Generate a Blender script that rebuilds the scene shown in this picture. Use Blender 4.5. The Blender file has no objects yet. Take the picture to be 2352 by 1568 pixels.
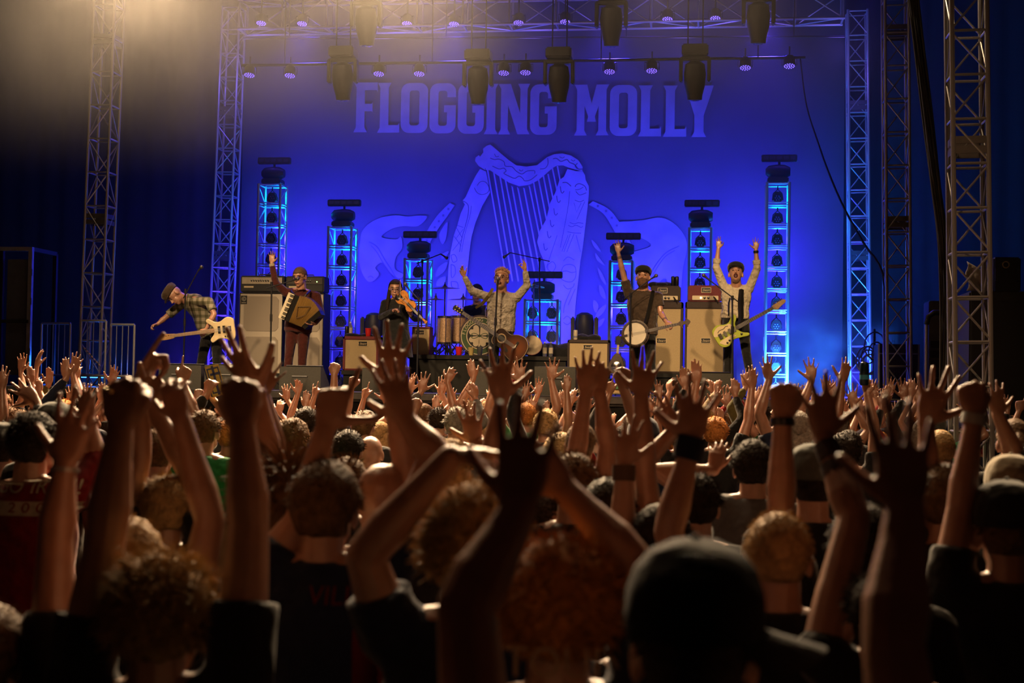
import bpy, bmesh, math, random
import numpy as np
from mathutils import Vector, Matrix

# ------------------------------------------------------------------ camera, world, light, exposure
scene = bpy.context.scene
C = scene.collection
PI = math.pi
FPX, CX, CY, W, H = 3300.0, 1176.0, 784.0, 2352, 1568     # focal length in pixels of the 2352x1568 frame
CAM = Vector((0.0, 0.0, 1.97))
YAW, PITCH, ROLL = math.radians(8.0), math.radians(1.753), 0.017
_F = Vector((-math.sin(YAW) * math.cos(PITCH), math.cos(YAW) * math.cos(PITCH), math.sin(PITCH)))
_R0 = Vector((math.cos(YAW), math.sin(YAW), 0))
_U0 = _R0.cross(_F)
_R = _R0 * math.cos(ROLL) + _U0 * math.sin(ROLL)
_U = -_R0 * math.sin(ROLL) + _U0 * math.cos(ROLL)
cam_d = bpy.data.cameras.new('camera')
cam = bpy.data.objects.new('camera', cam_d)
C.objects.link(cam)
cam.matrix_world = Matrix(((_R.x, _U.x, -_F.x, CAM.x), (_R.y, _U.y, -_F.y, CAM.y), (_R.z, _U.z, -_F.z, CAM.z), (0, 0, 0, 1)))
cam_d.sensor_width = 36.0
cam_d.lens = FPX / W * 36.0
cam_d.clip_start, cam_d.clip_end = 0.05, 200
cam_d.dof.use_dof = True
cam_d.dof.focus_distance = 19.0
cam_d.dof.aperture_fstop = 3.6
scene.camera = cam

vs = scene.view_settings
vs.view_transform = 'Standard'
vs.look = 'None'
vs.gamma = 1.0
vs.use_curve_mapping = False
vs.exposure = 0.0

scene.cycles.max_bounces = 4
scene.cycles.diffuse_bounces = 1
scene.cycles.glossy_bounces = 2
scene.cycles.transmission_bounces = 3
scene.cycles.transparent_max_bounces = 6
scene.cycles.volume_bounces = 0
scene.cycles.caustics_reflective = False
scene.cycles.caustics_refractive = False
scene.cycles.sample_clamp_indirect = 3.0
scene.cycles.use_denoising = True
scene.cycles.use_adaptive_sampling = True
scene.cycles.adaptive_threshold = 0.02

wd = bpy.data.worlds.new('red_ambient_fill')  # dim reddish ambient added as fill for the shaded sides of the crowd
scene.world = wd
wd.use_nodes = True
wd.node_tree.nodes['Background'].inputs[0].default_value = (1.0, 0.36, 0.22, 1)
wd.node_tree.nodes['Background'].inputs[1].default_value = 0.010

def ray(px, py):
    d = _F + _R * ((px - CX) / FPX) + _U * ((CY - py) / FPX)
    return d
def at_y(px, py, Y):                       # point of the pixel's ray on the upright plane y = Y
    d = ray(px, py)
    return CAM + d * ((Y - CAM.y) / d.y)
def at_d(px, py, D):                       # point of the pixel's ray at depth D in front of the camera
    return CAM + ray(px, py) * D
def at_z(px, py, Z):                       # point of the pixel's ray on the level plane z = Z
    d = ray(px, py)
    return CAM + d * ((Z - CAM.z) / d.z)
def depth(p):
    return (Vector(p) - CAM).dot(_F)
def ppm(Y, px=1176):                       # pixels per metre at plane y = Y
    return FPX / depth(at_y(px, 800, Y))

def lamp(name, kind, loc, power, color, target=None, size=0.1, angle=60, blend=0.5):
    L = bpy.data.lights.new(name, kind)
    L.energy = power
    L.color = color
    if kind == 'SPOT':
        L.spot_size = math.radians(angle)
        L.spot_blend = blend
        L.shadow_soft_size = size
    elif kind == 'AREA':
        L.size = size
    else:
        L.shadow_soft_size = size
    o = bpy.data.objects.new(name, L)
    o.location = loc
    if target is not None:
        o.rotation_euler = (Vector(target) - Vector(loc)).to_track_quat('-Z', 'Y').to_euler()
    C.objects.link(o)
    return o

STAGE_Z = 1.85
WARM = (1.0, 0.66, 0.33)
BLUE = (0.035, 0.016, 1.0)
KEY, ROWS, BLIND, TOPL, HAZEB = 6600, 1250, 3800, 650, 9500
# key light: warm profile spots on a truss over the crowd, aimed at the band
for sx, tx in ((-8.0, -7.2), (-6.0, -5.4), (-3.6, -3.0), (-1.2, -1.0), (1.0, 0.5)):
    lamp('key_spot', 'SPOT', (sx, 4.0, 10.2), KEY, WARM, (tx, 19.6, 2.75), 0.22, 13.0, 0.55)
# low warm wash from the same truss on the rows nearest the stage
for sx, tx in ((-6.5, -4.5), (-2.5, -2.0), (2.5, 0.5)):
    lamp('front_row_wash', 'SPOT', (sx, 2.0, 10.2), ROWS, (1.0, 0.56, 0.28), (tx, 13.2, 1.9), 0.4, 34, 0.9)
# warm blinders on the front truss over the edge of the stage, turned to the crowd
for sx, tx, ty, pw in ((-5.6, -2.6, 4.0, 0.9), (-3.4, -1.4, 4.5, 1.2), (-1.2, -0.2, 4.5, 1.2), (1.0, 0.8, 4.0, 0.9)):
    lamp('crowd_blinder', 'SPOT', (sx, 15.9, 8.2), BLIND * pw, (1.0, 0.70, 0.40), (tx, ty, 1.2), 0.3, 66, 0.6)
# softer warm lights on the truss over the middle of the crowd
for sx, tx in ((-4.0, -2.0), (0.6, 0.3)):
    lamp('crowd_top_light', 'SPOT', (sx, 9.4, 9.2), TOPL, (1.0, 0.66, 0.36), (tx, 4.0, 1.0), 0.3, 90, 0.8)
# open-white beams above the front of the stage that make the haze glow
for px, pw in ((180, 0.35), (310, 1.0), (560, 0.22), (800, 0.75), (920, 0.9), (1560, 0.20)):
    p = at_y(px, 0, 17.6)
    lamp('haze_beam', 'SPOT', (p.x, 17.6, 8.3), HAZEB * pw, (1.0, 0.66, 0.36), (p.x + 0.5, 14.5, 2.0), 0.4, 95, 1.0)
# blue floods on the masking drapes in the wings
for px, pw in ((400, 1.0), (1960, 0.55)):
    p = at_y(px, 840, 24.0)
    lamp('wing_blue_flood', 'SPOT', (p.x, 24.0, 2.1), 620 * pw, (0.05, 0.02, 1.0), (p.x, 28.3, 4.2), 0.2, 95, 0.9)
# blue LED pars on the two overhead bars, washing the drop from above
for i in range(7):
    sx = -8.2 + i * 1.75
    lamp('overhead_blue_wash', 'SPOT', (sx, 23.2, 8.6), 110, (0.10, 0.035, 1.0), (sx, 25.6, 3.0), 0.25, 80, 0.8)
for i in range(5):
    sx = -8.4 + i * 2.6
    lamp('truss_violet_fill', 'POINT', (sx, 24.2, 7.6), 22, (0.20, 0.12, 1.0), None, 0.2)  # bare points added below the overhead truss to tint it violet, no fixtures
for i in range(4):
    sx = -7.0 + i * 2.6
    lamp('overhead_blue_back_light', 'SPOT', (sx, 24.0, 8.2), 650, (0.07, 0.04, 1.0), (sx, 19.6, 2.8), 0.2, 50, 0.7)

# ------------------------------------------------------------------ materials
def lin(c):
    return tuple((x / 12.92 if x <= 0.04045 else ((x + 0.055) / 1.055) ** 2.4) for x in c)
def S(r, g, b):
    return lin((r / 255, g / 255, b / 255))
MATS = {}
def mat(name, col, rough=0.6, metal=0.0, var=0.12, scale=12.0, bump=0.0, bscale=60.0, emit=None, estr=0.0, spec=0.5, sheen=0.0, alpha=1.0, trans=0.0, sub=0.0, bdist=0.02):
    if name in MATS:
        return MATS[name]
    m = bpy.data.materials.new(name)
    m.use_nodes = True
    nt = m.node_tree
    b = nt.nodes['Principled BSDF']
    b.inputs['Roughness'].default_value = rough
    b.inputs['Metallic'].default_value = metal
    b.inputs['Specular IOR Level'].default_value = spec
    if sheen:
        b.inputs['Sheen Weight'].default_value = sheen
    if trans:
        b.inputs['Transmission Weight'].default_value = trans
    if sub:
        b.inputs['Subsurface Weight'].default_value = sub
        b.inputs['Subsurface Radius'].default_value = (0.02, 0.006, 0.003)
    b.inputs['Alpha'].default_value = alpha
    tc = nt.nodes.new('ShaderNodeTexCoord')
    if var > 0:
        n = nt.nodes.new('ShaderNodeTexNoise')
        n.inputs['Scale'].default_value = scale
        n.inputs['Detail'].default_value = 3
        nt.links.new(tc.outputs['Object'], n.inputs['Vector'])
        r = nt.nodes.new('ShaderNodeValToRGB')
        r.color_ramp.elements[0].position, r.color_ramp.elements[1].position = 0.3, 0.7
        r.color_ramp.elements[0].color = (*[max(0, c * (1 - var)) for c in col], 1)
        r.color_ramp.elements[1].color = (*[min(1, c * (1 + var)) for c in col], 1)
        nt.links.new(n.outputs['Fac'], r.inputs['Fac'])
        nt.links.new(r.outputs['Color'], b.inputs['Base Color'])
    else:
        b.inputs['Base Color'].default_value = (*col, 1)
    if bump > 0:
        n2 = nt.nodes.new('ShaderNodeTexNoise')
        n2.inputs['Scale'].default_value = bscale
        n2.inputs['Detail'].default_value = 2
        nt.links.new(tc.outputs['Object'], n2.inputs['Vector'])
        bp = nt.nodes.new('ShaderNodeBump')
        bp.inputs['Strength'].default_value = bump
        bp.inputs['Distance'].default_value = bdist
        nt.links.new(n2.outputs['Fac'], bp.inputs['Height'])
        nt.links.new(bp.outputs['Normal'], b.inputs['Normal'])
    if emit is not None:
        b.inputs['Emission Color'].default_value = (*emit, 1)
        b.inputs['Emission Strength'].default_value = estr
    MATS[name] = m
    return m

BLACK = mat('black_paint', (0.022, 0.022, 0.024), 0.5)
BLACKMET = mat('black_metal', (0.02, 0.02, 0.022), 0.4, 0.3)
ALU = mat('aluminium_tube', (0.42, 0.41, 0.40), 0.38, 0.55, 0.15, 6)
STEEL = mat('galvanised_steel', (0.35, 0.36, 0.38), 0.4, 0.7, 0.2, 9)
CHROME = mat('chrome', (0.75, 0.74, 0.72), 0.15, 1.0, 0.0)

# ------------------------------------------------------------------ mesh helpers
class MB:
    def __init__(s):
        s.v, s.f = [], []
    def add(s, vs_, fs_):
        o = len(s.v)
        s.v.extend([tuple(p) for p in vs_])
        s.f.extend([tuple(i + o for i in f) for f in fs_])
        return s
    def box(s, c, d, rot=None, ch=0.0):
        c = Vector(c); hx, hy, hz = d[0] / 2, d[1] / 2, d[2] / 2
        if ch <= 0:
            P = [Vector((x * hx, y * hy, z * hz)) for z in (-1, 1) for y in (-1, 1) for x in (-1, 1)]
            F = [(0, 2, 3, 1), (4, 5, 7, 6), (0, 1, 5, 4), (2, 6, 7, 3), (0, 4, 6, 2), (1, 3, 7, 5)]
        else:
            b = bmesh.new()
            bmesh.ops.create_cube(b, size=1.0)
            bmesh.ops.scale(b, vec=(d[0], d[1], d[2]), verts=b.verts)
            bmesh.ops.bevel(b, geom=b.edges[:], offset=min(ch, min(d) * 0.45), segments=2, affect='EDGES')
            b.verts.index_update()
            P = [v.co.copy() for v in b.verts]
            F = [tuple(v.index for v in f.verts) for f in b.faces]
            b.free()
        if rot is not None:
            P = [rot @ p for p in P]
        return s.add([c + p for p in P], F)
    def tube(s, pts, rad, n=8, caps=True, flat=None):
        pts = [Vector(p) for p in pts]
        if not hasattr(rad, '__len__'):
            rad = [rad] * len(pts)
        V, F = [], []
        up = None
        for i, p in enumerate(pts):
            t = (pts[min(i + 1, len(pts) - 1)] - pts[max(i - 1, 0)])
            if t.length < 1e-9:
                t = Vector((0, 0, 1))
            t.normalize()
            if up is None:
                up = Vector((0, 0, 1)) if abs(t.z) < 0.9 else Vector((0, 1, 0))
            x = up.cross(t)
            if x.length < 1e-6:
                x = Vector((1, 0, 0)).cross(t)
            x.normalize(); y = t.cross(x); up = y
            for k in range(n):
                a = 2 * PI * k / n
                V.append(p + (x * math.cos(a) + y * math.sin(a)) * rad[i])
        m = len(pts)
        for i in range(m - 1):
            for k in range(n):
                F.append((i * n + k, i * n + (k + 1) % n, (i + 1) * n + (k + 1) % n, (i + 1) * n + k))
        if caps:
            F.append(tuple(reversed(range(n))))
            F.append(tuple((m - 1) * n + k for k in range(n)))
        return s.add(V, F)
    def lathe(s, prof, n=20, o=(0, 0, 0), rot=None, sx=1, sy=1, loop=False):
        o = Vector(o); V, F = [], []
        for r, z in prof:
            for k in range(n):
                a = 2 * PI * k / n
                p = Vector((r * math.cos(a) * sx, r * math.sin(a) * sy, z))
                V.append(o + (rot @ p if rot is not None else p))
        m = len(prof)
        for i in range(m - 1):
            for k in range(n):
                F.append((i * n + k, i * n + (k + 1) % n, (i + 1) * n + (k + 1) % n, (i + 1) * n + k))
        if loop:
            F += [((m - 1) * n + k, (m - 1) * n + (k + 1) % n, (k + 1) % n, k) for k in range(n)]
        else:
            F.append(tuple(reversed(range(n))))
            F.append(tuple((m - 1) * n + k for k in range(n)))
        return s.add(V, F)
    def prism(s, out, o, u, v, w, t0, t1):          # a 2D outline pushed from t0 to t1 along w
        o, u, v, w = Vector(o), Vector(u), Vector(v), Vector(w)
        n = len(out)
        V = [o + u * a + v * b + w * t0 for a, b in out] + [o + u * a + v * b + w * t1 for a, b in out]
        F = [tuple(range(n)), tuple(n + i for i in reversed(range(n)))]
        F += [(i, n + i, n + (i + 1) % n, (i + 1) % n) for i in range(n)]
        return s.add(V, F)
    def ring(s, outer, inner, o, u, v, w, t0, t1, closed=True):   # band between two matched outlines
        o, u, v, w = Vector(o), Vector(u), Vector(v), Vector(w)
        n = len(outer)
        V = []
        for t in (t0, t1):
            for P in (outer, inner):
                V += [o + u * a + v * b + w * t for a, b in P]
        F = []
        for i in range(n if closed else n - 1):
            j = (i + 1) % n
            F += [(i, j, n + j, n + i), (2 * n + i, 3 * n + i, 3 * n + j, 2 * n + j),
                  (i, 2 * n + i, 2 * n + j, j), (n + i, n + j, 3 * n + j, 3 * n + i)]
        if not closed:
            F += [(0, n, 3 * n, 2 * n), (n - 1, 3 * n - 1, 4 * n - 1, 2 * n - 1)]
        return s.add(V, F)
    def mesh(s, name, m=None, smooth=False):
        me = bpy.data.meshes.new(name)
        me.from_pydata(s.v, [], s.f)
        b = bmesh.new(); b.from_mesh(me)
        bmesh.ops.recalc_face_normals(b, faces=b.faces)
        b.to_mesh(me); b.free()
        if m is not None:
            me.materials.append(m)
        if smooth:
            me.polygons.foreach_set('use_smooth', [True] * len(me.polygons))
        return me

def autosmooth(me, ang=40):
    me.polygons.foreach_set('use_smooth', [True] * len(me.polygons))
    try:
        me.set_sharp_from_angle(angle=math.radians(ang))
    except Exception:
        pass
def tag(o, label, cat, group=None, kind=None):
    if label: o['label'] = label
    if cat: o['category'] = cat
    if group: o['group'] = group
    if kind: o['kind'] = kind
    return o
def thing(name, label, cat, loc=(0, 0, 0), group=None):
    o = bpy.data.objects.new(name, None)
    o.empty_display_size = 0.1
    C.objects.link(o)
    o.location = loc
    return tag(o, label, cat, group)
def wloc(o):
    p = Vector((0, 0, 0))
    while o is not None:
        p += Vector(o.location); o = o.parent
    return p
def ob(name, mb, m, parent=None, smooth=True, ang=40):
    """vertices are given in world space; the object sits at its own centre of base under its parent"""
    base = wloc(parent) if parent is not None else Vector((0, 0, 0))
    if parent is None and mb.v:
        a = np.array(mb.v)
        base = Vector(((a[:, 0].min() + a[:, 0].max()) / 2, (a[:, 1].min() + a[:, 1].max()) / 2, a[:, 2].min()))
    k = MB(); k.v = [(p[0] - base.x, p[1] - base.y, p[2] - base.z) for p in mb.v]; k.f = mb.f
    me = k.mesh(name, m)
    if smooth:
        autosmooth(me, ang)
    o = bpy.data.objects.new(name, me)
    C.objects.link(o)
    if parent is not None:
        o.parent = parent
    else:
        o.location = base
    return o
_unit = {}
def stick(name, p0, p1, r, m, parent, n=8):
    """a straight tube as an object of its own, its mesh shared with the other tubes of this material"""
    key = (m.name, n)
    if key not in _unit:
        me = MB().tube([(0, 0, 0), (0, 0, 1)], 1.0, n).mesh('tube', m)
        autosmooth(me)
        _unit[key] = me
    o = bpy.data.objects.new(name, _unit[key])
    p0, p1 = Vector(p0), Vector(p1)
    d = p1 - p0
    o.rotation_mode = 'QUATERNION'
    o.rotation_quaternion = d.to_track_quat('Z', 'Y')
    o.scale = (r, r, d.length)
    o.location = p0 - (wloc(parent) if parent is not None else Vector((0, 0, 0)))
    C.objects.link(o)
    if parent is not None:
        o.parent = parent
    return o
def children(o):
    return list(o.children)
def copy_tree(o, parent=None):
    c = o.copy(); C.objects.link(c); c.parent = parent
    for ch in list(o.children):
        copy_tree(ch, c)
    return c
def circ(r, n=24, cx=0, cy=0, a0=0, a1=2 * PI, sx=1, sy=1, end=False):
    k = n if not end else n - 1
    return [(cx + r * sx * math.cos(a0 + (a1 - a0) * i / k), cy + r * sy * math.sin(a0 + (a1 - a0) * i / k)) for i in range(n)]
X_, Y_, Z_ = Vector((1, 0, 0)), Vector((0, 1, 0)), Vector((0, 0, 1))
def catmull(P, sub=6, closed=False):
    P = [np.array(p, float) for p in P]
    n = len(P); out = []
    rng = range(n if closed else n - 1)
    for i in rng:
        p0 = P[(i - 1) % n] if closed or i > 0 else P[0]
        p1 = P[i]; p2 = P[(i + 1) % n]
        p3 = P[(i + 2) % n] if closed or i + 2 < n else P[-1]
        for k in range(sub):
            t = k / sub
            out.append(tuple(0.5 * ((2 * p1) + (-p0 + p2) * t + (2 * p0 - 5 * p1 + 4 * p2 - p3) * t * t + (-p0 + 3 * p1 - 3 * p2 + p3) * t ** 3)))
    if not closed:
        out.append(tuple(P[-1]))
    return out
def strip(pts, wid):
    """left and right edges of a painted line of the given width"""
    L, Rr = [], []
    n = len(pts)
    for i, p in enumerate(pts):
        a, b = pts[max(i - 1, 0)], pts[min(i + 1, n - 1)]
        dx, dy = b[0] - a[0], b[1] - a[1]
        l = math.hypot(dx, dy) or 1
        w = wid[i] / 2 if hasattr(wid, '__len__') else wid / 2
        L.append((p[0] - dy / l * w, p[1] + dx / l * w)); Rr.append((p[0] + dy / l * w, p[1] - dx / l * w))
    return L, Rr
_txt = {}
def text_polys(s, shear=0.0):
    """vertices and faces of a line of lettering, height about 1, from Blender's own font"""
    if (s, shear) in _txt:
        return _txt[(s, shear)]
    cu = bpy.data.curves.new('lettering', 'FONT')
    cu.body = s; cu.shear = shear; cu.align_x = 'CENTER'; cu.resolution_u = 3
    o = bpy.data.objects.new('lettering', cu)
    C.objects.link(o)
    dg = bpy.context.evaluated_depsgraph_get()
    me = o.evaluated_get(dg).to_mesh()
    V = [tuple(v.co) for v in me.vertices]; F = [tuple(p.vertices) for p in me.polygons]
    o.evaluated_get(dg).to_mesh_clear()
    bpy.data.objects.remove(o); bpy.data.curves.remove(cu)
    _txt[(s, shear)] = (V, F)
    return V, F
def text_on(mb, s, o, u, v, h, shear=0.0, wscale=1.0):
    V, F = text_polys(s, shear)
    o, u, v = Vector(o), Vector(u), Vector(v)
    mb.add([o + u * (p[0] * h * wscale) + v * (p[1] * h) for p in V], F)
    return mb

# ------------------------------------------------------------------ ground, stage, drapes
def struct(name, mb, m, label=None):
    o = ob(name, mb, m); o['kind'] = 'structure'
    if label: o['label'] = label
    return o
struct('floor', MB().box((-2, 12, -0.05), (60, 60, 0.1)), mat('dark_asphalt', (0.007, 0.0065, 0.006), 0.95, 0, 0.3, 3, 0.3, 40, spec=0.08), 'dark trodden ground under the crowd')
SX0, SX1 = -10.4, 4.2
deck = struct('stage_floor', MB().box(((SX0 + SX1) / 2, 22.6, STAGE_Z - 0.06), (SX1 - SX0, 9.4, 0.12)), mat('stage_deck_ply', (0.015, 0.015, 0.016), 0.45, 0, 0.3, 8), 'black stage deck')
struct('trim_1', MB().box(((SX0 + SX1) / 2, 17.885, STAGE_Z - 0.05), (SX1 - SX0, 0.03, 0.07)), mat('deck_edge_alu', (0.10, 0.10, 0.10), 0.35, 0.6), 'bare metal edge rail of the stage deck')
sk = MB()
n = 120
V = []
for i in range(n + 1):
    x = SX0 + (SX1 - SX0) * i / n
    V += [(x, 17.93 + 0.025 * math.sin(i * 1.7), 0.0), (x, 17.93 + 0.012 * math.sin(i * 1.7), STAGE_Z - 0.09)]
sk.add(V, [(2 * i, 2 * i + 2, 2 * i + 3, 2 * i + 1) for i in range(n)])
struct('stage_skirt', sk, mat('black_skirt', (0.010, 0.010, 0.011), 0.9, 0, 0.2), 'black cloth skirt hung under the stage edge')
def drape(name, x0, x1, y0, y1, z0, z1, m, folds, amp, label):
    nn = folds * 6
    V = []
    dx, dy = x1 - x0, y1 - y0
    l = math.hypot(dx, dy); nx, ny = -dy / l, dx / l
    for i in range(nn + 1):
        t = i / nn
        a = amp * math.sin(i * 2 * PI / 6) + amp * 0.5 * math.sin(i * 0.37)
        x, y = x0 + dx * t + nx * a, y0 + dy * t + ny * a
        V += [(x, y, z0), (x, y, z1)]
    mb = MB().add(V, [(2 * i, 2 * i + 2, 2 * i + 3, 2 * i + 1) for i in range(nn)])
    return struct(name, mb, m, label)
DRAPE = mat('black_serge_drape', (0.016, 0.015, 0.017), 0.95, 0, 0.2, 5, 0.2, 90)
drape('wall_back', -17, 11, 28.3, 28.3, 0, 10.5, DRAPE, 60, 0.05, 'black masking drape behind the stage')
drape('wall_left', -16.5, -16.5, 17.5, 28.3, 0, 10.5, DRAPE, 24, 0.05, 'black masking drape at the side of the stage')
drape('wall_right', 10.0, 10.0, 17.5, 28.3, 0, 10.5, DRAPE, 24, 0.05, 'black masking drape beyond the loudspeakers')

# ------------------------------------------------------------------ haze
def haze_box(name, label, c, d, dens, g):
    hz = bpy.data.materials.new(name)
    hz.use_nodes = True
    nt = hz.node_tree
    nt.nodes.remove(nt.nodes['Principled BSDF'])
    v = nt.nodes.new('ShaderNodeVolumeScatter')
    v.inputs['Color'].default_value = (1, 1, 1, 1)
    v.inputs['Density'].default_value = dens
    v.inputs['Anisotropy'].default_value = g
    nt.links.new(v.outputs[0], nt.nodes['Material Output'].inputs['Volume'])
    hz.cycles.homogeneous_volume = True
    o = ob(name, MB().box(c, d), hz, None, False)
    tag(o, label, 'haze', None, 'stuff')
    return o
haze_box('stage_haze', 'thin theatrical haze hanging in the blue light round the backdrop', (-3.2, 24.5, 5.2), (26.0, 6.8, 10.3), 0.017, 0.3)
def smoke_box(name, label, c, d, dens, g, zlo, zhi, nscale, nlo, nhi, rate):
    """drifting smoke: noise-broken, thinning between the heights zlo (none) and zhi (full)"""
    m = bpy.data.materials.new(name); m.use_nodes = True
    nt = m.node_tree; nt.nodes.remove(nt.nodes['Principled BSDF'])
    N, Lk = nt.nodes.new, nt.links.new
    v = N('ShaderNodeVolumeScatter'); v.inputs['Anisotropy'].default_value = g
    gp = N('ShaderNodeNewGeometry'); sp = N('ShaderNodeSeparateXYZ'); Lk(gp.outputs['Position'], sp.inputs[0])
    mr = N('ShaderNodeMapRange'); mr.interpolation_type = 'SMOOTHSTEP'
    mr.inputs[1].default_value, mr.inputs[2].default_value, mr.inputs[3].default_value, mr.inputs[4].default_value = zlo, zhi, 0.0, dens
    Lk(sp.outputs['Z'], mr.inputs[0])
    ns = N('ShaderNodeTexNoise'); ns.inputs['Scale'].default_value = nscale; ns.inputs['Detail'].default_value = 2
    Lk(gp.outputs['Position'], ns.inputs['Vector'])
    m2 = N('ShaderNodeMapRange'); m2.inputs[1].default_value, m2.inputs[2].default_value, m2.inputs[3].default_value, m2.inputs[4].default_value = nlo, nhi, 0.0, 1.0
    Lk(ns.outputs['Fac'], m2.inputs[0])
    mu = N('ShaderNodeMath'); mu.operation = 'MULTIPLY'; Lk(mr.outputs[0], mu.inputs[0]); Lk(m2.outputs[0], mu.inputs[1])
    Lk(mu.outputs[0], v.inputs['Density']); Lk(v.outputs[0], nt.nodes['Material Output'].inputs['Volume'])
    try: m.cycles.volume_step_rate = rate
    except Exception: pass
    o = ob(name, MB().box(c, d), m, None, False)
    tag(o, label, 'haze', None, 'stuff')
    return o
smoke_box('upper_haze', 'warm-lit theatrical haze drifting under the lighting rig', (-3.2, 18.6, 6.2), (26.0, 4.7, 8.2), 0.042, 0.35, 4.4, 8.2, 0.5, 0.16, 0.62, 1.0)
p = at_y(1870, 860, 24.9)
smoke_box('stage_smoke', 'pale smoke billowing up from the deck beside the guitarist', (p.x, 24.9, STAGE_Z + 0.75), (2.6, 1.6, 1.7), 1.3, 0.1, STAGE_Z + 1.6, STAGE_Z - 0.2, 1.5, 0.44, 0.70, 0.5)
struct('ceiling', MB().box((-3.2, 22.3, 10.9), (27.0, 12.4, 0.1)), mat('roof_skin_black', (0.012, 0.012, 0.013), 0.8), 'black roof skin over the stage')
# ------------------------------------------------------------------ the printed backdrop
YB = 26.0
def on_drop(px, py, off=0.0):
    p = at_y(px, py, YB)
    return (p.x, p.z)
CLOTH = mat('backdrop_cloth', (0.034, 0.032, 0.035), 0.95, 0, 0.12, 1.5)
INK = mat('backdrop_ink', (0.15, 0.145, 0.15), 0.95, 0, 0.16, 3.0)
INK2 = mat('backdrop_ink_faded', (0.085, 0.082, 0.087), 0.95, 0, 0.25, 2.5)
INKD = mat('backdrop_line', (0.03, 0.028, 0.031), 0.95, 0, 0.1, 3)
drop = thing('backdrop', 'huge printed cloth backdrop with the band name over a harp', 'backdrop', (on_drop(1245, 60)[0], YB, STAGE_Z))
x0, zt = on_drop(562, 62); x1, _ = on_drop(1942, 62)
V = []; n = 90
for i in range(n + 1):
    x = x0 + (x1 - x0) * i / n
    dy = 0.012 * math.sin(i * 0.9)
    V += [(x, YB + 0.03 + dy, STAGE_Z + 0.02), (x, YB + 0.03 + dy * 0.3, 9.2)]
ob('cloth', MB().add(V, [(2 * i, 2 * i + 2, 2 * i + 3, 2 * i + 1) for i in range(n)]), CLOTH, drop)
def rrect(x0, y0, x1, y1, r, n=6):
    P = []
    for cx, cy, a in ((x1 - r, y1 - r, 0), (x0 + r, y1 - r, PI / 2), (x0 + r, y0 + r, PI), (x1 - r, y0 + r, 1.5 * PI)):
        P += [(cx + r * math.cos(a + PI / 2 * k / n), cy + r * math.sin(a + PI / 2 * k / n)) for k in range(n + 1)]
    return P
def stem(x, y0, y1, w, fl=0.05, ser=True):
    """an upright with flared feet"""
    h = w / 2
    if not ser:
        return [(x - h, y0), (x + h, y0), (x + h, y1), (x - h, y1)]
    return [(x - h - fl, y0), (x + h + fl, y0), (x + h, y0 + 0.10), (x + h, y1 - 0.10), (x + h + fl, y1), (x - h - fl, y1), (x - h, y1 - 0.10), (x - h, y0 + 0.10)]
def glyph(ch, w):
    """polygons and rings of one poster capital; height 1, width w"""
    t = 0.175
    P, Rg = [], []
    if ch == 'F':
        x = 0.17
        P = [stem(x, 0, 1, t), [(x, 0.845), (w - 0.02, 0.845), (w, 0.80), (w, 1), (x, 1)], [(x, 0.42), (w - 0.12, 0.42), (w - 0.10, 0.40), (w - 0.10, 0.60), (w - 0.12, 0.57), (x, 0.57)]]
    elif ch == 'L':
        x = 0.14
        P = [stem(x, 0, 1, t), [(x, 0), (w, 0), (w, 0.20), (w - 0.03, 0.15), (x, 0.15)]]
    elif ch == 'I':
        P = [stem(w / 2, 0, 1, t)]
    elif ch in 'OG':
        out, inn = rrect(0, 0, w, 1, 0.17), rrect(t, 0.15, w - t, 0.85, 0.055)
        if ch == 'O':
            Rg = [(out, inn, True)]
        else:
            # open on the right between 0.55 and 0.70; the outline starts at the top right corner
            o2 = [(w, 0.72)] + out + [(w, 0.54)]
            i2 = [(w - t, 0.72)] + inn + [(w - t, 0.54)]
            o2 = o2[:-1] + [(w, 0.54)]
            Rg = [(o2, i2, False)]
            P = [[(w * 0.55, 0.42), (w, 0.42), (w, 0.56), (w * 0.55, 0.56)]]
    elif ch == 'N':
        P = [stem(0.12, 0, 1, 0.14), stem(w - 0.12, 0, 1, 0.14), [(0.05, 1), (0.24, 1), (w - 0.05, 0), (w - 0.24, 0)]]
    elif ch == 'M':
        P = [stem(0.12, 0, 1, 0.15), stem(w - 0.12, 0, 1, 0.15), [(0.05, 1), (0.24, 1), (w / 2 + 0.09, 0.27), (w / 2 - 0.03, 0.27)], [(w - 0.05, 1), (w - 0.24, 1), (w / 2 - 0.09, 0.27), (w / 2 + 0.03, 0.27)]]
    elif ch == 'Y':
        P = [[(w / 2 - 0.09, 0.08), (w / 2 + 0.09, 0.08), (w / 2 + 0.09, 0.50), (w / 2 - 0.09, 0.50)], [(w / 2 - 0.14, 0), (w / 2 + 0.14, 0), (w / 2 + 0.09, 0.10), (w / 2 - 0.09, 0.10)],
             [(0, 1), (0.23, 1), (w / 2 + 0.09, 0.42), (w / 2 - 0.09, 0.42)], [(w, 1), (w - 0.23, 1), (w / 2 - 0.09, 0.42), (w / 2 + 0.09, 0.42)]]
    return P, Rg
WORDS = [('F', 808, 866), ('L', 866, 917), ('O', 920, 982), ('G', 986, 1046), ('G', 1051, 1111), ('I', 1114, 1140), ('N', 1144, 1216), ('G', 1217, 1278),
         ('M', 1319, 1397), ('O', 1400, 1462), ('L', 1465, 1518), ('L', 1522, 1576), ('Y', 1572, 1638)]
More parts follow.
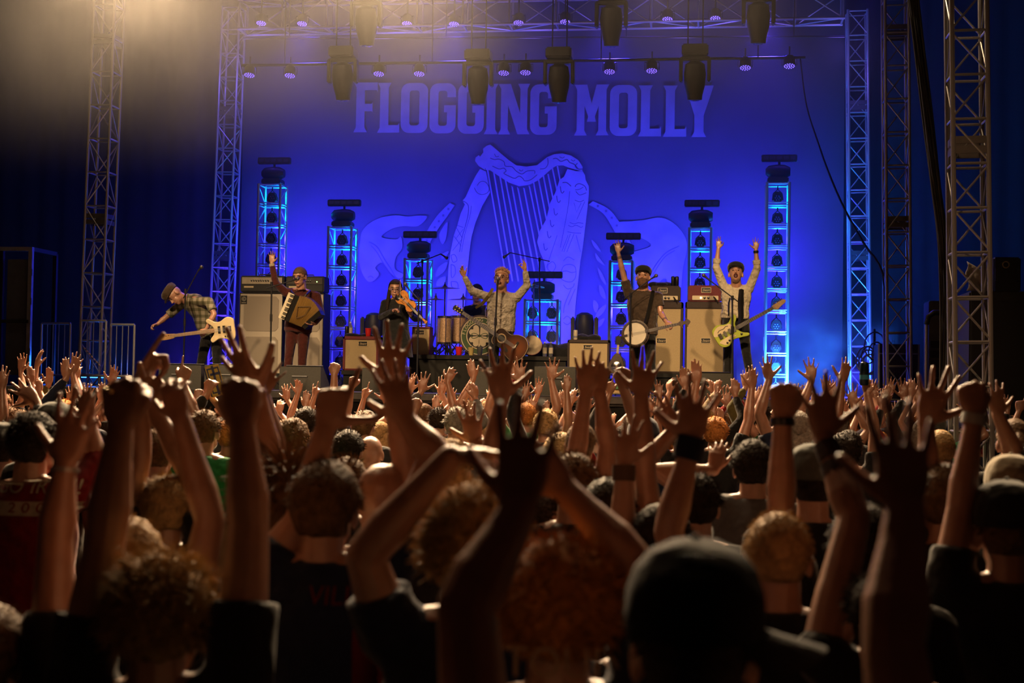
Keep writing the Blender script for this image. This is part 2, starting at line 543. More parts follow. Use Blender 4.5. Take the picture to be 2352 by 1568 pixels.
for ch, a, b in WORDS:
    k = (a - 808) / 830
    xa, zb = on_drop(a, 304 + 12 * k); xb, _ = on_drop(b, 304 + 12 * k)
    _, ztop = on_drop(a, 190 + 8 * k)
    h = ztop - zb
    P, Rg = glyph(ch, (xb - xa) / h)
    mb = MB()
    for i, poly in enumerate(P):
        mb.prism([(p[0] * h, p[1] * h) for p in poly], (xa, YB - 0.005 - 0.0008 * i, zb), X_, Z_, -Y_, 0, 0.004)
    for out, inn, cl in Rg:
        mb.ring([(p[0] * h, p[1] * h) for p in out], [(p[0] * h, p[1] * h) for p in inn], (xa, YB - 0.006, zb), X_, Z_, -Y_, 0, 0.004, cl)
    ob('letter', mb, INK, drop, False)
_lay = [0.0]
def ink_poly(name, pts, m, sub=0, closed=True, par=drop):
    if sub:
        pts = catmull(pts, sub, True)
    out = [on_drop(*p) for p in pts]
    _lay[0] += 0.0002
    return ob(name, MB().prism(out, (0, YB - 0.004 - _lay[0], 0), X_, Z_, -Y_, 0, 0.001), m, par, False)
def ink_lines(name, lines, m, par=drop):
    mb = MB()
    _lay[0] += 0.0002
    for pts, wid, sub in lines:
        if sub: pts = catmull(pts, sub)
        P = [on_drop(*p) for p in pts]
        wm = wid / 127.0
        L, Rr = strip(P, wm)
        n = len(L)
        V = [(p[0], YB - 0.005 - _lay[0], p[1]) for p in L] + [(p[0], YB - 0.005 - _lay[0], p[1]) for p in Rr]
        mb.add(V, [(i, i + 1, n + i + 1, n + i) for i in range(n - 1)])
    return ob(name, mb, m, par, False)
def h1(x, y):      # pixel of the harp close-up -> pixel of the photograph
    return (1020 + x / 6.03, 320 + y / 6.03)
def h2(x, y):
    return (820 + x / 7.127, 460 + y / 7.127)
def h3(x, y):
    return (1180 + x / 5.6, 540 + y / 5.6)
# horses / beasts either side of the harp (faded print)
ink_poly('beast_print', [h2(*p) for p in ((60, 620), (90, 500), (200, 380), (400, 280), (640, 245), (830, 265), (1010, 248), (1150, 270), (1000, 420), (760, 420), (560, 470), (400, 600), (640, 640), (720, 600), (740, 780), (640, 920), (620, 1120), (760, 1210), (700, 1280), (560, 1200), (420, 1020), (300, 1100), (360, 1210), (250, 1330), (150, 1300), (60, 1120), (30, 900))], INK2, 4)
ink_lines('beast_print_lines', [([h2(200, 680), h2(330, 760), h2(450, 960), h2(560, 1130), h2(640, 1270)], 2.6, 5), ([h2(230, 740), h2(320, 840), h2(450, 1060), h2(580, 1260)], 2, 5), ([h2(180, 1260), h2(230, 1240), h2(270, 1270)], 2, 5)], INKD)
ink_poly('beast_print', [(1568, 620), (1578, 560), (1556, 520), (1520, 500), (1480, 505), (1450, 508), (1420, 512), (1440, 540), (1470, 545), (1495, 565), (1440, 585), (1425, 620), (1420, 680), (1450, 700), (1500, 660), (1530, 640), (1540, 690), (1560, 700)], INK2, 4)
ink_lines('beast_print_lines', [([(1560, 565), (1530, 580), (1505, 610), (1490, 640)], 2.6, 5), ([(1550, 575), (1525, 592), (1500, 630)], 2, 5)], INKD)
# slanting scroll bands with beads
for band in (([h2(1520, 40), h2(1330, 230), h2(1190, 430), h2(1060, 660), h2(1020, 720)], [h2(1600, 80), h2(1480, 260), h2(1340, 450), h2(1210, 660), h2(1190, 720)]),
             ([(1352, 470), (1385, 490), (1408, 525), (1428, 560), (1440, 580)], [(1362, 462), (1398, 480), (1424, 512), (1446, 552), (1456, 575)])):
    a, b = catmull(band[0], 4), catmull(band[1], 4)
    ink_poly('scroll_band', a + b[::-1], INK2)
    mb = []
    for i in range(2, len(a) - 1, 2):
        c = ((a[i][0] * 0.45 + b[i][0] * 0.55), (a[i][1] * 0.45 + b[i][1] * 0.55))
        mb.append(([(c[0] - 2.4, c[1]), (c[0] + 2.4, c[1] + 0.1)], 5, 0))
    ink_lines('scroll_beads', mb, INKD)
# leaf sprays
for sp in ([h2(1480, 1010), h2(1340, 1090), h2(1290, 1250), h2(1430, 1160)], [h2(1500, 830), h2(1400, 880), h2(1390, 960), h2(1470, 900)], [h2(1450, 1250), h2(1330, 1290), h2(1300, 1400), h2(1420, 1380)], [h2(1480, 350), h2(1350, 560), h2(1400, 720), h2(1460, 600)],
           [h3(1080, 420), h3(1140, 500), h3(1190, 640), h3(1120, 560)], [h3(1050, 230), h3(1100, 290), h3(1170, 390), h3(1070, 320)], [h3(1030, 830), h3(1090, 900), h3(1060, 1000), h3(1020, 920)], [h3(1190, 890), h3(1090, 960), h3(1040, 1080), h3(1150, 1000)], [h3(1170, 1070), h3(1080, 1110), h3(1030, 1190), h3(1120, 1170)], [h3(1000, 60), h3(1060, 110), h3(1120, 210), h3(1040, 160)], [h3(1100, 640), h3(1160, 700), h3(1180, 820), h3(1110, 760)]):
    ink_poly('leaf_print', sp, INK2, 4)
# the harp: soundbox leg, neck, pillar
ink_poly('harp_soundbox', [h1(500, 410), h1(440, 500), h1(370, 640), h1(300, 800), h1(255, 850), h1(290, 900), h1(230, 1030), h1(190, 1180), h1(140, 1320), h1(90, 1560), (1030, 620), (1026, 720), (1024, 800), (1062, 800), (1066, 720), (1072, 640), h1(350, 1568), h1(380, 1350), h1(440, 1140), h1(530, 920), h1(600, 800), h1(640, 730), h1(590, 450)], INK)
ink_poly('harp_neck', [h1(430, 300), h1(440, 250), h1(480, 220), h1(500, 240), h1(545, 180), h1(540, 130), h1(590, 90), h1(640, 72), h1(690, 110), h1(780, 190), h1(900, 290), h1(1000, 360), h1(1140, 378), h1(1290, 358), h1(1430, 245), h1(1530, 205), h1(1640, 195), h1(1760, 225), h1(1860, 290), h1(1920, 380), h1(1915, 440), h1(1820, 420), h1(1720, 390), h1(1650, 360), h1(1560, 365), h1(1500, 400), h1(1420, 470), h1(1300, 570), h1(1180, 630), h1(1040, 650), h1(900, 600), h1(760, 510), h1(640, 430), h1(560, 420), h1(480, 370)], INK)
ink_poly('harp_pillar', [h1(1710, 410), h1(1830, 440), h1(1920, 440), h1(1955, 500), h1(1960, 560), h1(2005, 650), h1(2005, 760), h1(1985, 960), h1(1950, 1250), h1(1920, 1500), (1333, 600), (1322, 700), (1316, 800), (1252, 800), (1262, 700), (1256, 640), (1250, 600), h1(1330, 1560), h1(1290, 1420), h1(1330, 1260), h1(1420, 1100), h1(1470, 880), h1(1540, 740), h1(1600, 560), h1(1660, 520)], INK)
st = []
for (xa, ya, xb, yb) in ((600, 400, 800, 1568), (690, 460, 880, 1568), (775, 510, 960, 1568), (850, 560, 1050, 1568), (940, 640, 1110, 1568), (1020, 660, 1200, 1568), (1105, 670, 1280, 1568), (1180, 640, 1370, 1568), (1240, 600, 1420, 1540), (1310, 560, 1470, 1360), (1375, 500, 1510, 1200), (1440, 480, 1555, 1040), (1500, 400, 1600, 870), (1570, 370, 1640, 740)):
    st.append(([h1(xa, ya), h1(xb, yb)], 3.4, 0))
    if yb == 1568:
        k = 330 / (yb - ya)
        e = h1(xb, yb)
        st.append(([e, (e[0] + (xb - xa) * k / 6.03 * 1.2, e[1] + 66)], 3.4, 0))
ink_lines('harp_strings', st, INK)
dk = [([h1(460, 640), h1(500, 590), h1(560, 585), h1(605, 625), h1(625, 690), h1(600, 740), h1(530, 765), h1(460, 740), h1(420, 670)], 1.6, 4),
      ([h1(570, 400), h1(600, 520), h1(640, 740)], 1.4, 3), ([h1(250, 850), h1(310, 880), h1(340, 940), h1(330, 1060), h1(295, 1200), h1(250, 1360), h1(215, 1560)], 2.0, 4),
      ([h1(380, 920), h1(360, 1060), h1(310, 1230), h1(270, 1400), h1(245, 1560)], 1.4, 4),
      ([h1(180, 1190), h1(270, 1220)], 1.6, 0), ([h1(170, 1220), h1(250, 1360)], 1.6, 0), ([h1(140, 1340), h1(240, 1480)], 1.6, 0), ([h1(270, 1240), h1(160, 1380)], 1.3, 0), ([h1(250, 1380), h1(120, 1540)], 1.3, 0),
      ([h1(640, 260), h1(700, 280), h1(760, 275), h1(830, 310), h1(850, 370), h1(940, 380), h1(1000, 440), h1(1080, 480), h1(1150, 440), h1(1250, 435), h1(1255, 475)], 2.0, 4),
      ([h1(670, 370), h1(760, 410), h1(830, 400), h1(860, 440), h1(830, 470), h1(900, 510), h1(980, 540), h1(1040, 510), h1(1090, 540), h1(1120, 575), h1(1200, 560), h1(1290, 490)], 2.0, 4),
      ([h1(700, 200), h1(720, 240), h1(760, 235)], 1.6, 4), ([h1(1040, 420), h1(1070, 440), h1(1095, 420)], 1.6, 4), ([h1(1330, 410), h1(1400, 400), h1(1440, 340), h1(1435, 260)], 1.8, 4),
      ([h1(1510, 270), h1(1560, 265), h1(1620, 305), h1(1700, 280), h1(1740, 320), h1(1810, 350), h1(1860, 410), h1(1920, 410)], 2.4, 4), ([h1(1600, 240), h1(1640, 260), h1(1670, 240)], 1.6, 4), ([h1(1760, 280), h1(1790, 300), h1(1815, 285)], 1.6, 4),
      ([h1(1850, 330), h1(1815, 370), h1(1850, 410)], 2, 4), ([h1(1640, 600), h1(1700, 600), h1(1760, 650)], 2.4, 4), ([h1(1815, 660), h1(1830, 630), h1(1880, 615), h1(1950, 650), h1(1975, 710)], 2.2, 4),
      ([h1(1815, 700), h1(1880, 690), h1(1930, 660)], 1.6, 4), ([h1(1825, 720), h1(1880, 770), h1(1970, 740)], 1.8, 4), ([h1(1810, 840), h1(1880, 865), h1(1940, 840)], 1.6, 4),
      ([h1(1740, 720), h1(1720, 920), h1(1660, 1250), h1(1610, 1500)], 1.4, 4), ([h1(1800, 880), h1(1835, 1010), h1(1900, 880)], 1.3, 0), ([h1(1950, 860), h1(1840, 1110)], 1.4, 0), ([h1(1740, 1150), h1(1800, 1170), h1(1860, 1155), h1(1930, 1165)], 1.6, 4),
      ([h1(1720, 1190), h1(1770, 1210), h1(1830, 1190), h1(1900, 1220), h1(1920, 1200)], 1.6, 4), ([h1(1710, 1280), h1(1800, 1295), h1(1900, 1300)], 1.5, 4), ([h1(1750, 1310), h1(1660, 1560)], 1.4, 0), ([h1(1800, 1310), h1(1700, 1560)], 1.4, 0), ([h1(1830, 1330), h1(1890, 1560)], 1.4, 0),
      ([h3(600, 500), h3(640, 400), h3(720, 375), h3(790, 410), h3(800, 520), h3(760, 590), h3(690, 600), h3(610, 560), h3(600, 500)], 1.6, 4), ([h3(620, 470), h3(680, 460), h3(740, 480), h3(800, 470)], 1.5, 4), ([h3(640, 640), h3(690, 690), h3(760, 670), h3(780, 620)], 1.6, 4),
      ([h3(640, 330), h3(700, 280), h3(780, 320)], 1.6, 4), ([h3(440, 380), h3(500, 340), h3(540, 400), h3(500, 470), h3(440, 440), h3(440, 380)], 1.5, 4), ([h3(430, 520), h3(480, 500), h3(520, 540), h3(480, 590), h3(430, 570)], 1.5, 4),
      ([h3(740, 690), h3(660, 880), h3(640, 1000)], 1.5, 3), ([h3(790, 690), h3(700, 900)], 1.4, 0), ([h3(640, 1080), h3(690, 1040), h3(740, 1100), h3(690, 1150), h3(640, 1120)], 1.5, 4), ([h3(700, 0), h3(620, 210)], 1.4, 0), ([h3(560, 0), h3(420, 420)], 1.3, 0)]
for (xa, ya) in ((1640, 740), (1590, 870), (1550, 1045), (1500, 1205), (1460, 1360), (1410, 1530)):
    dk.append(([h1(xa - 30, ya - 90), h1(xa - 20, ya - 20), h1(xa, ya + 5), h1(xa + 25, ya - 25)], 2.2, 4))
for i in range(9):                      # pegs under the neck
    a = i / 8
    dk.append(([h1(900 + 330 * a, 610 + 40 * math.sin(a * PI)), h1(905 + 330 * a, 640 + 40 * math.sin(a * PI))], 2.0, 0))
ink_lines('harp_engraving', dk, INKD)
for sp in ([h2(1540, 900), h2(1600, 890), h2(1640, 980), h2(1570, 1010)], [h2(1540, 1050), h2(1600, 1080), h2(1610, 1200), h2(1550, 1260)], [h2(1540, 1330), h2(1640, 1340), h2(1650, 1440), h2(1560, 1420)]):
    ink_lines('harp_engraving', [(sp + [sp[0]], 1.8, 4)], INKD)

# ------------------------------------------------------------------ truss towers
def truss(name, label, cat, p0, p1, w, bay, m, r=0.024, rb=0.011, plates=(), group=None, faces=(0, 1, 2, 3), n=8, dbl=False, wy=None, diag=True, sleeve_h=0.16):
    """box truss from p0 to p1: four chords, rungs and diagonals on every face, sleeve plates where sections meet"""
    p0, p1 = Vector(p0), Vector(p1)
    d = (p1 - p0); L = d.length; d.normalize()
    root = thing(name, label, cat, p0, group)
    if abs(d.z) > 0.7:
        u = X_ - d * X_.dot(d); u.normalize(); v = d.cross(u)
    else:
        v = Z_ - d * Z_.dot(d); v.normalize(); u = v.cross(d)
    wy = wy or w
    cor = [(-1, -1), (1, -1), (1, 1), (-1, 1)]
    def pt(k, t):
        return p0 + u * (cor[k][0] * w / 2) + v * (cor[k][1] * wy / 2) + d * t
    for k in range(4):
        stick('chord', pt(k, 0), pt(k, L), r, m, root, n)
    nb = max(1, int(round(L / bay)))
    b = L / nb
    for i in range(nb + 1):
        t = min(max(i * b, r), L - r)
        for k in range(4):
            stick('rung', pt(k, t), pt((k + 1) % 4, t), rb * 1.25, m, root, 6)
    if diag:
        for i in range(nb):
            for k in faces:
                a, c = (k, (k + 1) % 4) if (i + k) % 2 else ((k + 1) % 4, k)
                stick('diagonal_brace', pt(a, i * b + 0.02), pt(c, (i + 1) * b - 0.02), rb, m, root, 6)
    for t in plates:
        mb = MB()
        for k in range(4):
            a, c = pt(k, t), pt((k + 1) % 4, t)
            ax = (c - a).normalized()
            ctr = (a + c) / 2
            nn = ax.cross(d)
            rot = Matrix((ax, nn, d)).transposed()
            for dz in (-sleeve_h * 0.28, sleeve_h * 0.28):
                mb.box(ctr + d * dz, ((c - a).length, 0.012, sleeve_h * 0.42), rot)
        ob('sleeve_plate', mb, mat('sleeve_steel', (0.10, 0.09, 0.085), 0.5, 0.5), root, False)
    return root
def tower(label, Y, pA, pB, w, bay, plate_py=(), z0=0.0, m=ALU, r=0.024, rb=0.011, group='roof towers'):
    """tower through two pixels pA (upper) and pB (lower) on the plane y = Y, from the ground to above the frame"""
    a, b = at_y(*pA, Y), at_y(*pB, Y)
    dx = (a.x - b.x) / (a.z - b.z)
    zt = a.z + 0.9
    base = Vector((b.x + dx * (z0 - b.z), Y, z0)); top = Vector((b.x + dx * (zt - b.z), Y, zt))
    pl = []
    for py in plate_py:
        c = at_y(pA[0], py, Y)
        pl.append((c.z - z0))
    t = truss('truss_tower', label, 'truss tower', base, top, w, bay, m, r, rb, pl, group)
    bp = MB().box((base.x, base.y, z0 + 0.012), (w + 0.35, w + 0.35, 0.024))
    ob('base_plate', bp, STEEL, t, False)
    return t
tower('slim silver truss tower between the cable bundle and the loudspeaker stack', 13.6, (2219, 0), (2229, 900), 0.31, 0.415, (338,))
tower('dim truss tower between the cable bundle and the hanging guy line', 20.6, (2056, 0), (2062, 880), 0.32, 0.47, (75, 512))
tower('blue-lit truss tower beside the printed backdrop, next to the smoke', 25.4, (1969, 145), (1974, 780), 0.33, 0.44, (245, 588), STAGE_Z)
tower('truss tower rising behind the steel crowd barriers', 20.6, (251, 0), (216, 850), 0.33, 0.50, (95, 505))
tower('truss tower rising behind the bent-over bass player', 25.4, (533, 130), (511, 700), 0.33, 0.44, (258, 588), STAGE_Z)

# ------------------------------------------------------------------ overhead rig
a, b = at_y(556, 40, 24.6), at_y(1938, 40, 24.6)
zl = at_y(1245, 61, 24.6).z
tr = truss('overhead_truss', 'long blue-lit box truss spanning the stage above the backdrop', 'truss', (a.x, 24.6, zl + 0.26), (b.x, 24.6, zl + 0.26), 0.45, 0.82, ALU, 0.026, 0.014, (), None, (0, 1, 2, 3), wy=0.52)
LED = mat('led_lens_violet', (0.1, 0.05, 0.3), 0.3, 0, 0, emit=(0.22, 0.12, 1.0), estr=2.6)
LEDDIM = mat('led_lens_violet_low', (0.1, 0.05, 0.3), 0.3, 0, 0, emit=(0.22, 0.12, 1.0), estr=1.8)
def pipe(label, px0, px1, py0, py1, Y, r=0.025):
    a, b = at_y(px0, py0, Y), at_y(px1, py1, Y)
    p = thing('lighting_pipe', label, 'pipe', a)
    stick('pipe', a, b, r, BLACKMET, p)
    for t in (0.08, 0.35, 0.65, 0.92):
        c = a.lerp(b, t)
        stick('hanging_clamp', c, Vector((c.x, c.y, 10.86)), 0.010, BLACKMET, p, 6)
    return p
pipe('black lighting pipe hung low before the lettering, carrying LED pars', 555, 1850, 150, 132, 22.6)
pipe('thin black pipe hung under the overhead truss', 560, 1940, 88, 84, 24.0, 0.018)
def par(px, py, Y, label, group, lens, zlink):
    c = at_y(px, py, Y)
    t = thing('led_par', label, 'stage light', c, group)
    tilt = Matrix.Rotation(math.radians(-16), 3, 'X')        # face turned down and towards the crowd
    mb = MB().lathe([(0.02, 0.16), (0.07, 0.15), (0.098, 0.10), (0.10, 0.0), (0.094, -0.012), (0.0, -0.012)], 18, c, tilt)
    ob('housing', mb, BLACK, t)
    lm = MB()
    for q, (rr, nn) in enumerate(((0, 1), (0.038, 6), (0.074, 12))):
        for k in range(nn):
            a = 2 * PI * k / nn + q * 0.3
            lm.lathe([(0.0115, 0), (0.0085, -0.007), (0.0, -0.009)], 8, c + tilt @ Vector((rr * math.cos(a), rr * math.sin(a), -0.013)), tilt)
    ob('led_lenses', lm, lens, t)
    yk = MB().tube([c + Vector((-0.115, 0, 0)), c + Vector((-0.115, 0.02, 0.13)), c + Vector((0.115, 0.02, 0.13)), c + Vector((0.115, 0, 0))], 0.009, 6)
    ob('yoke', yk, BLACKMET, t)
    stick('clamp', c + Vector((0, 0.02, 0.13)), c + Vector((0, 0.02, zlink)), 0.014, BLACKMET, t, 6)
    return t
for px, py in ((600, 52), (694, 53), (935, 53), (1043, 54), (1191, 51), (1298, 49), (1533, 43), (1643, 41)):
    par(px, py, 24.33, 'round LED par clamped below the overhead truss', 'LED pars on the overhead truss', LED, 0.45)
for px, py in ((573, 171), (666, 172), (870, 168), (963, 168), (1157, 166), (1207, 165), (1400, 163), (1497, 161), (1712, 154), (1813, 150)):
    par(px, py, 22.6, 'round LED par hung from the low black pipe above the lettering', 'LED pars on the low pipe', LEDDIM, 0.30)
def moving_head(px, py, Y, s, label, group, zlink=0.8):
    zlink = 10.86 - at_y(px, py, Y).z - 0.43 * s
    """hanging moving-head spot: base box, two-armed yoke, tapered head pointing down"""
    c = at_y(px, py, Y)
    t = thing('moving_head_light', label, 'stage light', c, group)
    ob('base', MB().box(c + Vector((0, 0, 0.36 * s)), (0.36 * s, 0.30 * s, 0.15 * s), None, 0.02), BLACK, t)
    ob('yoke', MB().box(c + Vector((0, 0, 0.25 * s)), (0.40 * s, 0.12 * s, 0.06 * s), None, 0.015).box(c + Vector((-0.19 * s, 0, 0.10 * s)), (0.05 * s, 0.14 * s, 0.34 * s), None, 0.015).box(c + Vector((0.19 * s, 0, 0.10 * s)), (0.05 * s, 0.14 * s, 0.34 * s), None, 0.015), BLACK, t)
    ob('head', MB().lathe([(0.06 * s, 0.22 * s), (0.13 * s, 0.18 * s), (0.15 * s, 0.05 * s), (0.14 * s, -0.10 * s), (0.105 * s, -0.24 * s), (0.10 * s, -0.30 * s), (0.085 * s, -0.305 * s)], 18, c, Matrix.Rotation(0.18, 3, 'X')), BLACK, t)
    ob('lens', MB().lathe([(0.085 * s, -0.30 * s), (0.05 * s, -0.318 * s), (0.0, -0.322 * s)], 16, c, Matrix.Rotation(0.18, 3, 'X')), mat('dark_lens', (0.02, 0.02, 0.03), 0.08, 0, 0), t)
    stick('clamp', c + Vector((-0.1 * s, 0, 0.43 * s)), c + Vector((-0.1 * s, 0, 0.43 * s + zlink)), 0.009, BLACKMET, t, 6)
    stick('clamp', c + Vector((0.1 * s, 0, 0.43 * s)), c + Vector((0.1 * s, 0, 0.43 * s + zlink)), 0.009, BLACKMET, t, 6)
    return t
for px, py, wh in ((787, 180, 'just before the first letter of the band name'), (1098, 188, 'over the double G of the band name'), (1284, 184, 'over the gap between the two printed words'), (1596, 178, 'over the last letter of the band name')):
    moving_head(px, py, 19.6, 1.0, 'dark moving-head light hanging ' + wh, 'moving heads before the lettering', 1.2)
for px, py, wh in ((841, 52, 'in the warm haze, high above the printed F and L'), (1404, 52, 'high above the printed M and O'), (1742, 45, 'high beyond the end of the printed name')):
    moving_head(px, py, 19.6, 1.05, 'dark moving-head light hanging ' + wh, 'moving heads before the overhead truss', 0.6)
fy = 16.6
a, b = at_y(480, -120, fy), at_y(1990, -140, fy)
truss('front_truss', 'front lighting truss above the edge of the stage', 'truss', a, b, 0.4, 0.6, ALU, 0.025, 0.012)

# ------------------------------------------------------------------ LED pillars
CYAN = (0.0, 0.30, 1.0)
LEDFACE = mat('blue_led_face', (0.02, 0.02, 0.06), 0.3, 0, 0, emit=(0.05, 0.30, 1.0), estr=6.0)
def wash_proto():
    """diamond shaped LED head hanging in a pillar bay: head with rim, seven lenses, bracket"""
    t = thing('led_wash_light', 'x', 'stage light', (0, 0, 0))
    ob('bracket', MB().tube([(-0.105, 0, -0.12), (-0.085, 0, 0.02), (0, 0, 0.10), (0.085, 0, 0.02), (0.105, 0, -0.12)], 0.010, 6).tube([(0, 0, 0.10), (0, 0, 0.165)], 0.014, 6), BLACKMET, t)
    rot = Matrix.Rotation(PI / 2, 3, 'X')
    ob('head', MB().prism([(-0.045, 0.05), (-0.10, -0.05), (-0.105, -0.09), (-0.05, -0.165), (0.05, -0.165), (0.105, -0.09), (0.10, -0.05), (0.045, 0.05)], (0, -0.05, 0), X_, Z_, Y_, 0, 0.14), BLACK, t)
    lm = MB()
    for rr, nn in ((0, 1), (0.045, 6)):
        for k in range(nn):
            a = 2 * PI * k / nn
            lm.lathe([(0.017, 0), (0.011, 0.006), (0, 0.008)], 8, Vector((rr * math.cos(a), -0.05, -0.07 + rr * math.sin(a))), rot)
    ob('led_lenses', lm, mat('led_lens_off', (0.10, 0.08, 0.25), 0.2, 0, 0), t)
    ob('rear_led', MB().lathe([(0.05, 0.0), (0.04, -0.01), (0, -0.012)], 12, Vector((0, 0.09, -0.07)), Matrix.Rotation(PI / 2, 3, 'X')), LEDFACE, t)
    return t
WP = wash_proto()
_wp_used = [False]
def wash_at(c, label, group):
    if not _wp_used[0]:
        o = WP; _wp_used[0] = True
    else:
        o = copy_tree(WP)
    o.location = c; o.scale = (0.84, 0.84, 0.84)
    tag(o, label, 'stage light', group)
    return o
def strobe(c, label, w=0.55):
    t = thing('strobe_bar', label, 'stage light', c)
    ob('housing', MB().box(c, (w, 0.10, 0.115), None, 0.012), BLACK, t)
    for k in range(5):
        ob('strobe_cell', MB().box(c + Vector(((k - 2) * w * 0.19, -0.052, 0.0)), (w * 0.14, 0.006, 0.06)).box(c + Vector(((k - 2) * w * 0.19, -0.055, -0.012)), (w * 0.11, 0.006, 0.014)), mat('strobe_cell', (0.10, 0.10, 0.16), 0.2, 0.3), t)
    stick('stem', c + Vector((0, 0, -0.2)), c, 0.02, BLACKMET, t)
    return t
PIL = [(598, 656, 425, 610, 'behind the bass amplifiers'), (757, 818, 522, 720, 'beside the accordion player'), (931, 992, 595, 780, 'beside the violin player'),
       (1203, 1290, 688, 800, 'behind the frame drum'), (1399, 1458, 600, 780, 'behind the banjo player'), (1580, 1638, 525, 720, 'behind the dark red amplifier'), (1757, 1816, 422, 700, 'beside the guitarist with raised arms')]
YP = 24.0
for pi_, (xa, xb, yt, ym, where) in enumerate(PIL):
    a, b = at_y(xa, yt, YP), at_y(xb, yt, YP)
    c = (a.x + b.x) / 2
    w = (b.x - a.x) * 0.86
    ht = a.z - STAGE_Z
    nb = max(3, int(round(ht / 0.365)))
    bay = ht / nb
    t = thing('truss_light_stand', 'blue-lit truss pillar ' + where, 'light pillar', (c, YP, STAGE_Z))
    cor = [(-1, -1), (1, -1), (1, 1), (-1, 1)]
    def pt(k, z):
        return Vector((c + cor[k][0] * w / 2, YP + cor[k][1] * 0.38 / 2, STAGE_Z + z))
    PM = ALU
    for k in range(4):
        stick('chord', pt(k, 0), pt(k, ht), 0.024, PM if k > 1 else PM, t)
    for i in range(nb + 1):
        z = i * bay
        for dz in ((0.02, -0.02) if 0 < i < nb else ((0.02,) if i == 0 else (-0.02,))):
            for k in range(4):
                stick('rung', pt(k, z + dz), pt((k + 1) % 4, z + dz), 0.011, PM, t, 6)
    for i in range(nb):
        for k in (1, 3):
            q = (k, (k + 1) % 4) if i % 2 else ((k + 1) % 4, k)
            stick('diagonal_brace', pt(q[0], i * bay + 0.04), pt(q[1], (i + 1) * bay - 0.04), 0.011, PM, t, 6)
    ob('foot_plate', MB().box((c, YP, STAGE_Z + 0.01), (w + 0.2, 0.58, 0.02)), BLACKMET, t, False)
    wide = w > 0.5
    for i in range(nb):
        zc = STAGE_Z + (i + 1) * bay - 0.18
        for dx in ((-0.16, 0.16) if wide else (0,)):
            wash_at(Vector((c + dx, YP - 0.02, zc)), 'diamond-shaped LED head in the pillar ' + where, 'LED heads in the light pillars')
    top = Vector((c, YP, STAGE_Z + ht))
    mh = thing('moving_head_light', 'moving-head light on the pillar ' + where, 'stage light', top)
    ob('base', MB().box(top + Vector((0, 0, 0.05)), (0.34, 0.3, 0.1), None, 0.02), BLACK, mh)
    ob('head', MB().lathe([(0.05, -0.2), (0.10, -0.15), (0.12, 0.0), (0.11, 0.12), (0.07, 0.2)], 16, top + Vector((0, 0, 0.20)), Matrix.Rotation(PI / 2, 3, 'Y')), BLACK, mh)
    strobe(top + Vector((0.02, 0, 0.42)), 'five-cell strobe bar above the pillar ' + where, 0.58 if not wide else 0.62)
    # the lit bays: blue-cyan light between the heads and the drop
    outer = pi_ in (0, 6)
    for i in range(nb):
        if i < nb - (3 if outer else 2) and i % 2 == 0:
            continue
        zc = STAGE_Z + (i + 0.45) * bay
        pw = 30 if i == nb - 1 else 15
        lamp('pillar_glow', 'POINT', (c + 0.02, YP + 0.10, zc), pw, CYAN if i >= nb - 2 else BLUE, None, 0.05)
    lamp('pillar_back_wash', 'SPOT', (c, YP + 0.22, STAGE_Z + ht * 0.62), 2000 if outer else 1200, BLUE, (c + (0.9 if pi_ < 3 else (-0.9 if pi_ > 3 else 0)), YB, STAGE_Z + ht * 0.72), 0.12, 150, 0.8)
# floor uplight in the smoke beside the guitarist
c = at_y(1805, 872, 23.4)
t = thing('floor_uplight', 'low blue floor light glowing in the smoke beside the guitarist', 'stage light', (c.x, 23.4, STAGE_Z))
ob('housing', MB().box((c.x, 23.4, STAGE_Z + 0.08), (0.5, 0.22, 0.14), None, 0.02), BLACK, t)
ob('led_strip', MB().box((c.x, 23.42, STAGE_Z + 0.155), (0.44, 0.12, 0.012)), LEDFACE, t, False)
lamp('floor_uplight_beam', 'SPOT', (c.x, 23.45, STAGE_Z + 0.2), 1300, (0.02, 0.20, 1.0), (c.x + 0.3, 24.9, 3.4), 0.15, 140, 0.8)
c = at_y(225, 880, 21.4)
t = thing('floor_uplight', 'low blue floor light glowing at the foot of the crowd barriers', 'stage light', (c.x, 21.4, STAGE_Z))
ob('housing', MB().box((c.x, 21.4, STAGE_Z + 0.07), (0.8, 0.2, 0.12), None, 0.02), BLACK, t)
ob('led_strip', MB().box((c.x, 21.38, STAGE_Z + 0.135), (0.7, 0.12, 0.012)), LEDFACE, t, False)
lamp('floor_uplight_beam', 'POINT', (c.x, 21.25, STAGE_Z + 0.3), 35, (0.02, 0.15, 1.0), None, 0.15)
# ------------------------------------------------------------------ bodies
_ts = bpy.data.scenes.new('workshop')
def remesh(mb, voxel, smooth=3, ratio=1.0, m=None, name='body', fac=0.5):
    """one continuous skin over overlapping closed shapes"""
    me = bpy.data.meshes.new('raw')
    me.from_pydata(mb.v, [], mb.f)
    o = bpy.data.objects.new('raw', me)
    _ts.collection.objects.link(o)
    r = o.modifiers.new('r', 'REMESH'); r.mode = 'VOXEL'; r.voxel_size = voxel; r.use_smooth_shade = True
    if smooth:
        s = o.modifiers.new('s', 'SMOOTH'); s.factor = fac; s.iterations = smooth
    if ratio < 1:
        d = o.modifiers.new('d', 'DECIMATE'); d.ratio = ratio
    vl = _ts.view_layers[0]
    vl.update()
    out = bpy.data.meshes.new_from_object(o.evaluated_get(vl.depsgraph), depsgraph=vl.depsgraph)
    out.name = name
    bpy.data.objects.remove(o); bpy.data.meshes.remove(me)
    out.materials.clear()
    if m is not None:
        out.materials.append(m)
    out.polygons.foreach_set('use_smooth', [True] * len(out.polygons))
    return out
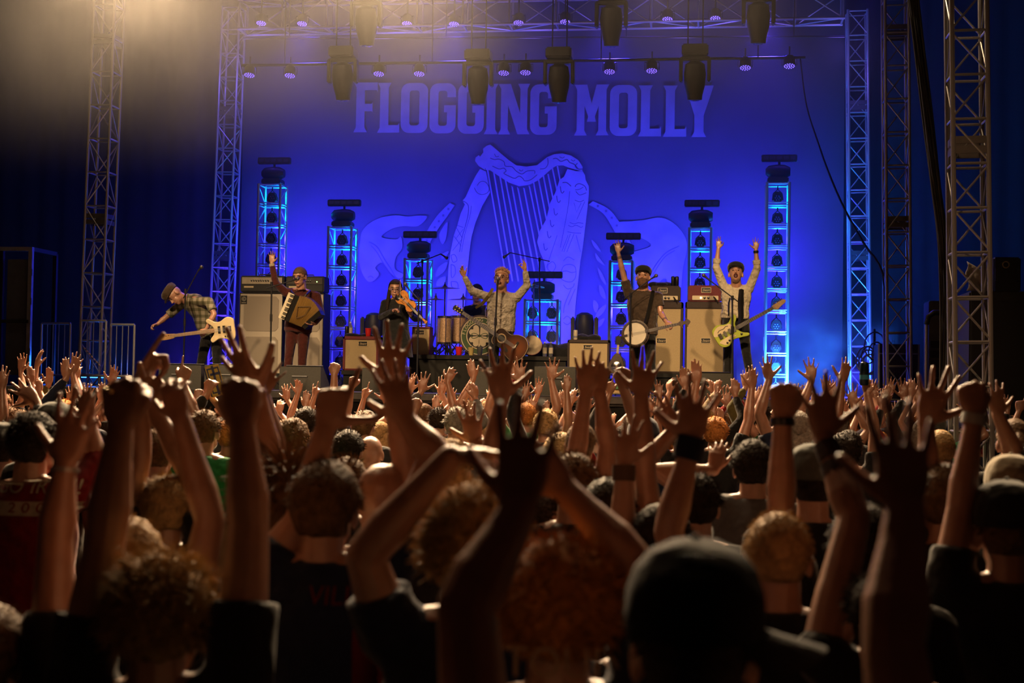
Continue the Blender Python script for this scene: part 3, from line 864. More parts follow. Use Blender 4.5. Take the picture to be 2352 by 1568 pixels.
def put(name, me, parent):
    base = wloc(parent)
    me.transform(Matrix.Translation(-base))
    o = bpy.data.objects.new(name, me)
    C.objects.link(o); o.parent = parent
    return o
def cap(mb, p0, p1, r0, r1, n=10):
    p0, p1 = Vector(p0), Vector(p1)
    d = p1 - p0
    if d.length < 1e-5: d = Vector((0, 0, 1e-3))
    d = d.normalized()
    pts, rad = [], []
    for a in (88, 55, 25, 0):
        a = math.radians(a); pts.append(p0 - d * r0 * math.sin(a)); rad.append(r0 * math.cos(a))
    for a in (0, 25, 55, 88):
        a = math.radians(a); pts.append(p1 + d * r1 * math.sin(a)); rad.append(r1 * math.cos(a))
    return mb.tube(pts, rad, n)
def loft(mb, rings, n=14, p=2.0):
    """rings: (centre, half-width vector, half-depth vector)"""
    V = []
    for c, a, b in rings:
        c, a, b = Vector(c), Vector(a), Vector(b)
        for k in range(n):
            t = 2 * PI * k / n
            cs, sn = math.cos(t), math.sin(t)
            V.append(c + a * (math.copysign(abs(cs) ** (2 / p), cs)) + b * (math.copysign(abs(sn) ** (2 / p), sn)))
    F = []
    m = len(rings)
    for i in range(m - 1):
        for k in range(n):
            F.append((i * n + k, i * n + (k + 1) % n, (i + 1) * n + (k + 1) % n, (i + 1) * n + k))
    F.append(tuple(reversed(range(n)))); F.append(tuple((m - 1) * n + k for k in range(n)))
    return mb.add(V, F)
def ellip(mb, c, a, b, d, n=12, m=7):
    c, a, b, d = Vector(c), Vector(a), Vector(b), Vector(d)
    return loft(mb, [(c + d * math.sin(t), a * max(math.cos(t), 0.02), b * max(math.cos(t), 0.02)) for t in [(-PI / 2 + PI * i / (m - 1)) for i in range(m)]], n)
POSES = {  # spread, curls index..little (three joints), thumb angle, thumb bend
    'open': (1.0, [(6, 8, 6)] * 4, 52, 10),
    'wide': (1.5, [(2, 6, 4), (0, 5, 4), (2, 6, 4), (4, 8, 6)], 56, 4),
    'flat': (0.30, [(6, 8, 5)] * 4, 34, 14),
    'relaxed': (0.7, [(14, 18, 12), (18, 22, 14), (22, 26, 16), (24, 28, 18)], 42, 14),
    'claw': (1.1, [(25, 35, 20), (25, 38, 22), (28, 38, 22), (25, 35, 20)], 50, 20),
    'fist': (0.1, [(78, 95, 55)] * 4, 30, 62),
    'point': (0.2, [(3, 4, 3), (78, 95, 55), (80, 95, 55), (80, 95, 55)], 34, 58),
    'horns': (0.7, [(3, 5, 4), (78, 95, 55), (80, 95, 55), (4, 6, 5)], 34, 58),
    'gun': (0.4, [(3, 5, 4), (60, 80, 50), (70, 85, 50), (72, 85, 50)], 66, -6),
    'grip': (0.2, [(40, 62, 38), (42, 64, 40), (44, 66, 40), (46, 66, 40)], 48, 34),
    'ok': (0.8, [(50, 55, 25), (12, 14, 10), (6, 10, 8), (2, 8, 6)], 46, 34),
}
def hand(mb, Wp, T, nrm, side, pose='open', sc=1.0, fat=1.0):
    Wp, T = Vector(Wp), Vector(T)
    d = (T - Wp).normalized()
    nrm = Vector(nrm); nrm = (nrm - d * nrm.dot(d)).normalized()
    s = d.cross(nrm) * side
    spread, curls, ta, tb = POSES[pose]
    k = sc
    loft(mb, [(Wp + d * (t * k), s * (w * k), nrm * (h * k)) for t, w, h in ((-0.012, 0.024, 0.019), (0.010, 0.027, 0.020), (0.035, 0.038, 0.020), (0.064, 0.042, 0.017), (0.086, 0.041, 0.013), (0.093, 0.036, 0.008))], 12, 2.6)
    lat = (0.0315, 0.0108, -0.0105, -0.0305); bas = (0.081, 0.087, 0.082, 0.071); ln = (0.084, 0.094, 0.088, 0.070); rr = (0.0088, 0.0091, 0.0087, 0.0079); sa = (11, 3, -6, -16)
    for i in range(4):
        a = math.radians(sa[i] * spread)
        dirp = d * math.cos(a) + s * math.sin(a)
        p = Wp + d * (bas[i] * k) + s * (lat[i] * k)
        cap(mb, p - d * 0.02 * k, p, 0.0100 * k, rr[i] * 1.05 * k * fat, 8)
        if curls[i][0] > 50:                       # knuckle of a closed finger
            ellip(mb, p + d * 0.006 * k - nrm * 0.004 * k, s * 0.0125 * k, nrm * 0.015 * k, d * 0.014 * k, 8, 6)
        ang = 0
        for j, fr in enumerate((0.45, 0.30, 0.25)):
            ang += math.radians(curls[i][j])
            dd = dirp * math.cos(ang) + nrm * math.sin(ang)
            q = p + dd * (ln[i] * fr * k)
            r0 = rr[i] * (1.05 - 0.08 * j) * k * fat
            cap(mb, p, q, r0, r0 * 0.93, 8)
            p = q
    a = math.radians(ta)
    p = Wp + d * (0.022 * k) + s * (0.024 * k) + nrm * (0.004 * k)
    dd = (d * math.cos(a) + s * math.sin(a) + nrm * 0.25).normalized()
    q = p + dd * 0.046 * k
    cap(mb, p, q, 0.0165 * k, 0.0125 * k, 8)
    a2 = math.radians(ta - tb)
    dd = (d * math.cos(a2) + s * math.sin(a2) + nrm * (0.25 + tb / 60)).normalized()
    q2 = q + dd * 0.031 * k
    cap(mb, q, q2, 0.0115 * k * fat, 0.0105 * k * fat, 8)
    dd = (dd + d * 0.15 + nrm * max(tb, 0) / 90).normalized()
    cap(mb, q2, q2 + dd * 0.022 * k, 0.0104 * k * fat, 0.0088 * k * fat, 8)
def head_shapes(mb, c, f, u, s=1.0, nose=True):
    c, f, u = Vector(c), Vector(f).normalized(), Vector(u)
    u = (u - f * u.dot(f)).normalized(); r = f.cross(u)
    ellip(mb, c + u * 0.025 * s - f * 0.008 * s, r * 0.076 * s, f * 0.096 * s, u * 0.093 * s, 16, 9)
    ellip(mb, c - u * 0.045 * s + f * 0.028 * s, r * 0.058 * s, f * 0.062 * s, u * 0.066 * s, 14, 8)
    ellip(mb, c - u * 0.085 * s + f * 0.055 * s, r * 0.030 * s, f * 0.030 * s, u * 0.028 * s, 10, 6)
    if nose:
        cap(mb, c + f * 0.082 * s + u * 0.012 * s, c + f * 0.102 * s - u * 0.026 * s, 0.009 * s, 0.014 * s, 8)
        ellip(mb, c + f * 0.078 * s + u * 0.030 * s, r * 0.055 * s, f * 0.012 * s, u * 0.010 * s, 10, 6)
        ellip(mb, c + f * 0.082 * s - u * 0.058 * s, r * 0.026 * s, f * 0.014 * s, u * 0.012 * s, 10, 6)
    for q in (-1, 1):
        ellip(mb, c + r * q * 0.078 * s - f * 0.005 * s - u * 0.008 * s, r * 0.011 * s, f * 0.022 * s, u * 0.034 * s, 8, 6)
    return r, u
def torso_rings(J, k=1.0, add=0.0, belly=1.0, lo=0.0, hi=1.0):
    pel, nk = J['pel'], J['neck']
    lat = (J['sr'] - J['sl']); lat.normalize()
    ch = J.get('chest', pel.lerp(nk, 0.62))
    out = []
    for t, w, d in ((0.0, 0.150, 0.105), (0.14, 0.152, 0.108), (0.30, 0.142 * belly, 0.100 * belly), (0.5, 0.152, 0.108), (0.70, 0.165, 0.115), (0.86, 0.155, 0.095), (0.96, 0.105, 0.072), (1.02, 0.065, 0.058)):
        if t < lo - 1e-6 or t > hi + 0.03: continue
        p = pel.lerp(ch, t / 0.62) if t <= 0.62 else ch.lerp(nk, (t - 0.62) / 0.38)
        sp = (ch - pel) if t < 0.5 else (nk - ch)
        sp = sp.normalized()
        l = (lat - sp * lat.dot(sp)).normalized()
        f = sp.cross(l)
        tw = J.get('tw', 1.0) if t < 0.9 else 1.0
        out.append((p, l * (w * k * tw + add), f * (d * k * (1 + (tw - 1) * 0.6) + add)))
    return out
def skin_mat(name, col):
    return mat(name, col, 0.38, 0, 0.10, 25, 0.08, 120, sub=0.0, spec=0.85)
SKINS = [skin_mat('skin_fair', (0.46, 0.235, 0.155)), skin_mat('skin_light', (0.40, 0.195, 0.125)), skin_mat('skin_tan', (0.33, 0.155, 0.095)), skin_mat('skin_brown', (0.22, 0.10, 0.06))]
def fabric(name, col, **kw):
    return mat('cloth_' + name, col, 0.9, 0, 0.15, 30, kw.pop('bump', 0.5), kw.pop('bscale', 9), bdist=0.07, sheen=kw.pop('sheen', 0.25), spec=0.2, **kw)
DARKJ = fabric('dark_denim', (0.02, 0.022, 0.03))
BLK = fabric('black', (0.011, 0.011, 0.012))
SHOE = mat('black_leather', (0.012, 0.011, 0.010), 0.4)
_shoe = None
def shoes(root, pts, heading):
    global _shoe
    if _shoe is None:
        mb = MB()
        loft(mb, [((0, y, z), (w, 0, 0), (0, 0, h)) for y, w, h, z in ((-0.075, 0.028, 0.03, 0.035), (-0.05, 0.038, 0.045, 0.047), (0.02, 0.04, 0.045, 0.047), (0.09, 0.046, 0.032, 0.034), (0.15, 0.044, 0.026, 0.028), (0.185, 0.025, 0.018, 0.022))], 10, 2.5)
        _shoe = mb.mesh('shoe', SHOE); autosmooth(_shoe, 60)
    for p in pts:
        o = bpy.data.objects.new('shoe', _shoe)
        C.objects.link(o); o.parent = root
        o.location = Vector(p) - wloc(root)
        o.rotation_euler = (0, 0, heading)
def eyes_mouth(root, c, f, u, s=1.0, mouth=0.0, eye=True):
    c, f, u = Vector(c), Vector(f).normalized(), Vector(u)
    u = (u - f * u.dot(f)).normalized(); r = f.cross(u)
    if eye:
        mb = MB()
        for q in (-1, 1):
            ellip(mb, c + f * 0.086 * s + r * q * 0.031 * s + u * 0.006 * s, r * 0.011 * s, f * 0.006 * s, u * 0.005 * s, 10, 6)
        ob('eyes', mb, mat('eye_dark', (0.05, 0.03, 0.025), 0.2, 0, 0), root)
        mb = MB()
        for q in (-1, 1):
            ellip(mb, c + f * 0.089 * s + r * q * 0.033 * s + u * 0.030 * s, r * 0.022 * s, f * 0.006 * s, u * 0.005 * s, 10, 5)
        ob('eyebrows', mb, mat('brow_hair', (0.10, 0.05, 0.03), 0.8), root)
    mb = MB()
    if mouth > 0:
        ellip(mb, c + f * 0.087 * s - u * (0.060 + 0.2 * mouth) * s, r * 0.024 * s, f * 0.012 * s, u * mouth * s, 12, 7)
        ob('open_mouth', mb, mat('mouth_dark', (0.06, 0.008, 0.008), 0.5, 0, 0), root)
    else:
        ellip(mb, c + f * 0.092 * s - u * 0.060 * s, r * 0.026 * s, f * 0.006 * s, u * 0.006 * s, 12, 5)
        ob('lips', mb, mat('lips', (0.40, 0.14, 0.11), 0.5, 0, 0), root)
def rand_strands(c, f, u, s, count, length, rad, rng, low=-0.2, curl=0.3, back=True, wave=0.0, lift=0.012):
    """tufts of hair as thin tapering locks rooted on the scalp"""
    c, f, u = Vector(c), Vector(f).normalized(), Vector(u)
    u = (u - f * u.dot(f)).normalized(); r = f.cross(u)
    mb = MB()
    for _ in range(count):
        while True:
            v = Vector((rng.gauss(0, 1), rng.gauss(0, 1), rng.gauss(0, 1)))
            if v.length < 1e-3: continue
            v.normalize()
            if v.z < low: continue
            if v.y > 0.45 and v.z < 0.45: continue       # leave the face free
            break
        p = c + u * 0.025 * s - f * 0.008 * s + (r * v.x * 0.077 + f * v.y * 0.097 + u * v.z * 0.094) * s
        nrm = (r * v.x / 0.077 + f * v.y / 0.097 + u * v.z / 0.094).normalized()
        fall = Vector((rng.gauss(0, curl), rng.gauss(0, curl), rng.gauss(0, curl) - 0.35))
        L = length * rng.uniform(0.6, 1.25)
        pts = [p - nrm * 0.004]
        dcur = nrm.copy()
        ph = rng.uniform(0, 6)
        for j in range(4):
            dcur = (dcur + fall * 0.45 + (Vector((math.sin(ph + j * 2.2), math.cos(ph + j * 2.5), math.sin(ph * 1.7 + j * 2))) * wave)).normalized()
            pts.append(pts[-1] + dcur * L / 4 + nrm * lift * 0.15)
        mb.tube(pts, [rad, rad * 0.95, rad * 0.8, rad * 0.55, rad * 0.15], 3, False)
    return mb
def hair_cap(c, f, u, s, thick=0.010, low=-0.30, face=0.38, rough=0.0, rng=None, n=28, m=16, line=0.30):
    """close cap of hair over the skull down to the nape, open at the face"""
    c, f, u = Vector(c), Vector(f).normalized(), Vector(u)
    u = (u - f * u.dot(f)).normalized(); r = f.cross(u)
    o = c + u * 0.025 * s - f * 0.008 * s
    V, F, idx = [], [], {}
    for i in range(m + 1):
        th = PI * 0.80 * i / m
        for k in range(n):
            a = 2 * PI * k / n
            v = Vector((math.sin(th) * math.cos(a), math.sin(th) * math.sin(a), math.cos(th)))
            g = thick + (rng.uniform(-rough, rough) if rng else 0)
            V.append(o + r * v.x * (0.077 * s + g) + f * v.y * (0.097 * s + g) + u * v.z * (0.094 * s + g))
            idx[(i, k)] = (v.y > face and v.z < line) or (v.z < low and v.y > -0.30) or v.z < -0.72 or (abs(v.x) > 0.9 and v.z < -0.05 and v.y > -0.35)
    for i in range(m):
        for k in range(n):
            q = [(i, k), (i, (k + 1) % n), (i + 1, (k + 1) % n), (i + 1, k)]
            if sum(idx[x] for x in q) < 2:
                F.append(tuple(a * n + b for a, b in q))
    mb = MB().add(V, F)
    return mb
def hair_obj(root, mb, m, thick=0.006, name='hair'):
    o = ob(name, mb, m, root, True, 80)
    if thick:
        sd = o.modifiers.new('t', 'SOLIDIFY'); sd.thickness = thick; sd.offset = -1
    return o
HAIRS = {'black': mat('hair_black', (0.028, 0.019, 0.014), 0.6, 0, 0.3, 40, 0.6, 70, spec=0.12), 'brown': mat('hair_brown', (0.15, 0.082, 0.040), 0.6, 0, 0.35, 40, 0.6, 70, spec=0.12), 'blond': mat('hair_blond', (0.46, 0.29, 0.13), 0.6, 0, 0.3, 40, 0.6, 70, spec=0.12),
         'ginger': mat('hair_ginger', (0.48, 0.19, 0.05), 0.6, 0, 0.3, 40, 0.6, 70, spec=0.12), 'grey': mat('hair_grey', (0.25, 0.22, 0.19), 0.6, 0, 0.3, 40, 0.6, 70, spec=0.12)}
def flat_cap(root, c, f, u, s, m, bill=True):
    c, f, u = Vector(c), Vector(f).normalized(), Vector(u)
    u = (u - f * u.dot(f)).normalized(); r = f.cross(u)
    mb = MB()
    o = c + u * 0.045 * s
    loft(mb, [(o, r * 0.086 * s, f * 0.106 * s), (o + u * 0.03 * s, r * 0.097 * s, f * 0.116 * s), (o + u * 0.062 * s - f * 0.004, r * 0.094 * s, f * 0.112 * s), (o + u * 0.084 * s - f * 0.008, r * 0.070 * s, f * 0.085 * s), (o + u * 0.092 * s - f * 0.01, r * 0.02 * s, f * 0.03 * s)], 18)
    h = ob('cap', mb, m, root, True, 60)
    if bill:
        mb = MB()
        P = circ(0.085 * s, 14, 0, 0, math.radians(15), math.radians(165), 1.0, 0.75, True)
        V = []
        for a, b in P:
            V.append(o + r * a + f * (0.075 * s + b) - u * 0.004 * s - u * 0.02 * (b / 0.06))
        mb.prism([((p - o).dot(r), (p - o).dot(f)) for p in V], o, r, f, u, -0.002, 0.008)
        ob('cap_peak', mb, m, h, True, 60)
    return h
def baseball_cap(root, c, f, u, s, m, bill_dir=None, tilt=0.0):
    """round six-panel crown with button, a curved bill along bill_dir"""
    c, f, u = Vector(c), Vector(f).normalized(), Vector(u)
    u = (u - f * u.dot(f)).normalized(); r = f.cross(u)
    o = c + u * 0.030 * s
    mb = MB()
    rings = []
    for t, q, z in ((0, 1.0, 0.0), (0, 1.02, 0.025), (0, 0.99, 0.055), (0, 0.88, 0.085), (0, 0.66, 0.108), (0, 0.35, 0.121), (0, 0.04, 0.124)):
        rings.append((o + u * z * s, r * 0.091 * s * q, f * 0.109 * s * q))
    loft(mb, rings, 24)
    h = ob('cap', mb, m, root, True, 70)
    b = Vector(bill_dir).normalized() if bill_dir is not None else f
    b = (b - u * b.dot(u)).normalized()
    l = b.cross(u)
    mb = MB()
    top, bot = [], []
    n = 12
    for i in range(n + 1):
        a = math.radians(-68 + 136 * i / n)
        q = o + b * math.cos(a) * 0.100 * s + l * math.sin(a) * 0.090 * s + u * 0.004
        e = o + b * (math.cos(a) * 0.110 + 0.068 * (math.cos(a) ** 0.6)) * s + l * math.sin(a) * 0.086 * s - u * (0.018 + 0.030 * math.sin(a) ** 2) * s
        top.append(q); bot.append(e)
    V = top + bot + [p - u * 0.006 for p in top] + [p - u * 0.006 for p in bot]
    k = n + 1
    F = []
    for i in range(n):
        F += [(i, i + 1, k + i + 1, k + i), (2 * k + i, 3 * k + i, 3 * k + i + 1, 2 * k + i + 1), (k + i, k + i + 1, 3 * k + i + 1, 3 * k + i)]
    F += [(0, k, 3 * k, 2 * k), (n, 2 * k + n, 3 * k + n, k + n)]
    ob('cap_bill', MB().add(V, F), m, h, True, 60)
    mb = MB(); ellip(mb, o + u * 0.126 * s, r * 0.008, f * 0.008, u * 0.005, 8, 5)
    ob('cap_button', mb, m, h)
    return h
def band(name, root, p, d, r, w, m, n=14):
    """a bracelet, watch strap or cuff round a limb at p along d"""
    p, d = Vector(p), Vector(d).normalized()
    mb = MB()
    q = d.to_track_quat('Z', 'Y').to_matrix()
    mb.lathe([(r * 0.8, -w / 2), (r, -w / 2), (r * 1.03, 0), (r, w / 2), (r * 0.8, w / 2)], n, p, q)
    return ob(name, mb, m, root)
def ik(S_, W_, a, b, hint):
    """elbow between shoulder and wrist; the upper arm and forearm stretch a little when the reach is too long"""
    v = W_ - S_
    L = v.length
    if L > (a + b) * 0.995:
        k = L / ((a + b) * 0.995); a, b = a * k, b * k
    x = (a * a - b * b + L * L) / (2 * L)
    h = math.sqrt(max(a * a - x * x, 0))
    d = v.normalized()
    hn = (hint - d * hint.dot(d))
    hn = hn.normalized() if hn.length > 1e-4 else Vector((1, 0, 0))
    return S_ + d * x + hn * h
def person(label, J, shirt, trousers, skin, sleeves=0.5, group=None, voxel=0.008, ratio=0.5, hands=(), face=True, belly=1.0, sc=1.0, fat=1.0, shirt_voxel=0.014, low=False, foot=True, cat='person', nose=True, armk=1.0, jacket=None):
    """J: joints in world space; hands: list of (wrist, tip, palm normal, side, pose, size)"""
    g = J['ground']
    root = thing('person', label, cat, g, group)
    mb = MB()
    r, u = head_shapes(mb, J['head'], J['face'], J.get('hup', Z_), sc * J.get('hs', 1.0), nose)
    cap(mb, J['neck'] - (J['neck'] - J['pel']).normalized() * 0.03, J['head'] - u * 0.03 * sc - Vector(J['face']).normalized() * 0.02, 0.060 * sc * J.get('hs', 1.0), 0.056 * sc * J.get('hs', 1.0))
    loft(mb, torso_rings(J, 0.93 * sc, 0, belly), 14)
    for q in 'lr':
        s_, e, w = J['s' + q], J['e' + q], J['w' + q]
        cap(mb, J['neck'].lerp(s_, 0.35), s_, 0.055 * sc, 0.052 * sc)
        m1 = s_.lerp(e, 0.45)
        cap(mb, s_, m1, 0.050 * sc * armk, 0.049 * sc * armk); cap(mb, m1, e, 0.048 * sc * armk, 0.039 * sc * armk)
        m2 = e.lerp(w, 0.30)
        cap(mb, e, m2, 0.039 * sc * armk, 0.043 * sc * armk); cap(mb, m2, e.lerp(w, 0.72), 0.042 * sc * armk, 0.031 * sc * armk); cap(mb, e.lerp(w, 0.70), w, 0.031 * sc * armk, 0.0265 * sc * armk)
        h_, k_, a_ = J.get('h' + q), J.get('k' + q), J.get('a' + q)
        if h_ is not None and not low:
            cap(mb, h_, k_, 0.075 * sc, 0.052 * sc); cap(mb, k_, a_, 0.050 * sc, 0.036 * sc)
    for (wp, tp, nr, sd, pose, hs) in hands:
        hand(mb, wp, tp, nr, sd, pose, hs, fat)
    b = put('body', remesh(mb, voxel, 2, ratio, skin), root)
    # shirt
    mb = MB()
    tr_s = torso_rings(J, 1.04 * sc, 0.014, belly, -0.02, 0.97)
    sp_ = (J['neck'] - J['pel']).normalized(); cc, ca, cb = tr_s[-1]
    tr_s += [(J['neck'] + sp_ * 0.000, ca.normalized() * 0.085 * sc, cb.normalized() * 0.080 * sc), (J['neck'] + sp_ * 0.028, ca.normalized() * 0.074 * sc, cb.normalized() * 0.072 * sc)]
    loft(mb, tr_s, 16)
    for q in 'lr':
        s_, e, w = J['s' + q], J['e' + q], J['w' + q]
        cap(mb, J['neck'].lerp(s_, 0.30) - Z_ * 0.02, s_, 0.066 * sc, 0.068 * sc)
        if sleeves <= 1.0:
            end = s_.lerp(e, sleeves)
            dd = (e - s_).normalized()
            mb.tube([s_, s_.lerp(end, 0.5), end], [0.066 * sc * armk, 0.065 * sc * armk, 0.068 * sc * armk], 12)
        else:
            cap(mb, s_, e, 0.064 * sc, 0.054 * sc); cap(mb, e, e.lerp(w, sleeves - 1.0), 0.053 * sc, 0.042 * sc)
    sm = remesh(mb, shirt_voxel, 3, 0.5, shirt, 'shirt')
    sh = put('jacket' if jacket else 'shirt', sm, root)
    if not low:
        mb = MB()
        loft(mb, torso_rings(J, 1.02 * sc, 0.010, 1, 0.0, 0.2), 14)
        for q in 'lr':
            cap(mb, J['h' + q] + Z_ * 0.04, J['k' + q], 0.092 * sc, 0.064 * sc); cap(mb, J['k' + q], J['a' + q], 0.064 * sc, 0.054 * sc)
        put('trousers', remesh(mb, 0.018, 2, 0.8, trousers, 'trousers'), root)
    else:
        mb = MB()
        loft(mb, torso_rings(J, 1.02 * sc, 0.010, 1, 0.0, 0.2), 10)
        for q in 'lr':
            mb.tube([J['h' + q] + Z_ * 0.06, J['k' + q], J['a' + q] if foot else J['a' + q] - Z_ * 0.088], [0.092, 0.066, 0.056], 8)
        ob('trousers', mb, trousers, root)
    if foot:
        ft = J.get('heading', 0)
        shoes(root, [Vector((J['al'].x, J['al'].y, g.z)), Vector((J['ar'].x, J['ar'].y, g.z))], ft)
    return root

def print_on(shirt_obj, mb, toward, lift=0.003):
    """lay flat print on a garment: every point is carried along the viewing direction on to the cloth"""
    from mathutils.bvhtree import BVHTree
    base = wloc(shirt_obj.parent)
    me = shirt_obj.data
    t = BVHTree.FromPolygons([tuple(v.co + base) for v in me.vertices], [tuple(p.vertices) for p in me.polygons])
    d = Vector(toward).normalized()
    out = []
    for p in mb.v:
        hit = t.ray_cast(Vector(p) - d * 1.0, d)
        out.append(tuple((hit[0] - d * lift) if hit[0] is not None else Vector(p)))
    mb.v = out
    return mb
def child(root, name):
    return [c for c in root.children if c.name.split('.')[0] == name][0]
def fine(mb, n=3):
    """cut the print into small faces so that it can follow the cloth"""
    me = bpy.data.meshes.new('f'); me.from_pydata(mb.v, [], mb.f)
    b = bmesh.new(); b.from_mesh(me)
    bmesh.ops.triangulate(b, faces=b.faces)
    for _ in range(n):
        e = [x for x in b.edges if x.calc_length() > 0.02]
        if not e: break
        bmesh.ops.subdivide_edges(b, edges=e, cuts=1)
        bmesh.ops.triangulate(b, faces=b.faces)
    b.verts.index_update()
    r = MB(); r.v = [tuple(v.co) for v in b.verts]; r.f = [tuple(v.index for v in f.verts) for f in b.faces]
    b.free(); bpy.data.meshes.remove(me)
    return r
# ------------------------------------------------------------------ backline: amplifiers, monitors, drums
TOLEX = {'brown': mat('tolex_dark_brown', (0.040, 0.022, 0.018), 0.6, 0, 0.2, 90, 0.3, 300), 'ox': mat('tolex_oxblood', (0.16, 0.018, 0.022), 0.55, 0, 0.2, 90, 0.3, 300), 'black': mat('tolex_black', (0.012, 0.012, 0.013), 0.6, 0, 0.2, 90, 0.3, 300), 'cream': mat('tolex_cream', (0.42, 0.33, 0.20), 0.6, 0, 0.1, 90, 0.2, 300)}
GRILLE = mat('grille_cloth_tan', (0.50, 0.38, 0.22), 0.9, 0, 0.10, 160, 0.3, 400)
GRILLE2 = mat('grille_cloth_silver', (0.34, 0.29, 0.24), 0.9, 0, 0.10, 160, 0.3, 400)
GRILLE3 = mat('grille_frame_silver', (0.50, 0.44, 0.37), 0.8, 0, 0.08, 160)
PLATE = mat('control_plate_cream', (0.62, 0.50, 0.32), 0.4, 0, 0.05)
BADGE = mat('badge_black', (0.01, 0.01, 0.01), 0.3, 0, 0)
BADGEW = mat('badge_script_cream', (0.65, 0.52, 0.33), 0.4, 0, 0)
def px_rect(x0, y0, x1, y1, Y):
    a, b = at_y(x0, y1, Y), at_y(x1, y0, Y)
    c = at_y((x0 + x1) / 2, (y0 + y1) / 2, Y)
    w = (at_y(x1, (y0 + y1) / 2, Y) - at_y(x0, (y0 + y1) / 2, Y)).x
    h = at_y((x0 + x1) / 2, y0, Y).z - at_y((x0 + x1) / 2, y1, Y).z
    return c, w, h
def badge(root, c, w, h):
    """notched black name plate with script lettering"""
    n = 0.12 * h
    out = [(-w / 2, -h / 2), (w / 2, -h / 2), (w / 2, -n * 1.5), (w / 2 - n, 0), (w / 2, n * 1.5), (w / 2, h / 2), (-w / 2, h / 2), (-w / 2, n * 1.5), (-w / 2 + n, 0), (-w / 2, -n * 1.5)]
    p = ob('name_badge', MB().prism(out, c, X_, Z_, -Y_, 0, 0.006), BADGE, root, False)
    ob('badge_frame', MB().ring([(a * 1.10, b * 1.18) for a, b in rrect(-w / 2, -h / 2, w / 2, h / 2, h * 0.05, 1)], rrect(-w / 2, -h / 2, w / 2, h / 2, h * 0.05, 1), c, X_, Z_, -Y_, 0, 0.005), BADGEW, p, False)
    ob('badge_lettering', text_on(MB(), 'Swart', c + Vector((0, -0.008, -h * 0.24)), X_, Z_, h * 0.72, 0.35, 0.9), BADGEW, p, False)
def cabinet(name, label, cat, rect, Y, zbase, dep, tol, gr, fr=(0.05, 0.05, 0.10, 0.05), bad=None, group=None, hnd=True):
    """open box of covered ply with recessed grille cloth; fr: frame left right top bottom in metres"""
    c, w, h = px_rect(*rect, Y)
    z1 = c.z + h / 2
    z0 = zbase
    h = z1 - z0
    root = thing(name, label, cat, (c.x, Y + dep / 2, z0), group)
    mb = MB()
    l, r, tp, bt = fr
    x0, x1 = c.x - w / 2, c.x + w / 2
    mb.box((x0 + l / 2, Y + dep / 2, (z0 + z1) / 2), (l, dep, h), None, 0.01).box((x1 - r / 2, Y + dep / 2, (z0 + z1) / 2), (r, dep, h), None, 0.01)
    mb.box((c.x, Y + dep / 2, z1 - tp / 2), (w, dep, tp), None, 0.01).box((c.x, Y + dep / 2, z0 + bt / 2), (w, dep, bt), None, 0.01)
    mb.box((c.x, Y + dep - 0.01, (z0 + z1) / 2), (w - 0.02, 0.02, h - 0.02))
    ob('case', mb, tol, root)
    ob('grille', MB().box(((x0 + l + x1 - r) / 2, Y + 0.03, (z0 + bt + z1 - tp) / 2), (w - l - r + 0.01, 0.02, h - tp - bt + 0.01)), gr, root, False)
    if bad is not None:
        bc = at_y(bad[0], bad[1], Y)
        bc.y = Y + 0.016
        badge(root, bc, bad[2], bad[3])
    if hnd: ob('handle', MB().tube([(c.x - 0.09, Y + dep / 2, z1 - 0.004), (c.x - 0.08, Y + dep / 2, z1 + 0.022), (c.x + 0.08, Y + dep / 2, z1 + 0.022), (c.x + 0.09, Y + dep / 2, z1 - 0.004)], 0.009, 6), BLACK, root)
    return root, z1
def riser(label, x0px, x1px, Y0, Y1, z1):
    a, b = at_y(x0px, 850, Y0), at_y(x1px, 850, Y0)
    t = thing('riser', label, 'riser', ((a.x + b.x) / 2, (Y0 + Y1) / 2, STAGE_Z))
    ob('deck', MB().box(((a.x + b.x) / 2, (Y0 + Y1) / 2, z1 - 0.03), (b.x - a.x, Y1 - Y0, 0.06)), mat('riser_carpet', (0.02, 0.019, 0.018), 0.9), t)
    ob('skirt', MB().box(((a.x + b.x) / 2, Y0 + 0.05, (STAGE_Z + z1 - 0.06) / 2), (b.x - a.x - 0.04, 0.03, z1 - 0.06 - STAGE_Z)).box((a.x + 0.04, (Y0 + Y1) / 2, (STAGE_Z + z1 - 0.06) / 2), (0.03, Y1 - Y0 - 0.1, z1 - 0.06 - STAGE_Z)).box((b.x - 0.04, (Y0 + Y1) / 2, (STAGE_Z + z1 - 0.06) / 2), (0.03, Y1 - Y0 - 0.1, z1 - 0.06 - STAGE_Z)), mat('riser_skirt', (0.014, 0.013, 0.012), 0.9), t)
    return t
ZR = at_y(1100, 816, 20.9).z
riser('black drum riser carrying the drum kit and cups', 936, 1302, 20.9, 23.3, ZR)
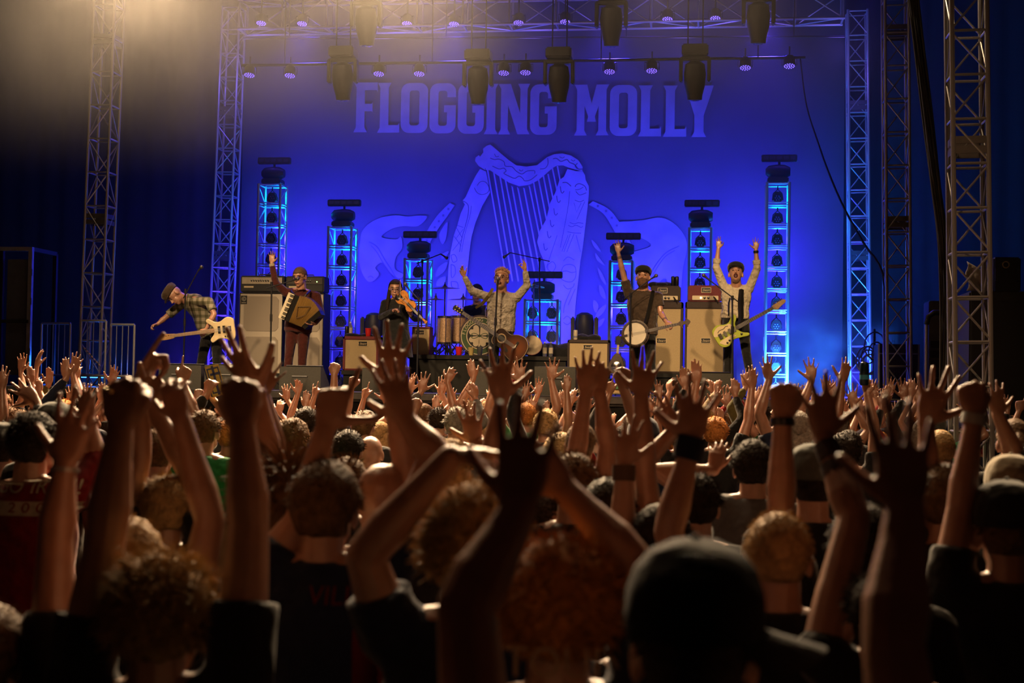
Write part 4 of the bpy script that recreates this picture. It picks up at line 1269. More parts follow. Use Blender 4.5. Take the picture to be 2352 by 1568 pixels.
# two tall bass cabinets with rounded speaker windows
za = at_y(600, 858, 21.3).z
riser('low black platform under the tall bass cabinets', 540, 752, 21.25, 22.0, za)
for rect, lab in (((548, 672, 648, 858), 'tall silver-grilled bass cabinet under the amplifier with a row of knobs'), ((656, 673, 742, 858), 'tall silver-grilled bass cabinet behind the accordion player')):
    root, z1 = cabinet('bass_cabinet', lab, 'speaker cabinet', rect, 21.3, za, 0.40, TOLEX['black'], GRILLE3, (0.012, 0.012, 0.012, 0.012), hnd=False)
    c, w, h = px_rect(*rect, 21.3)
    hh = z1 - za
    for k in range(2):
        zc = za + hh * (0.25 + 0.5 * k) - 0.01
        ob('speaker_window', MB().prism([(a, b) for a, b in ((-w * .40, -hh * .17), (-w * .33, -hh * .215), (w * .33, -hh * .215), (w * .40, -hh * .17), (w * .40, hh * .17), (w * .33, hh * .215), (-w * .33, hh * .215), (-w * .40, hh * .17))], (c.x, 21.318, zc), X_, Z_, -Y_, 0, 0.006), GRILLE2, root, False)
    lg = Vector((c.x - w * 0.40, 21.315, z1 - 0.11))
    e = ob('maker_emblem', MB().box(lg, (0.10, 0.008, 0.13)), BADGE, root, False)
    ob('emblem_mark', MB().ring(circ(0.034, 20), circ(0.026, 20), lg + Vector((0, -0.005, 0.015)), X_, Z_, -Y_, 0, 0.003).ring(circ(0.018, 16, 0, 0, 0.5, 5.5, end=True), circ(0.010, 16, 0, 0, 0.5, 5.5, end=True), lg + Vector((0, -0.005, 0.015)), X_, Z_, -Y_, 0, 0.003, False).box(lg + Vector((0, -0.006, -0.045)), (0.07, 0.004, 0.010)), mat('emblem_silver', (0.30, 0.28, 0.24), 0.4, 0.3), e, False)
def bass_head(rect, Y, lab, bright):
    c, w, h = px_rect(*rect, Y)
    root = thing('bass_amplifier', lab, 'amplifier', (c.x, Y + 0.15, c.z - h / 2))
    ob('case', MB().box((c.x, Y + 0.16, c.z), (w, 0.32, h), None, 0.015), TOLEX['black'], root)
    ob('control_panel', MB().box((c.x, Y - 0.004, c.z + h * 0.20), (w * 0.92, 0.012, h * 0.40)), mat('panel_silver_%d' % bright, (0.38, 0.33, 0.26) if bright else (0.05, 0.045, 0.04), 0.35, 0.4), root, False)
    ob('grille', MB().box((c.x, Y - 0.002, c.z - h * 0.24), (w * 0.92, 0.010, h * 0.36)), mat('amp_grille_black', (0.02, 0.02, 0.02), 0.7, 0, 0.2, 200), root, False)
    for k in range(8):
        ob('knob', MB().lathe([(0.013, 0), (0.012, 0.016), (0.0, 0.018)], 10, (c.x - w * 0.24 + k * w * 0.055, Y - 0.010, c.z + h * 0.20), Matrix.Rotation(PI / 2, 3, 'X')), BADGE, root)
    ob('name_plate', MB().box((c.x - w * 0.30, Y - 0.008, c.z - h * 0.18), (w * 0.22, 0.006, h * 0.10)), PLATE, root, False)
    ob('pilot_lamp', MB().lathe([(0.010, 0), (0.006, 0.008), (0, 0.01)], 8, (c.x + w * 0.32, Y - 0.010, c.z + h * 0.15), Matrix.Rotation(PI / 2, 3, 'X')), mat('pilot_green', (0.2, 0.6, 0.2), 0.3, 0, 0, emit=(0.6, 1.0, 0.3), estr=3), root)
    ob('handle', MB().tube([(c.x - 0.10, Y + 0.16, c.z + h / 2 - 0.004), (c.x - 0.09, Y + 0.16, c.z + h / 2 + 0.03), (c.x + 0.09, Y + 0.16, c.z + h / 2 + 0.03), (c.x + 0.10, Y + 0.16, c.z + h / 2 - 0.004)], 0.010, 6), BLACK, root)
bass_head((552, 633, 652, 671), 21.32, 'black bass amplifier with silver panel and row of knobs', 1)
bass_head((656, 634, 744, 671), 21.32, 'black bass amplifier behind the accordion player', 0)
# smaller cream-fronted amplifiers
z_c = at_y(826, 851, 20.3).z
riser('low black box under the cream amplifier with the red cup', 784, 872, 20.25, 20.75, z_c)
c1, z_c1 = cabinet('combo_amplifier', 'dark-edged amplifier with cream grille, a red cup standing on it', 'amplifier', (787, 772, 869, 851), 20.3, z_c, 0.28, TOLEX['ox'], GRILLE, (0.035, 0.035, 0.05, 0.03), (833, 789, 0.125, 0.062), hnd=False)
c2, z_c2 = cabinet('combo_amplifier', 'small cream amplifier with oxblood side, standing beside the violin player', 'amplifier', (946, 750, 987, 812), 21.15, ZR, 0.26, TOLEX['ox'], GRILLE, (0.012, 0.012, 0.03, 0.012), (964, 763, 0.125, 0.062), hnd=False)
c3, z_c3 = cabinet('combo_amplifier', 'cream-fronted amplifier with a white can and black cap on top', 'amplifier', (1303, 780, 1399, 868), 20.7, at_y(1350, 868, 20.7).z, 0.30, TOLEX['brown'], GRILLE, (0.03, 0.03, 0.05, 0.03), (1350, 797, 0.125, 0.062), hnd=False)
riser('low black box under the cream amplifier with the white can', 1300, 1402, 20.68, 21.1, at_y(1350, 868, 20.7).z)
zq = at_y(1580, 858, 21.2).z
riser('low black platform under the two tan speaker cabinets', 1476, 1672, 21.15, 21.8, zq)
cabinet('speaker_cabinet', 'tall tan-grilled speaker cabinet behind the banjo player', 'speaker cabinet', (1483, 693, 1568, 858), 21.2, zq, 0.36, TOLEX['brown'], GRILLE, (0.03, 0.035, 0.10, 0.03), (1519, 782, 0.13, 0.066), hnd=False)
cabinet('speaker_cabinet', 'tall tan-grilled speaker cabinet behind the guitarist with raised arms', 'speaker cabinet', (1573, 693, 1666, 858), 21.2, zq, 0.36, TOLEX['brown'], GRILLE, (0.03, 0.03, 0.10, 0.03), (1621, 782, 0.13, 0.066), hnd=False)
def valve_head(rect, Y, lab, tol, bpos):
    c, w, h = px_rect(*rect, Y)
    z0 = c.z - h / 2
    root = thing('amplifier_head', lab, 'amplifier', (c.x, Y + 0.12, z0))
    ob('case', MB().box((c.x, Y + 0.12, c.z), (w, 0.24, h), None, 0.018), tol, root)
    bc = at_y(*bpos, Y); bc.y = Y - 0.002
    badge(root, bc, 0.13, 0.066)
    pc = Vector((c.x + w * 0.02, Y - 0.004, z0 + h * 0.22))
    ob('control_plate', MB().box(pc, (w * 0.78, 0.012, h * 0.27), None, 0.005), PLATE, root)
    for k in (-0.02, 0.09):
        ob('knob', MB().lathe([(0.020, 0), (0.015, 0.02), (0.0, 0.022)], 12, pc + Vector((w * k, -0.006, 0)), Matrix.Rotation(PI / 2, 3, 'X')), BADGE, root)
    ob('pilot_lamp', MB().lathe([(0.014, 0), (0.010, 0.012), (0, 0.014)], 10, pc + Vector((-w * 0.13, -0.006, 0)), Matrix.Rotation(PI / 2, 3, 'X')), mat('pilot_warm', (1, 0.9, 0.7), 0.3, 0, 0, emit=(1, 0.8, 0.5), estr=4), root)
    ob('plug_lead', MB().tube([pc + Vector((w * 0.25, -0.008, 0.015)), pc + Vector((w * 0.28, -0.05, 0.0)), pc + Vector((w * 0.36, -0.05, -0.06)), pc + Vector((w * 0.40, -0.03, -0.12))], 0.009, 6), BADGE, root)
    return z0 + h
zt1 = valve_head((1494, 656, 1563, 692), 21.25, 'dark brown valve amplifier head with cream panel and black cans on top', TOLEX['brown'], (1522, 667))
zt2 = valve_head((1580, 655, 1657, 692), 21.25, 'oxblood red valve amplifier head with cream control panel', TOLEX['ox'], (1622, 666))
def on_top(px, Y, z):
    p = at_y(px, 700, Y); return Vector((p.x, Y, z))
def cyl_thing(name, label, cat, p, prof, m, group=None, extra=None):
    t = thing(name, label, cat, p, group)
    ob('body', MB().lathe(prof, 16, p), m, t)
    if extra:
        for nm, pr, mm in extra:
            ob(nm, MB().lathe(pr, 16, p), mm, t)
    return t
CANBLK = mat('can_black', (0.015, 0.014, 0.016), 0.35, 0.4)
for dx in (0, 9):
    cyl_thing('drink_can', 'tall black drink can on the dark brown amplifier head', 'can', on_top(1545 + dx, 21.33, zt1), [(0.024, 0), (0.029, 0.008), (0.029, 0.128), (0.024, 0.142)], CANBLK, 'black cans on the amplifier head', [('rim', [(0.022, 0.142), (0.024, 0.146), (0.019, 0.147)], CHROME)])
RED = mat('plastic_cup_red', (0.62, 0.02, 0.02), 0.35, 0, 0.05)
def cup(label, p, m, h=0.12, r=0.047, mm=None):
    t = thing('plastic_cup', label, 'cup', p)
    ob('cup_wall', MB().lathe([(r * 0.66, 0), (r * 0.72, 0.004), (r * 0.85, h * 0.5), (r, h), (r * 0.94, h), (r * 0.60, 0.01)], 18, p), m, t)
    ob('rim', MB().lathe([(r, h - 0.004), (r * 1.05, h), (r, h + 0.004)], 18, p, loop=True), mm or m, t)
cup('red plastic cup standing on the oxblood-edged cream amplifier', on_top(847, 20.45, z_c1), RED)
cup('red plastic cup on the drum riser before the bass drum', on_top(1056, 21.0, ZR), RED, 0.125, 0.055)
cup('yellow paper cup on the drum riser before the bass drum', on_top(1084, 21.0, ZR), mat('paper_cup_yellow', (0.55, 0.42, 0.15), 0.6), 0.115, 0.046)
cup('clear plastic cup on the drum riser beside the yellow cup', on_top(1104, 21.05, ZR), mat('clear_plastic', (0.8, 0.8, 0.8), 0.1, 0, 0, trans=0.9), 0.13, 0.045)
PET = mat('water_bottle_plastic', (0.75, 0.78, 0.85), 0.08, 0, 0, trans=0.85)
def bottle(label, p, group=None):
    t = thing('water_bottle', label, 'bottle', p, group)
    ob('bottle', MB().lathe([(0.028, 0), (0.033, 0.01), (0.033, 0.13), (0.030, 0.15), (0.013, 0.185), (0.013, 0.20)], 14, p), PET, t)
    ob('bottle_label', MB().lathe([(0.0335, 0.045), (0.034, 0.05), (0.034, 0.125), (0.0335, 0.13)], 14, p), mat('bottle_label_cream', (0.55, 0.48, 0.38), 0.6), t)
    ob('screw_cap', MB().lathe([(0.015, 0.198), (0.015, 0.215), (0.0, 0.216)], 12, p), mat('cap_white', (0.7, 0.7, 0.7), 0.5), t)
for px in (1253, 1267):
    bottle('clear water bottle on the drum riser beside the frame drum', on_top(px, 21.0, ZR), 'water bottles on the drum riser')
cyl_thing('drink_can', 'black can on the oxblood-edged cream amplifier', 'can', on_top(798, 20.45, z_c1), [(0.024, 0), (0.03, 0.008), (0.03, 0.135), (0.024, 0.15)], CANBLK, None, [('print_band', [(0.0305, 0.0), (0.031, 0.005), (0.031, 0.03), (0.0305, 0.032)], mat('can_orange', (0.5, 0.15, 0.05), 0.4))])
bottle('clear water bottle on the oxblood-edged cream amplifier', on_top(806, 20.5, z_c1))
cyl_thing('drink_can', 'white can on the cream amplifier next to the black cap', 'can', on_top(1323, 20.8, z_c3), [(0.026, 0), (0.031, 0.008), (0.031, 0.128), (0.026, 0.142)], mat('can_white', (0.55, 0.47, 0.36), 0.4), None, [('printed_bands', [(0.0312, 0.03), (0.0318, 0.035), (0.0318, 0.05), (0.0312, 0.055)], mat('can_print', (0.2, 0.2, 0.25), 0.4))])
def heap(label, cat, name, p, w, d, h, m, seed):
    rng = random.Random(seed)
    mb = MB()
    for k in range(6):
        ellip(mb, p + Vector((rng.uniform(-w, w) * 0.5, rng.uniform(-d, d) * 0.4, h * 0.30)), X_ * w * 0.42, Y_ * d * 0.4, Z_ * h * rng.uniform(0.4, 0.7), 10, 6)
    t = put(name, remesh(mb, 0.012, 2, 0.6, m, name), thing(name, label, cat, p)); return t
heap('crumpled black cap lying on the cream amplifier by the white can', 'cap', 'crumpled_hat', on_top(1352, 20.85, z_c3), 0.26, 0.2, 0.10, BLK, 3)
heap('black cloth bag lying on the cream amplifier by the black can', 'bag', 'cloth_bag', on_top(824, 20.45, z_c1), 0.26, 0.2, 0.06, BLK, 4)
heap('black pouch lying on the dark brown amplifier head', 'pouch', 'soft_pouch', on_top(1517, 21.36, zt1), 0.22, 0.16, 0.07, BLK, 5)
heap('dark bundled stage cloth on the drum riser behind the water bottles', 'cloth', 'stage_cloth', on_top(1285, 21.5, ZR), 0.55, 0.3, 0.24, BLK, 6)
heap('small cream towel on the drum riser beside the guitar body', 'towel', 'hand_towel', on_top(1194, 21.0, ZR), 0.13, 0.1, 0.06, mat('cloth_towel', (0.6, 0.5, 0.4), 0.95), 7)
# floor monitors
WEDGE = mat('monitor_paint', (0.030, 0.028, 0.022), 0.7, 0, 0.2, 60, 0.2, 200)
def wedge(label, x0, x1, ytop, Y):
    a, b = at_y(x0, ytop, Y), at_y(x1, ytop, Y)
    c = (a.x + b.x) / 2; w = b.x - a.x
    h = max(at_y((x0 + x1) / 2, ytop, Y).z - STAGE_Z, 0.24)
    t = thing('floor_monitor', label, 'monitor speaker', (c, Y + 0.2, STAGE_Z))
    ob('case', MB().prism([(0, 0), (0.5, 0), (0.42, h * 0.35), (0.12, h), (0, h)], (c - w / 2, Y, STAGE_Z), Y_, Z_, X_, 0, w), WEDGE, t, False)
    ob('grille', MB().box((c, Y + 0.285, STAGE_Z + h * 0.66), (w * 0.9, 0.01, 0.30), Matrix.Rotation(math.radians(-58 + 90), 3, 'X')), mat('monitor_grille', (0.015, 0.015, 0.015), 0.6, 0.3), t, False)
    ob('handle', MB().tube([(c - w * 0.18, Y - 0.004, STAGE_Z + h * 0.6), (c - w * 0.18, Y - 0.02, STAGE_Z + h * 0.6), (c + w * 0.18, Y - 0.02, STAGE_Z + h * 0.6), (c + w * 0.18, Y - 0.004, STAGE_Z + h * 0.6)], 0.009, 6), BLACK, t)
wedge('black wedge monitor before the accordion player', 642, 737, 842, 18.3)
wedge('black wedge monitor before the bass player', 365, 462, 838, 18.3)
wedge('black wedge monitor behind the yellow card box', 470, 560, 838, 18.3)
wedge('dark wedge monitor before the violin player', 832, 925, 845, 18.3)
wedge('dark wedge monitor before the frame drum', 1228, 1322, 842, 18.3)
wedge('dark wedge monitor before the singer', 1090, 1190, 846, 18.25)
wedge('olive-black wedge monitor before the guitarist', 1572, 1682, 857, 18.3)
# drum kit
SHELL = mat('drum_shell_champagne', (0.42, 0.27, 0.17), 0.35, 0.25, 0.35, 60)
HEADW = mat('drum_head_cream', (0.60, 0.50, 0.36), 0.6, 0, 0.05)
HOOP = mat('drum_hoop_dark', (0.05, 0.018, 0.02), 0.4)
GREEN = mat('drum_print_green', (0.030, 0.070, 0.018), 0.6, 0, 0.1)
kit = Vector((at_y(1102, 769, 21.4).x, 21.4, ZR))
kr = 0.305
kc = Vector((kit.x, 21.4, ZR + kr))
t = thing('bass_drum', 'bass drum with black and green head showing a cream four-leaf clover', 'drum', kit)
RY = Matrix.Rotation(PI / 2, 3, 'X')
ob('shell', MB().lathe([(kr - 0.01, 0), (kr - 0.01, -0.42), (kr - 0.03, -0.42), (kr - 0.03, 0)], 40, kc, RY, loop=True), SHELL, t)
ob('hoop', MB().lathe([(kr - 0.012, 0.03), (kr + 0.008, 0.03), (kr + 0.008, -0.02), (kr - 0.012, -0.02)], 40, kc, RY, loop=True), HOOP, t)
hd = ob('drum_head', MB().lathe([(0, 0.018), (kr - 0.012, 0.018), (kr - 0.012, 0.010), (0, 0.010)], 40, kc, RY), BADGE, t)
fz = Vector((0, -0.0195, 0))
ob('printed_ring', MB().ring(circ(kr - 0.018, 40), circ(kr - 0.030, 40), kc + fz, X_, Z_, -Y_, 0, 0.0012), HEADW, hd, False)
ob('printed_ring', MB().ring(circ(kr - 0.030, 40), circ(kr * 0.66, 40), kc + fz, X_, Z_, -Y_, 0, 0.001), GREEN, hd, False)
ob('printed_ring', MB().ring(circ(kr * 0.665, 40), circ(kr * 0.62, 40), kc + fz, X_, Z_, -Y_, 0, 0.0014), HEADW, hd, False)
lt = MB()
word = 'FLOGGING MOLLY'
for i, ch in enumerate(word):
    if ch == ' ': continue
    a = math.radians(172 - i * (164 / (len(word) - 1)))
    rad = kr * 0.72
    u = Vector((math.sin(a), 0, -math.cos(a))); v = Vector((math.cos(a), 0, math.sin(a)))
    text_on(lt, ch, kc + fz + Vector((0, -0.0022, 0)) + v * rad, u, v, kr * 0.235)
ob('printed_lettering', lt, HEADW, hd, False)
cl = MB()
for q in range(4):
    a = math.radians(45 + 90 * q)
    u = Vector((math.cos(a), 0, math.sin(a))); v = Vector((-math.sin(a), 0, math.cos(a)))
    pts = catmull([(0.02, 0.0), (0.07, 0.055), (0.13, 0.10), (0.185, 0.085), (0.195, 0.035), (0.165, 0.0), (0.195, -0.035), (0.185, -0.085), (0.13, -0.10), (0.07, -0.055)], 4, True)
    cl.prism([(x * kr / 0.36, y * kr / 0.36) for x, y in pts], kc + fz, u, v, -Y_, 0, 0.0016)
sl, sr_ = strip(catmull([(0, -0.02), (0.004, -0.09), (-0.002, -0.145), (-0.016, -0.175)], 5), [0.012] * 8 + [0.026] * 8)
cl.add([kc + fz + Vector((x, -0.002, y)) for x, y in sl] + [kc + fz + Vector((x, -0.002, y)) for x, y in sr_], [(i, i + 1, len(sl) + i + 1, len(sl) + i) for i in range(len(sl) - 1)])
ob('printed_clover', cl, HEADW, hd, False)
cw = MB()
for q in range(4):
    a = math.radians(45 + 90 * q)
    u = Vector((math.cos(a), 0, math.sin(a))); v = Vector((-math.sin(a), 0, math.cos(a))) * (1 if q % 2 else -1)
    L, Rr = strip(catmull([(0, 0), (0.05, 0.012), (0.09, 0.035), (0.105, 0.065), (0.09, 0.075), (0.082, 0.06)], 5), 0.010)
    cw.add([kc + fz - Y_ * 0.0024 + u * x + v * y for x, y in L] + [kc + fz - Y_ * 0.0024 + u * x + v * y for x, y in Rr], [(i, i + 1, len(L) + i + 1, len(L) + i) for i in range(len(L) - 1)])
ob('printed_knot', cw, GREEN, hd, False)
for k in range(8):
    a = math.radians(22 + 45 * k)
    p = kc + Vector((math.cos(a) * (kr + 0.012), -0.03, math.sin(a) * (kr + 0.012)))
    stick('tension_rod', p, p + Vector((0, 0.16, 0)), 0.008, CHROME, t, 6)
for s_ in (-1, 1):
    stick('spur', kc + Vector((s_ * kr * 0.8, 0.1, -kr * 0.5)), Vector((kc.x + s_ * kr * 1.2, 21.36, ZR)), 0.009, CHROME, t, 6)
def drum(label, px0, px1, ytop, ybot, Y, feet=True, tilt=0.0, lab2=None):
    c0 = at_y((px0 + px1) / 2, ytop, Y); c1 = at_y((px0 + px1) / 2, ybot, Y)
    r = (at_y(px1, ytop, Y).x - at_y(px0, ytop, Y).x) / 2
    hgt = c0.z - c1.z
    t = thing('tom_drum', label, 'drum', (c0.x, Y, ZR))
    R = Matrix.Rotation(tilt, 3, 'X')
    o = Vector((c0.x, Y, c1.z))
    ob('shell', MB().lathe([(r - 0.012, 0.0), (r, 0.0), (r, hgt), (r - 0.012, hgt)], 28, o, R, loop=True), SHELL, t)
    ob('drum_head', MB().lathe([(0, hgt + 0.001), (r, hgt + 0.001), (r, hgt + 0.006), (0, hgt + 0.006)], 28, o, R), HEADW, t)
    for z in (0.0, hgt):
        ob('hoop', MB().lathe([(r + 0.001, z - 0.014), (r + 0.012, z - 0.014), (r + 0.012, z + 0.014), (r + 0.001, z + 0.014)], 28, o, R, loop=True), CHROME, t)
    for k in range(8):
        a = 2 * PI * k / 8 + 0.3
        d = R @ Vector((math.cos(a) * (r + 0.012), math.sin(a) * (r + 0.012), 0))
        lg = stick('tension_lug', o + d + R @ Vector((0, 0, 0.02)), o + d + R @ Vector((0, 0, hgt - 0.02)), 0.006, CHROME, t, 6)
    if feet:
        for k in range(3):
            a = 2 * PI * k / 3 - 0.5
            d = Vector((math.cos(a) * (r + 0.02), math.sin(a) * (r + 0.02), 0))
            stick('leg', Vector((o.x + d.x, Y + d.y, ZR)), o + d + Vector((0, 0, hgt * 0.6)), 0.009, CHROME, t, 6)
    else:
        stick('mount_arm', o + Vector((0, r * 0.7, hgt * 0.4)), Vector((o.x + 0.1, Y + r + 0.1, ZR)), 0.014, CHROME, t, 6)
    return t
drum('champagne sparkle floor tom beside the bass drum', 1036, 1072, 727, 787, 21.75)
drum('champagne sparkle floor tom at the outer end of the drum kit', 1006, 1038, 728, 788, 21.5)
drum('champagne sparkle rack tom hidden behind the singer', 1118, 1158, 706, 735, 21.9, False, 0.25)
# snare behind
BRONZE = mat('cymbal_bronze', (0.36, 0.24, 0.09), 0.3, 0.85, 0.15, 40)
def cymbal(label, px, py, wpx, Y, tilt, tx=0.0):
    c = at_y(px, py, Y)
    r = (at_y(px + wpx / 2, py, Y).x - c.x)
    t = thing('cymbal_stand', label, 'cymbal', (c.x, Y, ZR))
    R = Matrix.Rotation(tilt, 3, 'X') @ Matrix.Rotation(tx, 3, 'Y')
    ob('cymbal', MB().lathe([(0.01, 0.035), (r * 0.12, 0.033), (r * 0.2, 0.012), (r * 0.6, 0.004), (r, -0.008), (r, -0.010), (r * 0.6, 0.001), (r * 0.2, 0.008), (0.01, 0.030)], 32, c, R), BRONZE, t)
    ob('felt', MB().lathe([(0.018, 0.03), (0.018, 0.055), (0.008, 0.06), (0.008, 0.09)], 10, c, R), BLACK, t)
    stick('stand_tube', Vector((c.x, Y, ZR + 0.3)), c + Vector((0, 0, 0.02)), 0.011, CHROME, t, 8)
    for k in range(3):
        a = 2 * PI * k / 3 + 0.4
        stick('leg', Vector((c.x, Y, ZR + 0.36)), Vector((c.x + math.cos(a) * 0.28, Y + math.sin(a) * 0.22, ZR + 0.008)), 0.010, CHROME, t, 6)
    return t
cymbal('crash cymbal on a stand beside the violin player', 1022, 661, 68, 22.2, 0.10)
cymbal('ride cymbal low over the floor toms', 1064, 687, 70, 22.0, 0.08)
cymbal('hi-hat cymbals at the outer end of the drum kit', 1001, 687, 44, 21.8, 0.03)
cymbal('crash cymbal on a stand behind the raised arm of the singer', 1226, 656, 50, 22.4, -0.08, 0.1)
# throne and hardware clutter
hw = thing('drum_hardware', 'tangle of chrome drum pedals and tripod legs under the floor toms', 'drum hardware', (kit.x - 0.55, 21.5, ZR))
rng = random.Random(11)
for k in range(26):
    x = at_y(rng.uniform(992, 1062), 800, 21.4).x
    y = 21.3 + rng.uniform(0, 0.35)
    stick('hardware_tube', Vector((x, y, ZR + rng.uniform(0.01, 0.06))), Vector((x + rng.uniform(-0.16, 0.16), y + rng.uniform(-0.1, 0.1), ZR + rng.uniform(0.08, 0.20))), rng.choice((0.007, 0.009, 0.012)), rng.choice((CHROME, BLACKMET, CHROME)), hw, 6)
# frame drum resting on the riser
fc = at_y(1222, 788, 20.98); fr_ = 0.145
fc.y = 21.02; fc.z = ZR + fr_ + 0.01
t = thing('frame_drum', 'round frame drum with worn cream skin and red rim leaning on the riser', 'drum', (fc.x, fc.y, ZR))
R = Matrix.Rotation(PI / 2 - 0.22, 3, 'X')
ob('rim', MB().lathe([(fr_ - 0.006, 0.03), (fr_ + 0.004, 0.03), (fr_ + 0.006, -0.07), (fr_ - 0.006, -0.07)], 32, fc, R, loop=True), mat('frame_drum_red', (0.20, 0.02, 0.02), 0.4), t)
ob('skin', MB().lathe([(0, 0.028), (fr_ - 0.004, 0.028), (fr_ - 0.004, 0.022), (0, 0.022)], 32, fc, R), mat('drum_skin_worn', (0.52, 0.42, 0.30), 0.7, 0, 0.35, 9), t)
ob('beater', MB().tube([fc + Vector((-0.10, -0.04, 0.09)), fc + Vector((-0.05, -0.05, 0.03))], [0.012, 0.014], 8), mat('beater_wood', (0.45, 0.32, 0.16), 0.6), t)
stick('support', Vector((fc.x, fc.y + 0.02, ZR + 0.005)), fc + Vector((0, 0.08, 0)), 0.008, BLACKMET, t, 6)
# standing moving heads before the drop
for px, lab in ((1342, 'dark moving-head light standing on the deck behind the white can'), (858, 'dark moving-head light standing on the deck behind the red cup')):
    p = at_y(px, 780, 23.2); c = Vector((p.x, 23.2, STAGE_Z))
    t = thing('moving_head_light', lab, 'stage light', c)
    zz = at_y(px, 746, 23.2).z
    ob('base', MB().box((c.x, 23.2, (STAGE_Z + zz - 0.25) / 2), (0.42, 0.36, zz - 0.25 - STAGE_Z), None, 0.02), BLACK, t)
    ob('yoke', MB().box((c.x - 0.19, 23.2, zz - 0.08), (0.06, 0.14, 0.42), None, 0.02).box((c.x + 0.19, 23.2, zz - 0.08), (0.06, 0.14, 0.42), None, 0.02), BLACK, t)
    ob('head', MB().lathe([(0.10, -0.22), (0.15, -0.16), (0.155, 0.05), (0.13, 0.16), (0.06, 0.20)], 20, (c.x, 23.2, zz)), BLACK, t)

# ------------------------------------------------------------------ microphone stands
def tripod(t, x, Y, z0, legs=0.3, h=0.55):
    for k in range(3):
        a = 2 * PI * k / 3 + 0.9
        stick('leg', Vector((x, Y, z0 + 0.16)), Vector((x + math.cos(a) * legs, Y + math.sin(a) * legs * 0.8, z0 + 0.008)), 0.009, BLACKMET, t, 6)
def mic_stand(label, top, foot_px, Y, boom=None, mic=None, z0=None, dY=0.0, small=False):
    z0 = STAGE_Z if z0 is None else z0
    p = at_y(*top, Y)
    f = at_y(*foot_px, Y)
    t = thing('microphone_stand', label, 'mic stand', (f.x, Y, z0))
    stick('stand_tube', Vector((f.x, Y, z0 + 0.12)), p, 0.012, BLACKMET, t)
    c = p.lerp(Vector((f.x, Y, z0)), 0.32)
    stick('clutch', c - Z_ * 0.05, c + Z_ * 0.05, 0.019, BLACKMET, t)
    tripod(t, f.x, Y, z0)
    if boom:
        a, b = at_y(*boom[0], Y - 0.01), at_y(*boom[1], Y - 0.01 - dY)
        stick('boom_arm', a, b, 0.008, BLACKMET, t)
        stick('clutch', p - Z_ * 0.03, p + Z_ * 0.03, 0.02, BLACKMET, t)
        e, d = b, (b - a).normalized()
    else:
        e, d = p, (p - Vector((f.x, Y, z0))).normalized()
    if mic is not None:
        m0 = e; m1 = at_y(*mic, Y - 0.01 - dY)
        d = (m1 - m0).normalized()
        mb = MB().tube([m0, m0 + d * 0.04, m1 - d * 0.03, m1 - d * 0.015], [0.011, 0.012, 0.016, 0.018], 10)
        mm = ob('microphone', mb, BLACKMET, t)
        mb = MB(); ellip(mb, m1, X_ * 0.027, Y_ * 0.027, Z_ * 0.027, 12, 8)
        ob('mic_grille', mb, mat('mic_mesh', (0.12, 0.11, 0.11), 0.4, 0.6, 0.3, 300), mm)
    return t
mic_stand('black boom microphone stand in front of the bass player', (426, 668), (420, 893), 19.15, ((421, 685), (455, 622)), (463, 613))
mic_stand('black boom microphone stand beside the accordion player', (624, 652), (620, 893), 19.25, ((612, 662), (668, 645)), (684, 640))
mic_stand('black microphone stand in front of the violin player', (962, 688), (957, 893), 19.4, ((972, 698), (940, 665)), (931, 652))
mic_stand('black straight microphone stand in front of the singer', (1142, 660), (1131, 898), 18.95, None, (1144, 640))
mic_stand('black boom microphone stand in front of the banjo player', (1449, 678), (1446, 898), 19.1, ((1434, 686), (1496, 640)), (1507, 633))
mic_stand('black boom microphone stand in front of the guitarist', (1682, 684), (1683, 898), 19.1, ((1696, 693), (1632, 645)), (1616, 632))
mic_stand('tall overhead microphone stand between the violin player and the drums', (970, 600), (967, 814), 21.6, ((957, 605), (1012, 583)), (1026, 592), ZR)
mic_stand('tall overhead microphone stand behind the frame drum', (1239, 596), (1240, 818), 21.7, ((1263, 600), (1172, 580)), (1158, 590), ZR)

# ------------------------------------------------------------------ the band
HS = 1.2
def musician(label, Y, j, shirt, trousers, skin, sleeves, hands, face, hup=(0, 0, 1), belly=1.0, feet=None, sc=1.0, jacket=None, mouth=0.0, heading=PI, zf=None, seat=False, tw=1.08):
    """j: pixel positions of the joints, each with its own offset in depth"""
    zf = STAGE_Z if zf is None else zf
    J = {}
    for k, v in j.items():
        J[k] = at_y(v[0], v[1], Y + (v[2] if len(v) > 2 else 0))
    J['face'] = Vector(face); J['hup'] = Vector(hup); J['hs'] = HS; J['tw'] = tw; J['head'] = J['head'] - Z_ * 0.012
    for q in 'lr':
        J['a' + q].z = zf + 0.09
        if not seat:
            J['k' + q] = J['h' + q].lerp(J['a' + q], 0.5) + Vector((0, -0.02, 0)) if ('k' + q) not in j else J['k' + q]
    J['ground'] = Vector(((J['al'].x + J['ar'].x) / 2, Y, zf)); J['heading'] = heading
    H_ = []
    for wk, tip, nr, sd, pose, s in hands:
        w = J[wk]; tp = at_y(tip[0], tip[1], Y + (tip[2] if len(tip) > 2 else 0))
        H_.append((w, tp, nr, sd, pose, s))
    root = person(label, J, shirt, trousers, skin, sleeves, 'musicians on the stage', 0.0075, 0.5, H_, True, belly, sc, 1.0, 0.011, jacket=jacket)
    eyes_mouth(root, J['head'], J['face'], J['hup'], sc * HS, mouth)
    return root, J
CAMD = Vector((0.10, -1, 0))
